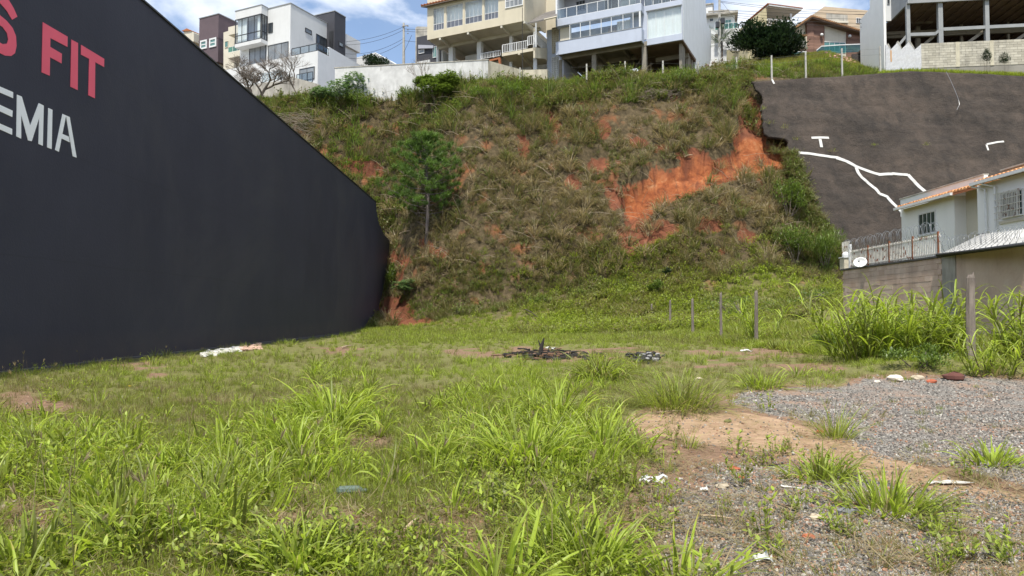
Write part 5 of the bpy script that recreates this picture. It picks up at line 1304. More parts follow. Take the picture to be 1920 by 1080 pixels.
tag(fw.build('fence_wire', M['wire']), 'thin slack wires strung between the old wooden posts', 'wire')
crest = [(975, 127, 166, 71.5), (1100, 120, 160, 71.5), (1172, 115, 147, 72), (1243, 114, 146, 71.8), (1309, 116, 152, 71), (1381, 107, 133, 75), (1447, 104, 151, 72.6), (1511, 98, 146, 73.2), (1579, 91, 141, 74), (1650.5, 87, 133, 74.2)]
words = ['below the stained beige wall', 'left of the first pillar of the blue house', 'before the dark void of the blue house', 'in long grass before the blue house', 'at the right corner of the blue house',
         'above the broken end of the concrete slope', 'with white drip below it on the concrete', 'in front of the cream gable house', 'in front of the timber panel and grassy rise', 'in front of the zigzag wall']
ct = []
for (px, yt, yb, Y), wd in zip(crest, words):
    b = at(px, yb, Y); g0 = gz(b.x, b.y); b.z = min(b.z, g0); tp = at(px, yt, Y)
    post('concrete_post', 'slim concrete fence post ' + wd, 'post', b, tp.z, .16, 'post_concrete', 'concrete fence posts along the top of the slope'); ct.append(tp)
fw = MB()
for k in (.3, .9):
    fw.tube([p + Vector((0, -.09, -k)) for p in ct], .008, 3)
tag(fw.build('fence_wire', M['wire']), 'thin wires strung along the concrete posts on the crest', 'wire')
# utility poles
def upole(px, yt, yb, Y, label, white=None, w=.3, trafo=False):
    b = at(px, yb, Y); tp = at(px, yt, Y); t = thing('utility_pole', label, 'utility pole', b)
    MB().tube([b - Vector((0, 0, 2)), b + (tp - b) * .5, tp], [w * .6, w * .5, w * .38], 8).build('shaft', M['post_concrete'], t)
    if white:
        z = at(px, white, Y); MB().tube([b - Vector((0, 0, 1)), z], [w * .63, w * .6], 8).build('white_band', M['white'], t)
    return t, b, tp
t1, b1, tp1 = upole(1349, -30, 104, 90, 'tall concrete utility pole with white painted base beside the palm', 89, .34)
for px, py, dx in ((1349, 40, .6), (1349, 47, -.5)):
    p = at(px, py, 89.7); MB().box(Frame((p.x + dx * .6 - .2, p.y - .3), 0), 0, .45, 0, .4, p.z - .35, p.z + .35).build('switch_box', M['black_frame'], t1)
p = at(1349, 22, 89.7)
MB().box(Frame((p.x - .12, p.y), 10), -1.3, 1.3, -.3, -.15, p.z - .08, p.z + .08).build('crossarm', M['concrete'], t1)
t2, b2, tp2 = upole(757, 43, 125, 96, 'far brown utility pole with insulators left of the beige house', None, .34)
p = at(757, 50, 96)
m2 = MB(); m2.box(Frame((p.x, p.y - .2), 20), -.2, .7, -.06, .06, p.z - .05, p.z + .05)
for dz in (0, -.5, -1): m2.ball((p.x + .6, p.y - .2, p.z + dz), .09)
m2.build('insulators', M['concrete'], t2)
def sag(a, b, s=.6, n=12): return [a.lerp(b, i / n) - Vector((0, 0, s * 4 * (i / n) * (1 - i / n))) for i in range(n + 1)]
wires = [((1349, 2), (1930, 16), 90, 80, .9), ((1349, 4), (1930, 19), 90, 80, 1.1), ((1349, 18), (1930, 14), 90, 80, .7), ((1349, 22), (1930, 26), 90, 80, .8), ((1349, 25), (1930, 33), 90, 80, 1.0), ((1349, 28), (1930, 38), 90, 80, 1.2),
         ((757, 50), (640, 78), 96, 96, .5), ((757, 56), (640, 84), 96, 96, .6), ((757, 72), (640, 100), 96, 96, .8), ((757, 78), (640, 108), 96, 96, .9), ((757, 54), (830, 50), 96, 90, .2), ((757, 58), (830, 56), 96, 90, .2), ((757, 76), (830, 76), 96, 90, .2), ((757, 98), (772, 66), 96, 92, .05)]
labs = ['topmost power line running right from the white based pole', 'second power line just under the topmost at right']
mbw = MB()
for (a, b, Ya, Yb, s) in wires[:6]: mbw.tube(sag(at(*a, Ya), at(*b, Yb), s), .022, 4)
tag(mbw.build('power_lines', M['cable']), 'bundle of thin dark power lines crossing the sky behind the gable house', 'power lines')
mbw = MB()
for (a, b, Ya, Yb, s) in wires[6:]: mbw.tube(sag(at(*a, Ya), at(*b, Yb), s), .022, 4)
tag(mbw.build('power_lines', M['cable']), 'thin power lines meeting the far brown utility pole on the left', 'power lines')
MBg = MB().tube([at(1353, 3, 89.5), at(1397, 62, 84)], .02, 4)
tag(MBg.build('guy_wire', M['cable']), 'diagonal stay wire descending from the white based utility pole', 'wire')
pw = MB().tube([at(979.5, 14, 70.8), at(979.5, 165, 70.8)], .03, 5)
tag(pw.build('hanging_wire', M['cable']), 'dark vertical cable in front of the beige house balcony', 'cable')
# ------------------------------------------------------------------ plant meshes
def blade_strip(mb, base, az, L, Wd, lean, droop, seg=5, twist=0., fold=False, r=None):
    """one arching blade; lean = start angle from vertical, droop = extra bend by the tip"""
    r = random.random() if r is None else r
    p = Vector(base); d_h = Vector((math.cos(az), math.sin(az), 0)); side = Vector((-math.sin(az), math.cos(az), 0))
    vs = []; ts = []
    for i in range(seg + 1):
        t = i / seg; a = lean + droop * t * t
        w = Wd * (0.55 + 1.1 * t) * (1 - t) ** .55 if t < 1 else 0
        w = Wd * min(1, .5 + 2.2 * t) * (1 - t ** 2.2) 
        dirv = d_h * math.sin(a) + Vector((0, 0, 1)) * math.cos(a)
        s = side * math.cos(twist * t) + dirv.cross(side) * math.sin(twist * t)
        if fold:
            nn = dirv.cross(side); vs += [p - s * w / 2 + nn * w * .18, p, p + s * w / 2 + nn * w * .18]; ts += [t] * 3
        else: vs += [p - s * w / 2, p + s * w / 2]; ts += [t] * 2
        p = p + dirv * (L / seg)
    k = 3 if fold else 2; fs = []
    for i in range(seg):
        for q in range(k - 1): fs.append((i * k + q, i * k + q + 1, (i + 1) * k + q + 1, (i + 1) * k + q))
    mb.add(vs, fs, r, ts)
def tuft(n, L, Wd, rad, lean=.5, droop=1.0, seg=4, fold=False, mb=None, base=(0, 0, 0)):
    mb = mb or MB()
    for i in range(n):
        az = random.uniform(0, 2 * PI); q = random.random() ** .7
        b = (base[0] + rad * q * math.cos(az), base[1] + rad * q * math.sin(az), base[2] - .02)
        az2 = az + random.gauss(0, .7)
        blade_strip(mb, b, az2, L * random.uniform(.5, 1.15), Wd * random.uniform(.6, 1.2), lean * random.uniform(.1, 1.2) * (.4 + q), droop * random.uniform(.3, 1.4), seg, random.uniform(-.8, .8), fold)
    return mb
def leafy(n, H_, rad, leaf, mb=None, base=(0, 0, 0), stems=8, lw=.45):
    """broad-leaved weed: upright stems with pairs of small pointed leaves"""
    mb = mb or MB()
    for s in range(stems):
        az = random.uniform(0, 2 * PI); l = random.uniform(.1, .5); h = H_ * random.uniform(.5, 1.1)
        b = Vector(base) + Vector((rad * .3 * math.cos(az), rad * .3 * math.sin(az), 0)); tp = b + Vector((math.cos(az) * l * rad * 1.6, math.sin(az) * l * rad * 1.6, h))
        blade_strip(mb, b, az, h * 1.05, leaf * .12, l * .6, .3, 3)
        for i in range(max(2, n // stems)):
            t = random.uniform(.15, 1); p = b.lerp(tp, t); a2 = random.uniform(0, 2 * PI)
            blade_strip(mb, p, a2, leaf * random.uniform(.6, 1.2), leaf * lw, random.uniform(.7, 1.3), random.uniform(.2, .9), 2, random.uniform(-.5, .5))
    return mb
SRC = {}
def src(kind, n, fn, mat='grass'):
    c = bpy.data.collections.new('source_' + kind)
    for i in range(n):
        me_ = fn(i).mesh(kind, M[mat], attrs=True); o = bpy.data.objects.new(kind, me_); c.objects.link(o)
    SRC[kind] = (c, n)
src('fine_tuft', 6, lambda i: tuft(34, .17, .0075, .09, .55, 1.1, 3))
src('mid_tuft', 6, lambda i: tuft(30, .30, .014, .10, .6, 1.2, 4))
src('broad_tuft', 6, lambda i: tuft(26, .46, .025, .11, .8, 2.3, 6, True))
src('far_tuft', 6, lambda i: tuft(34, .55, .036, .22, .6, 1.3, 3))
src('droop_tuft', 5, lambda i: tuft(42, 1.0, .035, .22, .7, 2.4, 5), 'bank_plant')
src('bank_tuft', 6, lambda i: tuft(34, .55, .034, .22, .6, 1.5, 4), 'bank_plant')
src('bank_weed', 4, lambda i: leafy(90, .7, .5, .16, stems=10), 'bank_plant')
src('weed', 5, lambda i: leafy(60, .26, .16, .06))
src('far_weed', 4, lambda i: leafy(90, .7, .5, .16, stems=10))
def straws(i):
    mb = MB()
    for k in range(12):
        a = random.uniform(0, 2 * PI); blade_strip(mb, (.14 * math.cos(a) * random.random(), .14 * math.sin(a), random.uniform(0, .02)), random.uniform(0, 2 * PI), random.uniform(.06, .3), .006, random.uniform(1.4, 1.62), random.uniform(-.1, .1), 2)
    return mb
src('straw', 5, straws)
def stone(i):
    mb = MB(); random.seed(50 + i); mb.ball((0, 0, 0), 1, .8, .6, 6, 4, .25); random.seed(90 + i); return mb
m_ = Mat('crushed_stone'); rr_ = m_.n('ShaderNodeObjectInfo').outputs['Random']; tn = m_.attr('tint', 'INSTANCER').outputs['Fac']
gc = m_.ramp(rr_, [(0.0, (.066, .061, .056)), (.5, (.155, .146, .135)), (.85, (.29, .272, .25)), (1.0, (.43, .41, .37))])
m_.col(m_.mix(tn, gc, (.33, .17, .10))).rough(.85).bump(m_.noise(80, 3), .3, .003); M['gravel'] = m_.m
src('stone', 5, stone, 'gravel')
random.seed(11)
def scatter(name, kind, P, scl, tint, label, cat, tilt=.15, rot=None, zs=None):
    c, nv = SRC[kind]; n = len(P)
    me_ = bpy.data.meshes.new(name); me_.vertices.add(n); me_.vertices.foreach_set('co', np.asarray(P, float).ravel())
    rt_ = np.stack([rng.normal(0, tilt, n), rng.normal(0, tilt, n), rng.uniform(0, 2 * PI, n)], -1) if rot is None else rot
    for nm, ty, key, v in (('rot', 'FLOAT_VECTOR', 'vector', rt_), ('scl', 'FLOAT', 'value', scl), ('tint', 'FLOAT', 'value', tint), ('idx', 'INT', 'value', rng.integers(0, nv, n))):
        a = me_.attributes.new(nm, ty, 'POINT'); a.data.foreach_set(key, np.asarray(v).ravel())
    me_.update()
    o = bpy.data.objects.new(name, me_); COL.objects.link(o); tag(o, label, cat, kind='stuff')
    g = bpy.data.node_groups.new(name, 'GeometryNodeTree'); g.interface.new_socket('Geometry', in_out='INPUT', socket_type='NodeSocketGeometry'); g.interface.new_socket('Geometry', in_out='OUTPUT', socket_type='NodeSocketGeometry')
    gi = g.nodes.new('NodeGroupInput'); go = g.nodes.new('NodeGroupOutput'); ip = g.nodes.new('GeometryNodeInstanceOnPoints'); ci = g.nodes.new('GeometryNodeCollectionInfo')
    ci.inputs['Collection'].default_value = c; ci.inputs['Separate Children'].default_value = True; ci.inputs['Reset Children'].default_value = True
    def na(nm, ty):
        q = g.nodes.new('GeometryNodeInputNamedAttribute'); q.data_type = ty; q.inputs['Name'].default_value = nm; return q.outputs['Attribute']
    g.links.new(gi.outputs[0], ip.inputs['Points']); g.links.new(ci.outputs[0], ip.inputs['Instance']); ip.inputs['Pick Instance'].default_value = True
    g.links.new(na('idx', 'INT'), ip.inputs['Instance Index']); g.links.new(na('rot', 'FLOAT_VECTOR'), ip.inputs['Rotation']); g.links.new(na('scl', 'FLOAT'), ip.inputs['Scale'])
    g.links.new(ip.outputs[0], go.inputs[0])
    md = o.modifiers.new('scatter', 'NODES'); md.node_group = g
    return o
def pick(n, px0, px1, y0, y1, inv=True):
    """random ground points between two distances, thinning out with distance"""
    s = rng.uniform(px2s(px0), px2s(px1), n)
    y = 1 / rng.uniform(1 / y1, 1 / y0, n) if inv else rng.uniform(y0, y1, n)
    x = s * y; z = lookup(Z, x, y); px, py = proj(x, y, z)
    return x, y, z, px, py
def dens_sum(px, py, L):
    v = np.zeros_like(px)
    for e in L: v = np.maximum(v, np.clip(ell(px, py, e) * 2, 0, 1))
    return v
keepx = lambda x, y: (x > -(11.22 + .0075 * y) + .12) | (y > 64)
# ---- ground cover of the lot
BROAD = [(110,845,150,48),(630,790,130,60),(470,890,230,70),(280,975,230,70),(560,830,120,60),(640,700,90,30),(960,790,170,100),(1100,850,120,60),(1130,700,70,40),(1080,880,100,40),
         (1120,1050,170,40),(560,1070,120,40),(100,1065,130,40),(850,860,100,40)]
n = 60000
x, y, z, px, py = pick(n, -250, 2150, 2.6, 52)
gm = lookup(np.maximum(gr, np.clip(gr2 * 1.6, 0, 1)), x, y); sm = lookup(sa, x, y); bm = lookup(bare, x, y)
d = (1 - gm) * (1 - sm) * (1 - .95 * bm) * np.clip(y / 7.5, .25, 1); d = d * np.clip(.75 + fbm(x, y, 31, 1.2, 3) * .9, .1, 1) * (1 - .8 * lookup(opn, x, y)) + .012
k = (rng.random(n) < d) & keepx(x, y)
x, y, z, px, py = (q[k] for q in (x, y, z, px, py))
fld = fbm(x, y, 32, 3.0, 3)
tn = .60 + fld * .42 + rng.normal(0, .12, len(x)) + .05 * np.clip((y - 12) / 20, 0, 1)
tn -= .2 * np.clip(bm[k], 0, 1)
tn = np.where((py > 640) & (py < 760) & (px < 500), tn - .10, tn)
sc = rng.uniform(.4, 1.0, len(x)) * (.85 + .6 * np.clip((y - 5) / 20, 0, 1.8))
scatter('short_grass', 'fine_tuft', np.stack([x, y, z], -1), sc, tn, 'short patchy green grass covering the empty lot', 'grass', .25)
n = 15000
x, y, z, px, py = pick(n, -250, 2150, 2.6, 54)
gm = lookup(np.maximum(gr, gr2), x, y); sm = lookup(sa, x, y); bm = lookup(bare, x, y)
d = (1 - np.clip(gm * 1.4, 0, 1)) * (1 - sm) * (1 - .97 * bm) * (.05 + .6 * dens_sum(px, py, BROAD) + .5 * np.clip((y - 14) / 15, 0, 1)) * np.clip(.7 + fbm(x, y, 33, 1.0, 3) * 1.4, .03, 1) * np.clip(y / 7, .3, 1)
k = (rng.random(n) < d) & keepx(x, y)
x, y, z, px, py = (q[k] for q in (x, y, z, px, py))
tn = .80 + fbm(x, y, 34, 2.0, 3) * .25 + rng.normal(0, .08, len(x))
scatter('medium_grass', 'mid_tuft', np.stack([x, y, z], -1), rng.uniform(.5, 1.1, len(x)) * (1 + .3 * np.clip((y - 15) / 20, 0, 1)), tn, 'knee high bright green grass tufts among the short grass', 'grass', .2)
n = 5200
x, y, z, px, py = pick(n, -250, 2150, 2.9, 26)
gm = lookup(np.maximum(gr, gr2), x, y); sm = lookup(sa, x, y); bm = lookup(bare, x, y)
d = (1 - np.clip(gm * 1.5, 0, 1)) * (1 - sm) * (1 - bm) * (.03 + .85 * dens_sum(px, py, BROAD)) * np.clip(y / 8, .4, 1)
k = (rng.random(n) < d) & keepx(x, y)
x, y, z, px, py = (q[k] for q in (x, y, z, px, py))
scatter('broad_grass', 'broad_tuft', np.stack([x, y, z], -1), rng.uniform(.5, 1.1, len(x)), .85 + fbm(x, y, 35, 2.0, 3) * .2 + rng.normal(0, .07, len(x)), 'broad bladed fresh green grass growing in drifts', 'grass', .25)
n = 5200
x, y, z, px, py = pick(n, -250, 2150, 2.6, 22)
gm = lookup(gr, x, y); sm = lookup(sa, x, y)
wd = dens_sum(px, py, [(1800,1040,200,60),(950,930,200,60),(1530,870,130,40),(1110,930,120,50),(640,1060,260,50),(100,870,260,70)])
k = (rng.random(n) < (.10 + .6 * wd) * (1 - gm) * (1 - .75 * lookup(gr2, x, y)) * (1 - sm)) & keepx(x, y)
x, y, z, px, py = (q[k] for q in (x, y, z, px, py))
scatter('weeds', 'weed', np.stack([x, y, z], -1), rng.uniform(.4, 1.0, len(x)), .72 + rng.normal(0, .09, len(x)), 'small leafy weeds between the grass tufts', 'weeds', .15)
n = 9000
x, y, z, px, py = pick(n, -250, 2150, 2.6, 30)
gm = lookup(gr, x, y); bm = lookup(np.maximum(bare, gr2), x, y)
k = (rng.random(n) < (.3 + .5 * bm) * (1 - .93 * gm) * (1 - .62 * lookup(gr2, x, y))) & keepx(x, y)
x, y, z = (q[k] for q in (x, y, z))
scatter('dry_straw', 'straw', np.stack([x, y, z + .01], -1), rng.uniform(.5, 1.3, len(x)), rng.uniform(-.05, .25, len(x)), 'dry straw and dead blades lying on the soil', 'straw', .12)
def stalk(i):
    mb = MB(); h = random.uniform(.35, .6); blade_strip(mb, (0, 0, 0), random.uniform(0, 6), h, .005, .1, .25, 4, r=.1)
    for k in range(5): blade_strip(mb, (0, 0, h * .86), random.uniform(0, 6), .07, .008, random.uniform(.1, .7), .3, 2, r=.05)
    return mb
src('seed_stalk', 4, stalk)
n = 500
x, y, z, px, py = pick(n, -200, 1500, 3.5, 20); k = (rng.random(n) < .7 * (1 - lookup(opn, x, y))) & keepx(x, y)
x, y, z = (q[k] for q in (x, y, z))
scatter('seed_stalks', 'seed_stalk', np.stack([x, y, z], -1), rng.uniform(.6, 1.3, len(x)), rng.uniform(.1, .5, len(x)), 'thin seed stalks standing above the short grass', 'grass stalks', .25)
# gravel stones
n = 150000
x, y, z, px, py = pick(n, 900, 2300, 2.8, 17.5)
g1 = lookup(gr, x, y); g2 = lookup(gr2, x, y); s1 = lookup(sa, x, y)
k = rng.random(n) < np.maximum(np.maximum(g1 * np.clip(.8 + fbm(x, y, 36, .8, 3) * 1.2, .15, 1), g2 * .85), s1 * .06)
x, y, z, px, py = (q[k] for q in (x, y, z, px, py))
n = len(x); redp = (rng.random(n) < np.where(g1[k] > .5, .03, .16)) * rng.uniform(.5, 1, n)
scatter('gravel', 'stone', np.stack([x, y, z + .002], -1), rng.uniform(.0045, .011, n) * (1 + .9 * np.clip((y - 6) / 8, 0, 1)) * rng.choice([1, 1, 1, 1.6], n), redp, 'grey crushed stone spread over the right of the lot', 'gravel', rot=rng.uniform(0, 6.28, (n, 3)))
n = 9000
x, y, z, px, py = pick(n, -100, 2150, 2.6, 20)
k = (rng.random(n) < .10 + .8 * lookup(np.maximum(bare, sa * .2), x, y)) & keepx(x, y)
x, y, z = (q[k] for q in (x, y, z)); n = len(x)
scatter('pebbles', 'stone', np.stack([x, y, z + .004], -1), rng.uniform(.006, .02, n), (rng.random(n) < .5) * rng.uniform(.4, 1, n), 'loose pebbles and clay crumbs on the bare soil', 'pebbles', rot=rng.uniform(0, 6.28, (n, 3)))
# ---- middle distance and the right-hand strip
n = 17000
x, y, z, px, py = pick(n, 680, 2150, 26, 61, False)
k = (rng.random(n) < (1 - lookup(soil, x, y)) * np.where(x > 14.6, .1, 1) * np.clip((y - 25) / 14, 0, 1) * np.clip(1.05 - lookup(bare, x, y), 0, 1)) & keepx(x, y) & (y < 61)
x, y, z, px, py = (q[k] for q in (x, y, z, px, py))
tn = .66 + fbm(x, y, 41, 3.5, 3) * .22 + rng.normal(0, .09, len(x)) - .12 * np.clip((y - 54) / 5, 0, 1)
scatter('meadow_grass', 'far_tuft', np.stack([x, y, z - .03], -1), rng.uniform(.5, 1.0, len(x)) * np.where(px > 1150, 1.05, .75) * np.clip((y - 20) / 20, .35, 1), tn, 'yellow green meadow grass at the foot of the slope', 'grass', .15)
n = 5200
x = rng.uniform(9.2, 14.9, n); y = rng.uniform(16.8, 42, n); z = lookup(Z, x, y); px, py = proj(x, y, z)
k = (rng.random(n) < np.where((y < 22) & (x < 10.5), .35, .9) * (1 - lookup(gr, x, y)))
x, y, z = (q[k] for q in (x, y, z))
scatter('tall_grass', 'far_tuft', np.stack([x, y, z - .03], -1), rng.uniform(.8, 1.4, len(x)) * np.where(x < 11.2, .62, 1), .68 + fbm(x, y, 42, 2, 3) * .22 + rng.normal(0, .08, len(x)), 'tall rank grass between the wooden posts and the pink wall', 'grass', .12)
n = 9000
x, y, z, px, py = pick(n, 850, 1640, 42, 60, False)
k = rng.random(n) < (1 - lookup(soil, x, y)) * np.where(x > 14.8, .3, 1) * np.clip((px - 900 - fbm(x, y, 44, 4, 3) * 160) / 380, 0, 1)
x, y, z, px, py = (q[k] for q in (x, y, z, px, py))
tn = .62 + fbm(x, y, 43, 3.0, 3) * .3 + rng.normal(0, .09, len(x))
hf = rng.random(len(x)) < .5
P = np.stack([x, y, z - .03], -1)
scatter('slope_foot_grass', 'far_tuft', P[hf], rng.uniform(.6, 1.2, hf.sum()), tn[hf], 'lush mixed grass on the lower slope behind the wooden posts', 'grass', .2)
scatter('slope_foot_weeds', 'far_weed', P[~hf], rng.uniform(.5, 1.2, (~hf).sum()), tn[~hf], 'leafy undergrowth on the lower slope behind the wooden posts', 'undergrowth', .2)
# ---- the bank
n = 34000
x, y, z, px, py = pick(n, 380, 1640, 56, 79, False)
so_ = lookup(soil, x, y); inb = px < np.array([xleft(min(640, max(150, q))) for q in py]) + 4
cl = fbm(x, z, 51, 2.2, 4)
dn_ = np.clip(.62 + cl * 1.1, .12, 1)
k = (rng.random(n) < dn_ * (1 - so_ * 1.05)) & inb & keepx(x, y)
x, y, z, px, py, so_ = (q[k] for q in (x, y, z, px, py, so_))
tn = .35 + fbm(x, z, 52, 4.5, 4) * .36 + rng.normal(0, .10, len(x))
tn += .12 * np.clip((py - 480) / 80, 0, 1) + .2 * dens_sum(px, py, [(1490,470,110,110),(1520,400,60,80),(1440,540,200,50),(820,580,140,40)])
tn += .08 * np.clip((230 - py) / 60, 0, 1) - .16 * dens_sum(px, py, [(1340,230,90,70),(1300,180,90,40),(1400,350,100,60),(1200,420,120,80)])
tn -= .07 * np.clip(so_ * 3, 0, 1)
half = rng.random(len(x)) < .55
P = np.stack([x, y, z - .05], -1)
scatter('bank_grass', 'bank_tuft', P[half], rng.uniform(.5, 1.25, half.sum()), tn[half], 'mixed green and dry grass covering the steep bank', 'grass', .3)
q = ~half; w2 = q & (rng.random(len(x)) < .5); w3 = q & ~w2
scatter('bank_weeds', 'bank_weed', P[w2], rng.uniform(.4, 1.1, w2.sum()), tn[w2] + .05, 'leafy undergrowth scattered over the steep bank', 'undergrowth', .3)
w3 &= rng.random(len(x)) < .55
scatter('bank_dry_grass', 'droop_tuft', P[w3], rng.uniform(.4, 1.15, w3.sum()), tn[w3] - .22, 'drooping dry grass hanging down the steep bank', 'grass', .3)
n = 1500
x, y, z, px, py = pick(n, 440, 1600, 58, 77, False)
inb = px < np.array([xleft(min(640, max(150, q))) for q in py]) - 8
k = (rng.random(n) < np.clip(.45 + fbm(x, z, 55, 3, 3) * 1.6, .05, 1) * (1 - lookup(soil, x, y) * .7)) & inb & keepx(x, y)
x, y, z, px, py = (q[k] for q in (x, y, z, px, py))
scatter('bank_tussocks', 'droop_tuft', np.stack([x, y - .1, z - .05], -1), rng.uniform(1.1, 2.0, len(x)), rng.choice([.02, .15, .34, .5, .58], len(x)) + .12 * np.clip((250 - py) / 60, -1, 1), 'larger mixed tussocks of dead and green grass on the bank', 'grass', .25)
n = 2600
x, y, z, px, py = pick(n, 440, 1420, 68.5, 77.5, False)
k = (rng.random(n) < np.clip(.4 + fbm(x, y, 75, 2.2, 3) * 2.0, 0, 1)) & ~((px > 1060) & (px < 1310) & (y > 73.5)) & keepx(x, y)
x, y, z, px, py = (q[k] for q in (x, y, z, px, py))
scatter('crest_undergrowth', 'bank_weed', np.stack([x, y, z - .05], -1), rng.uniform(.7, 1.9, len(x)), .56 + rng.normal(0, .09, len(x)), 'dark leafy undergrowth along the top of the bank', 'undergrowth', .2)
# dead stalks lying on the bank
n = 900
x, y, z, px, py = pick(n, 460, 1480, 60, 76, False); k = (rng.random(n) < np.clip(.3 + fbm(x, z, 61, 6, 3) * 2, 0, 1)) & keepx(x, y)
mb = MB()
for a, b, c in zip(x[k], y[k], z[k]):
    az = random.uniform(0, 2 * PI); L = random.uniform(.8, 2.4); p = Vector((a, b - .15, c + .25))
    dv = Vector((math.cos(az), -.45, abs(math.sin(az)) * .9 - .2)) * L
    mb.tube([p, p + dv * .5 + Vector((0, -.1, .12)), p + dv], [.02, .016, .006], 3, random.random(), False)
tag(mb.build('dead_stalks', paint('dead_stalk', (.36, .29, .21), .2, .9, 0)), 'thin dead stalks lying across the steep bank', 'stalks', kind='stuff')
n = 700
t_ = rng.random(n); pys = 285 + t_ * 215; pxs = np.array([xleft(a) for a in pys]) + rng.normal(-15, 8, n)
P = np.array([tuple(shot(a, b, rng.uniform(.1, .9))) for a, b in zip(pxs, pys)])
q = rng.random(n) < .6
scatter('edge_scrub', 'bank_weed', P[q], rng.uniform(.5, 1.1, q.sum()), .55 + rng.normal(0, .1, q.sum()), 'scrub overgrowing the left edge of the concrete slope', 'scrub', .4)
scatter('edge_dry_grass', 'droop_tuft', P[~q], rng.uniform(.5, 1.0, (~q).sum()), .4 + rng.normal(0, .12, (~q).sum()), 'grass hanging over the left edge of the concrete slope', 'grass', .4)
# ---- crest and the rise behind
n = 7500
x, y, z, px, py = pick(n, 440, 2150, 69, 80, False)
k = keepx(x, y) & (rng.random(n) < np.where((px > 1045) & (px < 1330) & (y > 75.5), .15, .9)) & ~((px > 1655) & (y > 75)) & ~((px > 1410) & (y < 73.0 + .5 * (px > 1600)))
x, y, z, px, py = (q[k] for q in (x, y, z, px, py))
scatter('crest_grass', 'bank_tuft', np.stack([x, y, z - .04], -1), rng.uniform(.6, 1.6, len(x)) * np.clip(1.1 + fbm(x, y, 73, 2, 3), .5, 1.6), .70 + fbm(x, y, 71, 3, 3) * .3 + rng.normal(0, .09, len(x)), 'fresh grass along the top of the bank', 'grass', .15)
n = 8000
x, y, z, px, py = pick(n, 1325, 1655, 76, 100, False)
k = rng.random(n) < .95
x, y, z = (q[k] for q in (x, y, z))
scatter('rise_grass', 'far_tuft', np.stack([x, y, z - .05], -1), rng.uniform(.4, .95, len(x)), .55 + fbm(x, y, 72, 4, 3) * .3 + rng.normal(0, .08, len(x)), 'rough grass on the rise below the gable house', 'grass', .15)
# fringe of grass along the top edge of the concrete slope
n = 1500
pxs = rng.uniform(1650, 2150, n); P = np.array([tuple(shot(a, ytop(a) + 1, -.5 - random.random() * 1.6)) for a in pxs])
P[:, 2] = np.maximum(P[:, 2] - .1, lookup(Z, P[:, 0], P[:, 1]) - .1)
scatter('edge_grass', 'far_tuft', P, rng.uniform(.5, 1.1, n), .75 + rng.normal(0, .08, n), 'bright green grass fringe above the dark concrete slope', 'grass', .15)
# ------------------------------------------------------------------ single plants and trees
def spot(px, py, Y=None):
    if Y is None: return drop(px, py)
    p = at(px, py, Y); return Vector((p.x, Y, gz(p.x, Y)))
def clump(label, px, py, hpx, wpx, n=46, broad=True, droop=1.4, tint=.85, Y=None, group='large grass clumps on the lot', mat='grass', name='grass_clump', cat='grass clump', lean=1.0, wmul=1.0, dry=0):
    b = spot(px, py, Y); k = b.y / F; H_ = hpx * k; Wr = wpx * k / 2
    t = thing(name, label, cat, b, group)
    mb = MB(); L = max(H_ * 1.1, Wr * .85); n = int(n * 2.0); droop *= 1.5
    for i in range(n):
        az = random.uniform(0, 2 * PI); q = random.random() ** .6
        bb = (b.x + Wr * .6 * q * math.cos(az), b.y + Wr * .5 * q * math.sin(az), gz(b.x, b.y) - .02)
        ll = L * random.uniform(.3, 1.12); ln = lean * (.25 + q) * random.uniform(.4, 1.3)
        blade_strip(mb, bb, az + random.gauss(0, .5), ll, wmul * (.023 if broad else .008) * random.uniform(.6, 1.25) * max(.8, min(1.6, L / .6)), min(ln, 1.35), droop * random.uniform(.3, 1.3), 6, random.uniform(-.9, .9), broad)
    o = mb.build('blades', M[mat], t, attrs=True); o['tint'] = float(tint)
    if dry:
        mb = tuft(dry, L * .7, .012, Wr * .4, 1.2, 1.4, 4, base=tuple(b)); o = mb.build('dead_blades', M[mat], t, attrs=True); o['tint'] = .08
    # leaning stalks at the base of big clumps
    return t
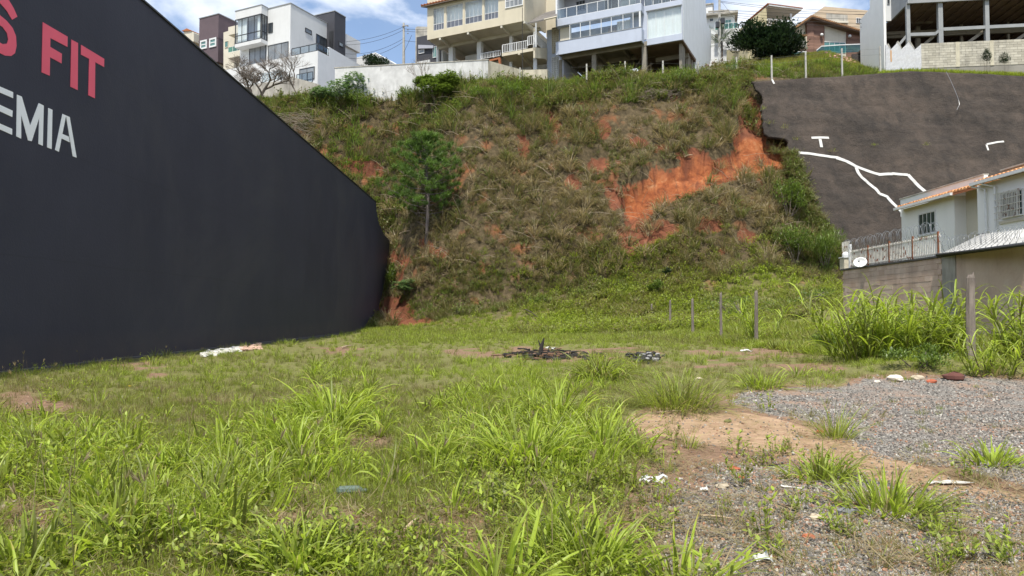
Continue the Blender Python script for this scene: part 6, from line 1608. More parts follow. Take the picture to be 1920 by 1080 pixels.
CL = [('pale drooping grass clump at far left, one metre from the picture edge', 60, 872, 95, 130, 60, True, 1.9, .88, 6),
 ('drooping pale grass clump right of the far left one', 190, 858, 85, 120, 50, True, 1.9, .86, 4),
 ('tallest pale green clump left of centre with arching blades', 625, 800, 125, 130, 70, True, 1.7, .9, 8),
 ('fine yellow green clump just left of the tallest pale clump', 560, 860, 110, 120, 55, True, 1.3, .9, 6),
 ('wide dark green clump in the left foreground drift', 430, 935, 110, 220, 80, True, 1.1, .82, 8),
 ('bright green clump lower left in front of the bare soil', 250, 1010, 100, 220, 80, True, 1.1, .88, 8),
 ('splayed grass clump at the lower left corner', 60, 1070, 90, 200, 60, True, 1.2, .86, 6),
 ('dense bright green clump in the centre of the lot', 985, 880, 135, 210, 130, True, 1.3, .92, 6),
 ('upright tall clump behind the dense central clump', 1045, 790, 100, 140, 70, True, .9, .85, 4),
 ('fresh clump right of the central one beside the sand', 1130, 850, 110, 170, 80, True, .9, .9, 4),
 ('dark green arching tussock beside the burnt debris', 1130, 714, 72, 125, 200, True, 2.0, .6, 4),
 ('wide spreading grey green tussock at the head of the sand patch', 1270, 766, 95, 230, 420, False, 1.0, .62, 60),
 ('low spreading tussock behind the gravel edge, middle right', 1430, 728, 32, 130, 90, True, 1.0, .84, 4),
 ('small yellow green fan of grass at the gravel edge', 1530, 726, 30, 110, 50, False, .8, .86, 8),
 ('thin wispy tuft standing alone in the gravel', 1566, 822, 85, 90, 90, False, .5, .72, 6),
 ('low leafy tussock on the sand edge in front of the wispy tuft', 1540, 900, 60, 200, 90, True, 1.2, .74, 8),
 ('large splayed tussock with long flat blades, right foreground', 1665, 960, 85, 260, 110, True, .7, .82, 20),
 ('flat broad bladed clump on the gravel at the right edge', 1862, 868, 55, 160, 60, True, 1.0, .84, 4),
 ('big arching broad bladed clump at the bottom centre', 1100, 1090, 150, 300, 95, True, 1.2, .86, 12),
 ('long splayed blades reaching right from the bottom centre', 1270, 1100, 100, 300, 50, True, .6, .88, 6),
 ('grass clump at the bottom edge left of centre', 560, 1090, 110, 230, 60, True, 1.3, .88, 6),
 ('sparse clump in front of the bare soil patch, lower centre', 850, 960, 60, 180, 50, True, 1.2, .86, 10),
 ('small clump between the two left foreground drifts', 330, 880, 60, 130, 40, True, 1.4, .84, 4)]
for c in CL: clump(c[0], c[1], c[2], c[3], c[4], c[5], c[6], c[7], c[8], dry=c[9])
# cane-like tall grass on the right
def cane(label, px, py, hpx, wpx, stems, Y=None, tint=.9, lw=.05):
    b = spot(px, py, Y); k = b.y / F; H_ = hpx * k; Wr = wpx * k / 2
    t = thing('cane_clump', label, 'tall grass clump', b, 'tall cane grass clumps')
    mb = MB(); st = MB()
    for s in range(stems):
        az = random.uniform(0, 2 * PI); q = random.random() ** .5; h = H_ * random.uniform(.3, .8)
        p0 = Vector((b.x + Wr * .8 * q * math.cos(az), b.y + Wr * .6 * q * math.sin(az), b.z - .05)); p1 = p0 + Vector((math.cos(az) * h * .55 * q, math.sin(az) * h * .55 * q, h))
        st.tube([p0, p1], [.014, .007], 5, random.random())
        for i in range(11):
            f = .05 + .95 * i / 10; p = p0.lerp(p1, f)
            blade_strip(mb, p, random.uniform(0, 2 * PI), H_ * random.uniform(.3, .6), lw * random.uniform(.6, 1.3), random.uniform(.3, 1.0), random.uniform(1.2, 2.8), 6, random.uniform(-.7, .7), True)
    o = mb.build('leaves', M['grass'], t, attrs=True); o['tint'] = tint
    o = st.build('stems', M['grass'], t, attrs=True); o['tint'] = .5
    mb = tuft(40, H_ * .35, .02, Wr * .6, 1.0, 2.2, 5, base=tuple(b)); o = mb.build('dead_blades', M['grass'], t, attrs=True); o['tint'] = .1
    return t
cane('largest clump of tall cane grass before the pink wall', 1668, 676, 150, 250, 100, 17.6, .84, .05)
cane('cane grass clump between the largest clump and the thick post', 1738, 660, 125, 110, 34, 18.6, .76)
cane('tall cane grass at the right picture edge behind the gravel', 1932, 690, 160, 130, 44, 15.4, .8)
cane('short cane grass leaning over the gravel edge at right', 1870, 735, 110, 110, 16, 13.6, .84, .03)
cane('slender yellow green cane shoots behind the charred post', 1421, 640, 100, 60, 12, 30.2, .95, .05)
# generic leafy bush: leaf fans spread in a lumpy volume
def bush(name, label, cat, c, rx, rz, nleaf, leaf, mat, group=None, lobes=9, trunk=True, lw=.4, flat=.0, core=True, ground_z=None, ltype='leaf', mbt='grey_bark', yscale=1.0):
    gz0 = ground_z if ground_z is not None else gz(c[0], c[1])
    t = thing(name, label, cat, (c[0], c[1], gz0), group)
    mb = MB(); L = []
    for i in range(lobes):
        a = random.uniform(0, 2 * PI); q = random.uniform(.25, .8); e = random.uniform(-.55, .85)
        L.append((c[0] + rx * q * math.cos(a) * math.sqrt(1 - e * e * .6), c[1] + rx * yscale * q * math.sin(a), c[2] + rz * e * .75, random.uniform(.28, .5)))
    for i in range(nleaf):
        l = random.choice(L); th = random.uniform(0, 2 * PI); u = random.uniform(-1, 1); r_ = l[3] * random.uniform(.55, 1.08)
        n_ = Vector((math.sqrt(1 - u * u) * math.cos(th), math.sqrt(1 - u * u) * math.sin(th), u))
        p = Vector((l[0] + rx * r_ * n_.x, l[1] + rx * yscale * r_ * n_.y, l[2] + rz * r_ * n_.z))
        az = math.atan2(n_.y, n_.x) + random.gauss(0, .7)
        if ltype == 'palmate':
            for k in range(6): blade_strip(mb, p, az + (k - 2.5) * .55, leaf * random.uniform(.8, 1.1), leaf * lw, random.uniform(1.0, 1.4), .5, 2, 0)
        else: blade_strip(mb, p, az, leaf * random.uniform(.6, 1.2), leaf * lw, random.uniform(.3, 1.5), random.uniform(.1, .8), 2, random.uniform(-.8, .8))
    mb.build('crown', M[mat], t, attrs=True)
    if trunk:
        tb = MB()
        for i in range(min(lobes, 6)):
            l = L[i]; b = Vector((c[0] + random.uniform(-.1, .1) * rx, c[1], gz0 - .2)); e = Vector(l[:3])
            tb.tube([b, b.lerp(e, .5) + Vector((random.uniform(-.1, .1) * rx, 0, 0)), e], [rx * .035, rx * .025, rx * .01], 5)
        tb.build('trunk', M[mbt], t)
    return t
# round dark tree
c = at(1437, 72, 88.5)
bush('round_tree', 'dense dark green round topped tree in front of the porch house', 'tree', (c.x, 88.5, c.z - .8), 4.2, 2.6, 16000, .42, 'dark_leaf', lobes=60, lw=.6, ground_z=gz(c.x, 88.5) - 1, yscale=.8)
c = at(706, 116, 92); bush('dark_shrub', 'dark green rounded shrub behind the long whitewashed wall', 'shrub', (c.x, 92, c.z - .5), 2.3, 1.4, 2200, .32, 'dark_leaf', lobes=12, ground_z=25)
# palm
def palm(label, px, py, Y, H_, n, L):
    c = at(px, py, Y); g0 = gz(c.x, Y); t = thing('palm', label, 'palm', (c.x, Y, g0)); mb = MB()
    for i in range(n):
        az = random.uniform(0, 2 * PI); e = random.uniform(.1, 1.7); d0 = Vector((math.cos(az) * math.sin(e), math.sin(az) * math.sin(e), math.cos(e)))
        p = Vector(c) + Vector((0, 0, random.uniform(-H_ * .3, H_ * .15)))
        for k in range(9):
            f = .25 + .75 * k / 8; q = p + d0 * L * f + Vector((0, 0, -.5 * f * f * L * .5))
            for sgn in (-1, 1): blade_strip(mb, q, az + sgn * 1.0, L * .38, .07, e + .2, 1.0, 2, 0)
    mb.build('crown', M['palm_leaf'], t, attrs=True)
    MB().tube([(c.x, Y, g0 - 1), (c.x, Y, c.z)], [.3, .22], 8).build('trunk', M['grey_bark'], t)
palm('grey green fan palm between the blue house and the utility pole', 1352, 78, 91, 2.5, 34, 2.3)
# pine on the bank
def pine():
    b = spot(800, 456); k = b.y / F; H_ = (456 - 262) * k
    t = thing('pine_tree', 'young pine tree growing alone on the steep bank above the black wall end', 'tree', b)
    tr = MB(); top = b + Vector((-.25, 0, H_)); mid = b + Vector((.12, 0, H_ * .4))
    tr.tube([b - Vector((0, 0, .4)), b + Vector((0, 0, .1)), mid, b + Vector((-.05, 0, H_ * .7)), top], [.2, .17, .13, .08, .02], 8)
    cr_ = MB(); tips = []
    for i in range(58):
        f = .24 + .74 * (i / 57) ** .9; h = H_ * f
        reach = H_ * (.36 * (1 - ((f - .42) / .64) ** 2)) if f > .42 else H_ * (.35 - (.42 - f) * .3)
        reach = max(.3, reach) * random.uniform(.6, 1.12)
        az = i * 2.4 + random.uniform(-.4, .4); q0 = b.lerp(top, f); up = random.uniform(.15, .6) * (.4 + f)
        e = q0 + Vector((math.cos(az) * reach, math.sin(az) * reach, reach * up)); m = q0.lerp(e, .5) + Vector((0, 0, -.08 * reach))
        tr.tube([q0, m, e], [.045, .03, .012], 4)
        for k2 in range(5):
            g = .35 + .65 * k2 / 4; q1 = q0.lerp(e, g); 
            for s_ in range(2):
                a2 = az + random.uniform(-1.2, 1.2); e2_ = q1 + Vector((math.cos(a2), math.sin(a2), random.uniform(.2, .9))) * reach * random.uniform(.08, .28)
                tips.append(e2_)
                if s_ == 0: tr.tube([q1, e2_], [.015, .008], 3)
    for p in tips:
        r_ = random.random()
        for i in range(44):
            az = random.uniform(0, 2 * PI); e = abs(random.gauss(.75, .55)); L = random.uniform(.28, .48)
            d = Vector((math.cos(az) * math.sin(e), math.sin(az) * math.sin(e), math.cos(e))); s_ = d.cross(Vector((random.random() - .5, random.random() - .5, .3))).normalized() * .02
            q = p + Vector((random.gauss(0, .07), random.gauss(0, .07), random.gauss(0, .06)))
            cr_.add([q - s_, q + s_, q + d * L], [(0, 1, 2)], min(1, max(0, r_ * .5 + random.random() * .4 + .1 * math.cos(e))), [0, 0, 1])
    for dz in (.13, .2): 
        a = b + Vector((0, 0, H_ * dz)); tr.tube([a, a + Vector((-1.1, -.2, .5))], [.03, .008], 4)
        tr.tube([a, a + Vector((.7, -.1, .3))], [.025, .008], 4)
    tr.build('trunk', M['pine_bark'], t); cr_.build('crown', M['needle'], t, attrs=True)
pine()
# leafless trees
def bare_tree(label, px, py, Y, hpx, spread, seed, depth=6, mat='grey_bark', r0=.16, tilt=0, name='bare_tree', nb=3):
    random.seed(seed); p = at(px, py, Y); g0 = min(gz(p.x, Y), p.z); b = drop(px, py, 30); p = b; Y = b.y; H_ = hpx * Y / F
    t = thing(name, label, 'tree', b); tr = MB(); tw = MB()
    def grow(q, d, L, r, n):
        mid = q + d * L * .5 + Vector((random.gauss(0, .06), random.gauss(0, .06), random.gauss(0, .04))) * L; e = mid + (d + Vector((random.gauss(0, .22), random.gauss(0, .22), random.gauss(0, .12)))).normalized() * L * .5
        (tr if n > 2 else tw).tube([q, mid, e], [r, r * .85, r * .68], 6 if n > 3 else 3, .5, False)
        if n == 0: return
        for i in range(nb if n > 1 else nb + 1):
            a = random.uniform(0, 2 * PI); s_ = spread * random.uniform(.5, 1.15)
            dd = (d + Vector((math.cos(a) * s_, math.sin(a) * s_, random.uniform(-.1, .45)))).normalized()
            grow(mid.lerp(e, random.uniform(.2, 1)), dd, L * random.uniform(.6, .85), r * .62, n - 1)
    for k in range(2 if r0 > .1 else 1):
        a = tilt + random.uniform(-.3, .3); grow(b - Vector((0, 0, .4)), Vector((math.sin(a) + (k - .5) * .5, 0, 1)).normalized(), H_ * .42, r0, depth)
    tr.build('trunk', M[mat], t); tw.build('twigs', M[mat], t)
    random.seed(seed + 1); return t
bare_tree('large leafless tree tangled in front of the white modern house', 482, 188, 77, 80, 1.15, 3, 7, r0=.2)
bare_tree('smaller leafless tree right of the tangled one', 565, 188, 76, 92, .95, 14, 6, r0=.1)
bare_tree('thin leafless sapling before the whitewashed wall, left of two', 737, 185, 72, 62, .5, 21, 4, r0=.05)
bare_tree('thin leafless sapling before the whitewashed wall, right of two', 795, 188, 71.5, 75, .5, 25, 4, r0=.06)
random.seed(77)
def cb(name, label, px, py, Y, rpx, hpx, n, leaf, mat='bush_leaf', **k):
    Y = drop(px, py + hpx * .85, 12).y if k.pop('auto', True) else Y
    p = at(px, py, Y); bush(name, label, 'shrub', (p.x, Y, p.z), rpx * Y / F, hpx * Y / F, n, leaf, mat, group='shrubs on the bank', **k)
cb('shrub', 'large pale leaved shrub in front of the left end of the whitewashed wall', 636, 168, 73.6, 52, 36, 2600, .28, 'pale_leaf', ltype='palmate', lw=.3)
cb('shrub', 'second pale leaved shrub before the middle of the whitewashed wall', 820, 168, 71.6, 48, 32, 2200, .28, 'bush_leaf', ltype='palmate', lw=.3)
cb('shrub', 'small dark shrub between the two pale leaved shrubs', 702, 158, 72.4, 10, 14, 500, .2, 'bush_leaf')
cb('shrub', 'low shrub right beside the small dark one', 731, 168, 72, 18, 12, 500, .22, 'pale_leaf', ltype='palmate', lw=.3)
cb('shrub', 'dark scrubby bush under the right side of the large pale shrub', 668, 190, 73, 40, 20, 1500, .24, 'bush_leaf', lw=.3)
cb('shrub', 'mid green bush before the whitewashed wall right of the sapling', 762, 178, 72, 26, 16, 900, .24, 'bush_leaf', lw=.3)
cb('shrub', 'dense olive bush at the foot of the whitewashed wall right end', 905, 172, 72, 30, 16, 1000, .24, 'bush_leaf', lw=.3)
cb('shrub', 'grass choked bush below the stained beige wall', 965, 172, 72, 34, 16, 1100, .24, 'bush_leaf', lw=.2)
cb('shrub', 'lush low bush before the pillars of the blue house', 1275, 148, 72.5, 50, 14, 1600, .24, 'bush_leaf', lw=.25)
cb('shrub', 'olive shrub under the leafless trees behind the black wall', 500, 172, 74.5, 32, 14, 900, .22, 'bush_leaf')
cb('shrub', 'pale leaved plant growing beside the end of the black wall', 765, 540, 61.4, 26, 18, 340, .28, 'pale_leaf', ltype='palmate', lw=.28)
cb('shrub', 'dark green shrub touching the black wall edge', 733, 515, 62.3, 13, 24, 700, .2, 'bush_leaf')
cb('shrub', 'small round dark green bush on the lower slope, lower of two', 1230, 538, 56.5, 19, 16, 1100, .18, 'bush_leaf')
cb('shrub', 'small round dark green bush on the lower slope, upper of two', 1250, 515, 57.6, 11, 12, 600, .18, 'dark_leaf')
cb('shrub', 'bright green bush spreading at the foot of the concrete slope', 1492, 458, 59.5, 44, 44, 2400, .26, 'bush_leaf', lw=.3)
cb('shrub', 'green scrub climbing the left edge of the concrete slope', 1478, 372, 62.5, 38, 40, 1900, .25, 'bush_leaf', lw=.3)
cb('shrub', 'tall reedy bush leaning over the corner of the pink wall', 1545, 468, 50, 34, 42, 2000, .5, 'bush_leaf', lw=.08)
cb('shrub', 'feathery green bush rising behind the thick post at right edge', 1895, 560, 14.6, 60, 62, 1100, .11, 'bush_leaf', lw=.35)
cb('shrub', 'low leafy bush in front of the largest cane clump', 1560, 640, 20.5, 45, 26, 900, .13, 'bush_leaf', lw=.35)
cb('shrub', 'dark leafy weed bush under the cane grass by the gravel', 1720, 668, 16.2, 60, 26, 1100, .09, 'bush_leaf', lw=.4)
cb('shrub', 'feathery scrub among the middle posts', 1395, 575, 42, 70, 24, 1500, .16, 'bush_leaf', lw=.3)
cb('shrub', 'small leaved scrub spreading behind the fence left of the pink wall', 1500, 560, 39, 70, 22, 1500, .16, 'bush_leaf', lw=.3)
cb('shrub', 'narrow dark conifer like shrub against the grey block wall, left of two', 1852, 108, 71.2, 11, 17, 1300, .16, 'dark_leaf', lw=.25, lobes=12, auto=False)
cb('shrub', 'narrow dark conifer like shrub against the grey block wall, right of two', 1884, 112, 71.2, 9, 13, 1000, .16, 'dark_leaf', lw=.25, lobes=12, auto=False)
cb('shrub', 'white flowering weed patch below the grassy rise', 1370, 132, 74, 16, 8, 500, .2, 'pale_leaf', lw=.4)
# tussocks along the crest and on the face
def tus(label, px, py, hpx, wpx, tint, n=120, Y=None, droop=1.2, name='tussock', w=.045):
    b = spot(px, py, Y); k = b.y / F; t = thing(name, label, 'tussock', b, 'tall tussocks on the bank')
    mb = tuft(n, hpx * k * 1.15, w, wpx * k * .3, .55, droop, 5, base=tuple(b)); o = mb.build('blades', M['bank_plant'], t, attrs=True); o['tint'] = tint
    if tint > .3:
        mb = tuft(n // 2, hpx * k * .8, w * .8, wpx * k * .3, .9, 2.6, 5, base=tuple(b)); o = mb.build('dead_blades', M['grass'], t, attrs=True); o['tint'] = .12
for l, x_, y_, h_, w_, tn_ in (('tall green tussock on the crest below the hollow block screen', 1028, 192, 52, 50, .62), ('large bushy green tussock on the crest before the dark void', 1185, 188, 52, 54, .64),
        ('pointed green tussock on the crest at the whitewashed wall corner', 873, 186, 36, 34, .66), ('pale plumed tussock on the crest at the blue house corner', 1336, 190, 46, 46, .5),
        ('green tussock hanging left of the red clay strip', 1362, 262, 50, 46, .42), ('dark green tussock below the left shrub', 770, 205, 40, 50, .55), ('drooping grey tussock above the clay scar', 1250, 262, 46, 60, .34),
        ('drooping tussock at the upper middle of the bank', 1090, 270, 46, 50, .38), ('dull green tussock left of the small clay patch', 1000, 250, 44, 40, .42), ('straw coloured feathery clump right of the lower slope', 1441, 500, 56, 50, .12),
        ('dry drooping tussock below the clay scar', 1395, 345, 42, 60, .26), ('dry grass tuft beneath the scar on its left', 1300, 430, 50, 50, .28), ('green tussock under the scar overhang', 1445, 345, 40, 40, .45),
        ('dry tangled clump on the lower slope in the middle', 1352, 515, 34, 50, .2), ('small green tussock on the crest, far left by the trees', 515, 212, 30, 60, .6),
        ('mixed tussock below the whitewashed wall corner', 925, 200, 36, 50, .6), ('tussock on the crest left of the bushy one', 1115, 178, 26, 50, .7), ('tussock on the crest right of the bushy one', 1262, 172, 34, 60, .7),
        ('greyish tussock over the left clay patch', 690, 296, 44, 60, .3), ('olive tussock under the crest in the left part', 840, 245, 40, 50, .45), ('green tuft growing from the top edge of the concrete slope', 1682, 150, 20, 26, .62)):
    tus(l, x_, y_, h_, w_, tn_, Y=(71.3 if y_ == 150 else None), droop=2.0 if tn_ < .4 else 1.2)
# dry brush heap on the crest
b = spot(1235, 182); hb_ = MB()
for i in range(260):
    a = random.uniform(0, PI); L = random.uniform(.8, 2.6); c_ = b + Vector((random.uniform(-1.8, 2.2), random.uniform(-.7, .6), random.uniform(-.5, .5)))
    dv = Vector((math.cos(a), random.uniform(-.4, .1), -.35 + random.uniform(-.2, .3))) * L * .5
    hb_.tube([c_ - dv, c_ + Vector((0, 0, .12)), c_ + dv], [.012, .018, .006], 3, .5, False)
tag(hb_.build('brush_heap', paint('grey_brush', (.26, .21, .17), .3, .95, 0)), 'heap of dry grey cut brush hanging over the crest', 'brush heap')
b = spot(540, 245); hb_ = MB()
for i in range(300):
    a = random.uniform(0, PI); L = random.uniform(.8, 2.4); c_ = b + Vector((random.uniform(-2.2, 2.6), random.uniform(-.7, .3), random.uniform(-1.6, 1.6)))
    dv = Vector((math.cos(a), random.uniform(-.4, .1), random.uniform(-.6, .4))) * L * .5
    hb_.tube([c_ - dv, c_ + Vector((0, -.1, .15)), c_ + dv], [.012, .018, .006], 3, .5, False)
tag(hb_.build('brush_tangle', paint('grey_brush_tangle', (.25, .21, .16), .3, .95, 0)), 'tangle of dead grey branches just right of the sloping black wall edge', 'brush')
# weeds sprouting from cracks of the concrete
for x_, y_, l in ((1445, 232, 'upper'), (1470, 240, 'middle'), (1432, 205, 'small bright'), (1493, 262, 'flat'), (1738, 272, 'wide yellowish'), (1640, 272, 'tiny'), (1562, 284, 'thin')):
    p = shot(x_, y_, .3); t = thing('crack_weed', l + ' tuft of weeds growing out of the dark concrete slope', 'weed', p, 'weeds on the concrete slope')
    mb = tuft(26, .5 if l != 'tiny' else .3, .03, .3, .9, 1.2, 3, base=tuple(p)); o = mb.build('blades', M['grass'], t, attrs=True); o['tint'] = .5
# ------------------------------------------------------------------ rubble, debris, litter
def rock(mb, c, r, sq=.6, n=7): mb.ball(c, r, r * random.uniform(.6, 1), r * sq, n, 5, .22)
t = thing('rubble_strip', 'heap of white plaster rubble along the foot of the black wall', 'rubble', spot(430, 660))
w_ = MB(); p_ = MB()
for i in range(300):
    px = random.uniform(378, 488); py = 669 - (px - 378) * .145 + random.uniform(-6, 2)
    b = drop(px, py); b.x = max(b.x, -11.4 + .1)
    rock(p_ if px > 452 else w_, (b.x, b.y, b.z + random.uniform(0, .07)), random.uniform(.03, .11), .5, 6)
tag(w_.build('plaster_lumps', paint('plaster_rubble', (.56, .55, .52), .2, .9, .3), t), kind='stuff'); tag(p_.build('clay_lumps', paint('pink_rubble', (.5, .34, .26), .2, .9, .3), t), kind='stuff')
t = thing('burnt_heap', 'low heap of charred wood and ash with one upright stump in mid lot', 'debris', spot(1010, 668))
am = MB(); wm = MB()
for i in range(130):
    b = drop(random.gauss(1020, 30), random.uniform(661, 676)); L = random.uniform(.12, .5); a = random.uniform(0, PI)
    dv = Vector((math.cos(a), math.sin(a), random.uniform(-.05, .08))) * L * .5; c_ = b + Vector((0, 0, random.uniform(.0, .16)))
    (am if i % 3 else wm).tube([c_ - dv, c_ + dv], [random.uniform(.015, .045), .012], 5, .5)
for i in range(50): rock(am, tuple(drop(random.gauss(1045, 40), random.uniform(663, 676)) + Vector((0, 0, .03))), random.uniform(.05, .16), .5, 6)
sb = drop(1014, 668); am.tube([sb, sb + Vector((.02, 0, .28)), sb + Vector((.10, 0, .56))], [.09, .07, .02], 6); am.tube([sb + Vector((0, 0, .3)), sb + Vector((-.08, 0, .5))], [.04, .01], 5)
tag(am.build('charred_wood', paint('char', (.025, .022, .02), .4, .9, 0), t), kind='stuff'); tag(wm.build('brown_sticks', paint('brown_sticks', (.16, .09, .055), .3, .9, 0), t), kind='stuff')
t = thing('ash_heap', 'black and white ash and rubbish patch right of the dark tussock', 'debris', spot(1212, 676))
am = MB(); wm = MB()
for i in range(90):
    b = drop(random.gauss(1210, 13), random.uniform(668, 684)) + Vector((0, 0, random.uniform(0, .15))); rock(am if random.random() < .75 else wm, tuple(b), random.uniform(.04, .12), .5, 5)
tag(am.build('cinders', paint('cinders', (.022, .022, .024), .4, .9, 0), t), kind='stuff'); tag(wm.build('ash_lumps', paint('ash', (.28, .28, .28), .2, .9, 0), t), kind='stuff')
t = thing('rubble_heap', 'pile of pinkish building rubble beside the right wall of the blue house', 'rubble', at(1338, 118, 79))
rb = MB(); rs_ = MB()
for i in range(150):
    p = at(1336, 118, 79); ddx, ddy = random.gauss(0, .8), random.gauss(0, .7); p = Vector((p.x + ddx, p.y + ddy, 0)); p.z = gz(p.x, p.y) + .05 + random.random() * 1.5 * math.exp(-(ddx * ddx + ddy * ddy) / .9); rock(rb if i % 3 else rs_, tuple(p), random.uniform(.12, .32), .6, 6)
for i in range(14): p = at(random.gauss(1338, 8), 116, 78.5); p.z = gz(p.x, p.y) + random.uniform(.3, 1.4); a = random.uniform(-.8, .8); rs_.tube([p, p + Vector((math.cos(a), 0, math.sin(a))) * 1.0], .05, 4)
tag(rb.build('brick_lumps', paint('brick_rubble', (.28, .20, .17), .35, .9, .3), t), kind='stuff'); tag(rs_.build('mortar_lumps', paint('mortar_rubble', (.42, .4, .38), .3, .9, .3), t), kind='stuff')
t = thing('rubble_heap', 'scattered orange rubble on top of the grassy rise', 'rubble', spot(1585, 100, 88))
rb = MB()
for i in range(50): b = spot(random.gauss(1582, 16), 100, random.uniform(84, 89)); rock(rb, (b.x, b.y, b.z + .25), random.uniform(.08, .22), .6, 5)
tag(rb.build('brick_lumps', paint('orange_rubble', (.5, .3, .22), .3, .9, .3), t), kind='stuff')
# larger stones and brick pieces on the lot
m_br = paint('red_brick_piece', (.36, .1, .05), .25, .9, .3); m_st = paint('pale_stone', (.42, .36, .27), .25, .9, .3); m_pl = paint('plaster_piece', (.55, .5, .44), .2, .9, .3); m_dk = paint('slate_piece', (.16, .17, .18), .2, .7, .2)
for px, py, r_, mt, nm, lab, cat in ((1747, 718, .09, m_br, 'brick_piece', 'red brick fragment on top of the gravel heap', 'brick fragment'), (1790, 712, .2, paint('maroon_clod', (.12, .045, .035), .3, .95, 0), 'earth_clod', 'dark maroon clod on the crest of the gravel heap', 'clod'),
        (1678, 714, .16, m_pl, 'flat_stone', 'flat pale slab stone at the edge of the gravel under the cane', 'stone'), (1720, 712, .12, m_st, 'flat_stone', 'smaller brownish slab next to the flat pale stone', 'stone'), (1645, 718, .06, m_pl, 'stone', 'small white stone at the gravel edge', 'stone'),
        (1354, 917, .05, m_st, 'stone', 'round tan stone by the litter in the right foreground', 'stone'), (1391, 898, .032, m_br, 'brick_piece', 'small red brick chip above the round tan stone', 'brick fragment'), (1588, 964, .06, m_dk, 'flat_stone', 'flat dark grey slate piece below the large tussock', 'stone'),
        (1530, 975, .045, m_st, 'stone', 'yellowish stone in the gravel beside the slate piece', 'stone'), (1377, 882, .05, m_br, 'clay_clod', 'reddish clay clod beside the sand patch', 'clod'), (1516, 1010, .04, m_br, 'clay_clod', 'flat red clay patch stone at lower right', 'clod'),
        (1365, 792, .05, paint('mossy_lump', (.13, .13, .04), .4, .95, 0), 'moss_lump', 'small mossy plant lump alone on the sand', 'plant'), (1538, 812, .05, m_br, 'brick_piece', 'brown clod left of the wispy tuft', 'clod'), (1310, 712, .07, m_st, 'stone', 'tan stone between the spreading tussock and the post', 'stone')):
    b = drop(px, py); mb = MB(); rock(mb, (b.x, b.y, b.z + r_ * .25), r_, .45, 9); tag(mb.build(nm, mt), lab, cat)
# litter
m_bag = paint('white_plastic', (.5, .5, .48), .1, .35, .3); m_tin = paint('dented_tin', (.5, .52, .52), .3, .3, .5); m_bot = darkglass('greenish_plastic', (.09, .13, .105), .3)
def scrap(px, py, w, l, mat, nm, lab, cat, az=0.3, crumple=.35):
    b = drop(px, py); f = Frame((b.x, b.y), az * 57); mb = MB(); n = 6; vs = []
    for i in range(n + 1):
        for j in range(4):
            u = (i / n - .5) * l; v = (j / 3 - .5) * w; q = f.w(u + random.gauss(0, l * .02), v + random.gauss(0, w * .08), 0)
            vs.append((q[0], q[1], gz(q[0], q[1]) + .015 + abs(random.gauss(0, 1)) * w * crumple))
    fs = [(i * 4 + j, (i + 1) * 4 + j, (i + 1) * 4 + j + 1, i * 4 + j + 1) for i in range(n) for j in range(3)]
    mb.add(vs, fs); o = mb.build(nm, mat); o.modifiers.new('t', 'SOLIDIFY').thickness = .003; return tag(o, lab, cat)
scrap(1222, 910, .06, .19, m_bag, 'plastic_wrapper', 'crumpled white plastic wrapper beside the bare soil, centre right', 'litter')
scrap(1228, 902, .05, .2, m_tin, 'foil_strip', 'greyish foil strip behind the white wrapper', 'litter', .1)
scrap(1320, 924, .03, .06, m_bag, 'paper_scrap', 'small white paper scrap left of the round tan stone', 'litter')
scrap(1484, 918, .02, .15, m_bag, 'plastic_strip', 'thin white plastic strip at the left foot of the large tussock', 'litter', .4)
scrap(1400, 660, .12, .4, m_bag, 'white_scrap', 'white scrap on the back soil strip near the posts', 'litter')
scrap(1035, 655, .12, .45, m_bag, 'white_scrap', 'small white scrap by the charred stump', 'litter')
scrap(1780, 910, .07, .32, m_bag, 'paper_sheet', 'dirty white flattened sheet on the gravel at right', 'litter', .1, .1)
scrap(1430, 1056, .05, .10, m_tin, 'plastic_film', 'clear crumpled film under the long blades at bottom right', 'litter')
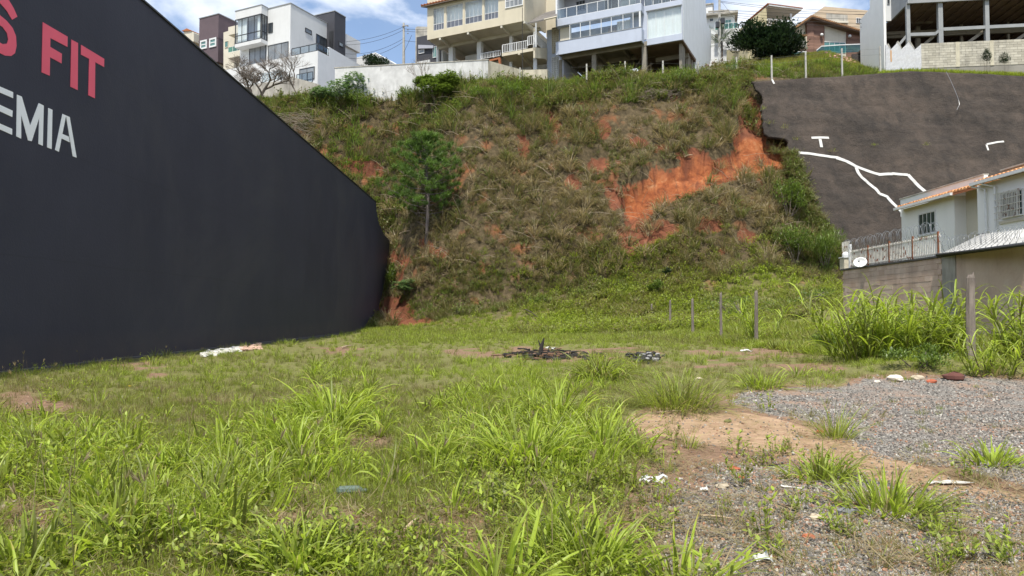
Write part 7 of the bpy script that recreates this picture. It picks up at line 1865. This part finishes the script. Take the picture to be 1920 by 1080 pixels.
scrap(880, 935, .03, .05, m_bag, 'paper_scrap', 'tiny white scrap in the centre foreground grass', 'litter')
scrap(1103, 942, .04, .06, m_bag, 'foam_piece', 'white foam piece on soil above the bottom centre clump', 'litter')
b = drop(655, 934); mb = MB(); mb.tube([b + Vector((-.09, 0, .05)), b + Vector((-.07, 0, .05)), b + Vector((.06, .02, .05)), b + Vector((.09, .03, .045)), b + Vector((.12, .035, .045))], [.02, .036, .036, .016, .014], 10)
tag(mb.build('plastic_bottle', m_bot), 'greenish empty plastic bottle lying in the grass, left of centre', 'bottle')
m_wd = paint('weathered_stick', (.38, .29, .19), .3, .9, .2)
for x0, y0, x1, y1, r_, lab in ((758, 1005, 790, 980, .012, 'pale broken plank piece on the bare soil in the centre foreground'), (1310, 974, 1390, 985, .007, 'thin dry stem lying on the gravel lower right'), (1230, 778, 1290, 774, .008, 'thin twig lying across the sand patch'),
        (728, 440, 740, 424, .05, 'short white stake on the slope beside the black wall'), (750, 446, 768, 438, .06, 'pale stick lying on the slope under the pine'), (985, 586, 1010, 602, .05, 'dark fallen branch at the foot of the slope, centre'), (1283, 309, 1298, 297, .06, 'bent pale pipe sticking out above the clay scar'), (640, 655, 662, 650, .04, 'pale stick in the grass near the black wall end')):
    a = drop(x0, y0); c_ = drop(x1, y1); up = Vector((0, -.1 if a.y > 30 else 0, r_ + .02 + (.15 if a.y > 30 else 0)))
    tag(MB().tube([a + up, a.lerp(c_, .5) + up * 1.3, c_ + up], [r_, r_ * .9, r_ * .5], 6).build('stick', m_wd if 'dark' not in lab else paint('dark_branch', (.06, .045, .035))), lab, 'stick')
for x_, y_ in ((243, 738), (603, 738)):
    b = drop(x_, y_); mb = MB()
    for k in range(6): blade_strip(mb, b + Vector((0, 0, .12)), k * PI / 3, .035, .025, 1.2, .2, 2)
    t_ = mb.build('yellow_flower', paint('yellow_petals', (.75, .5, .03), .1, .6, 0)); tag(t_, 'tiny yellow flower in the short grass ' + ('near the black wall' if x_ < 400 else 'left of the tallest pale clump'), 'flower')
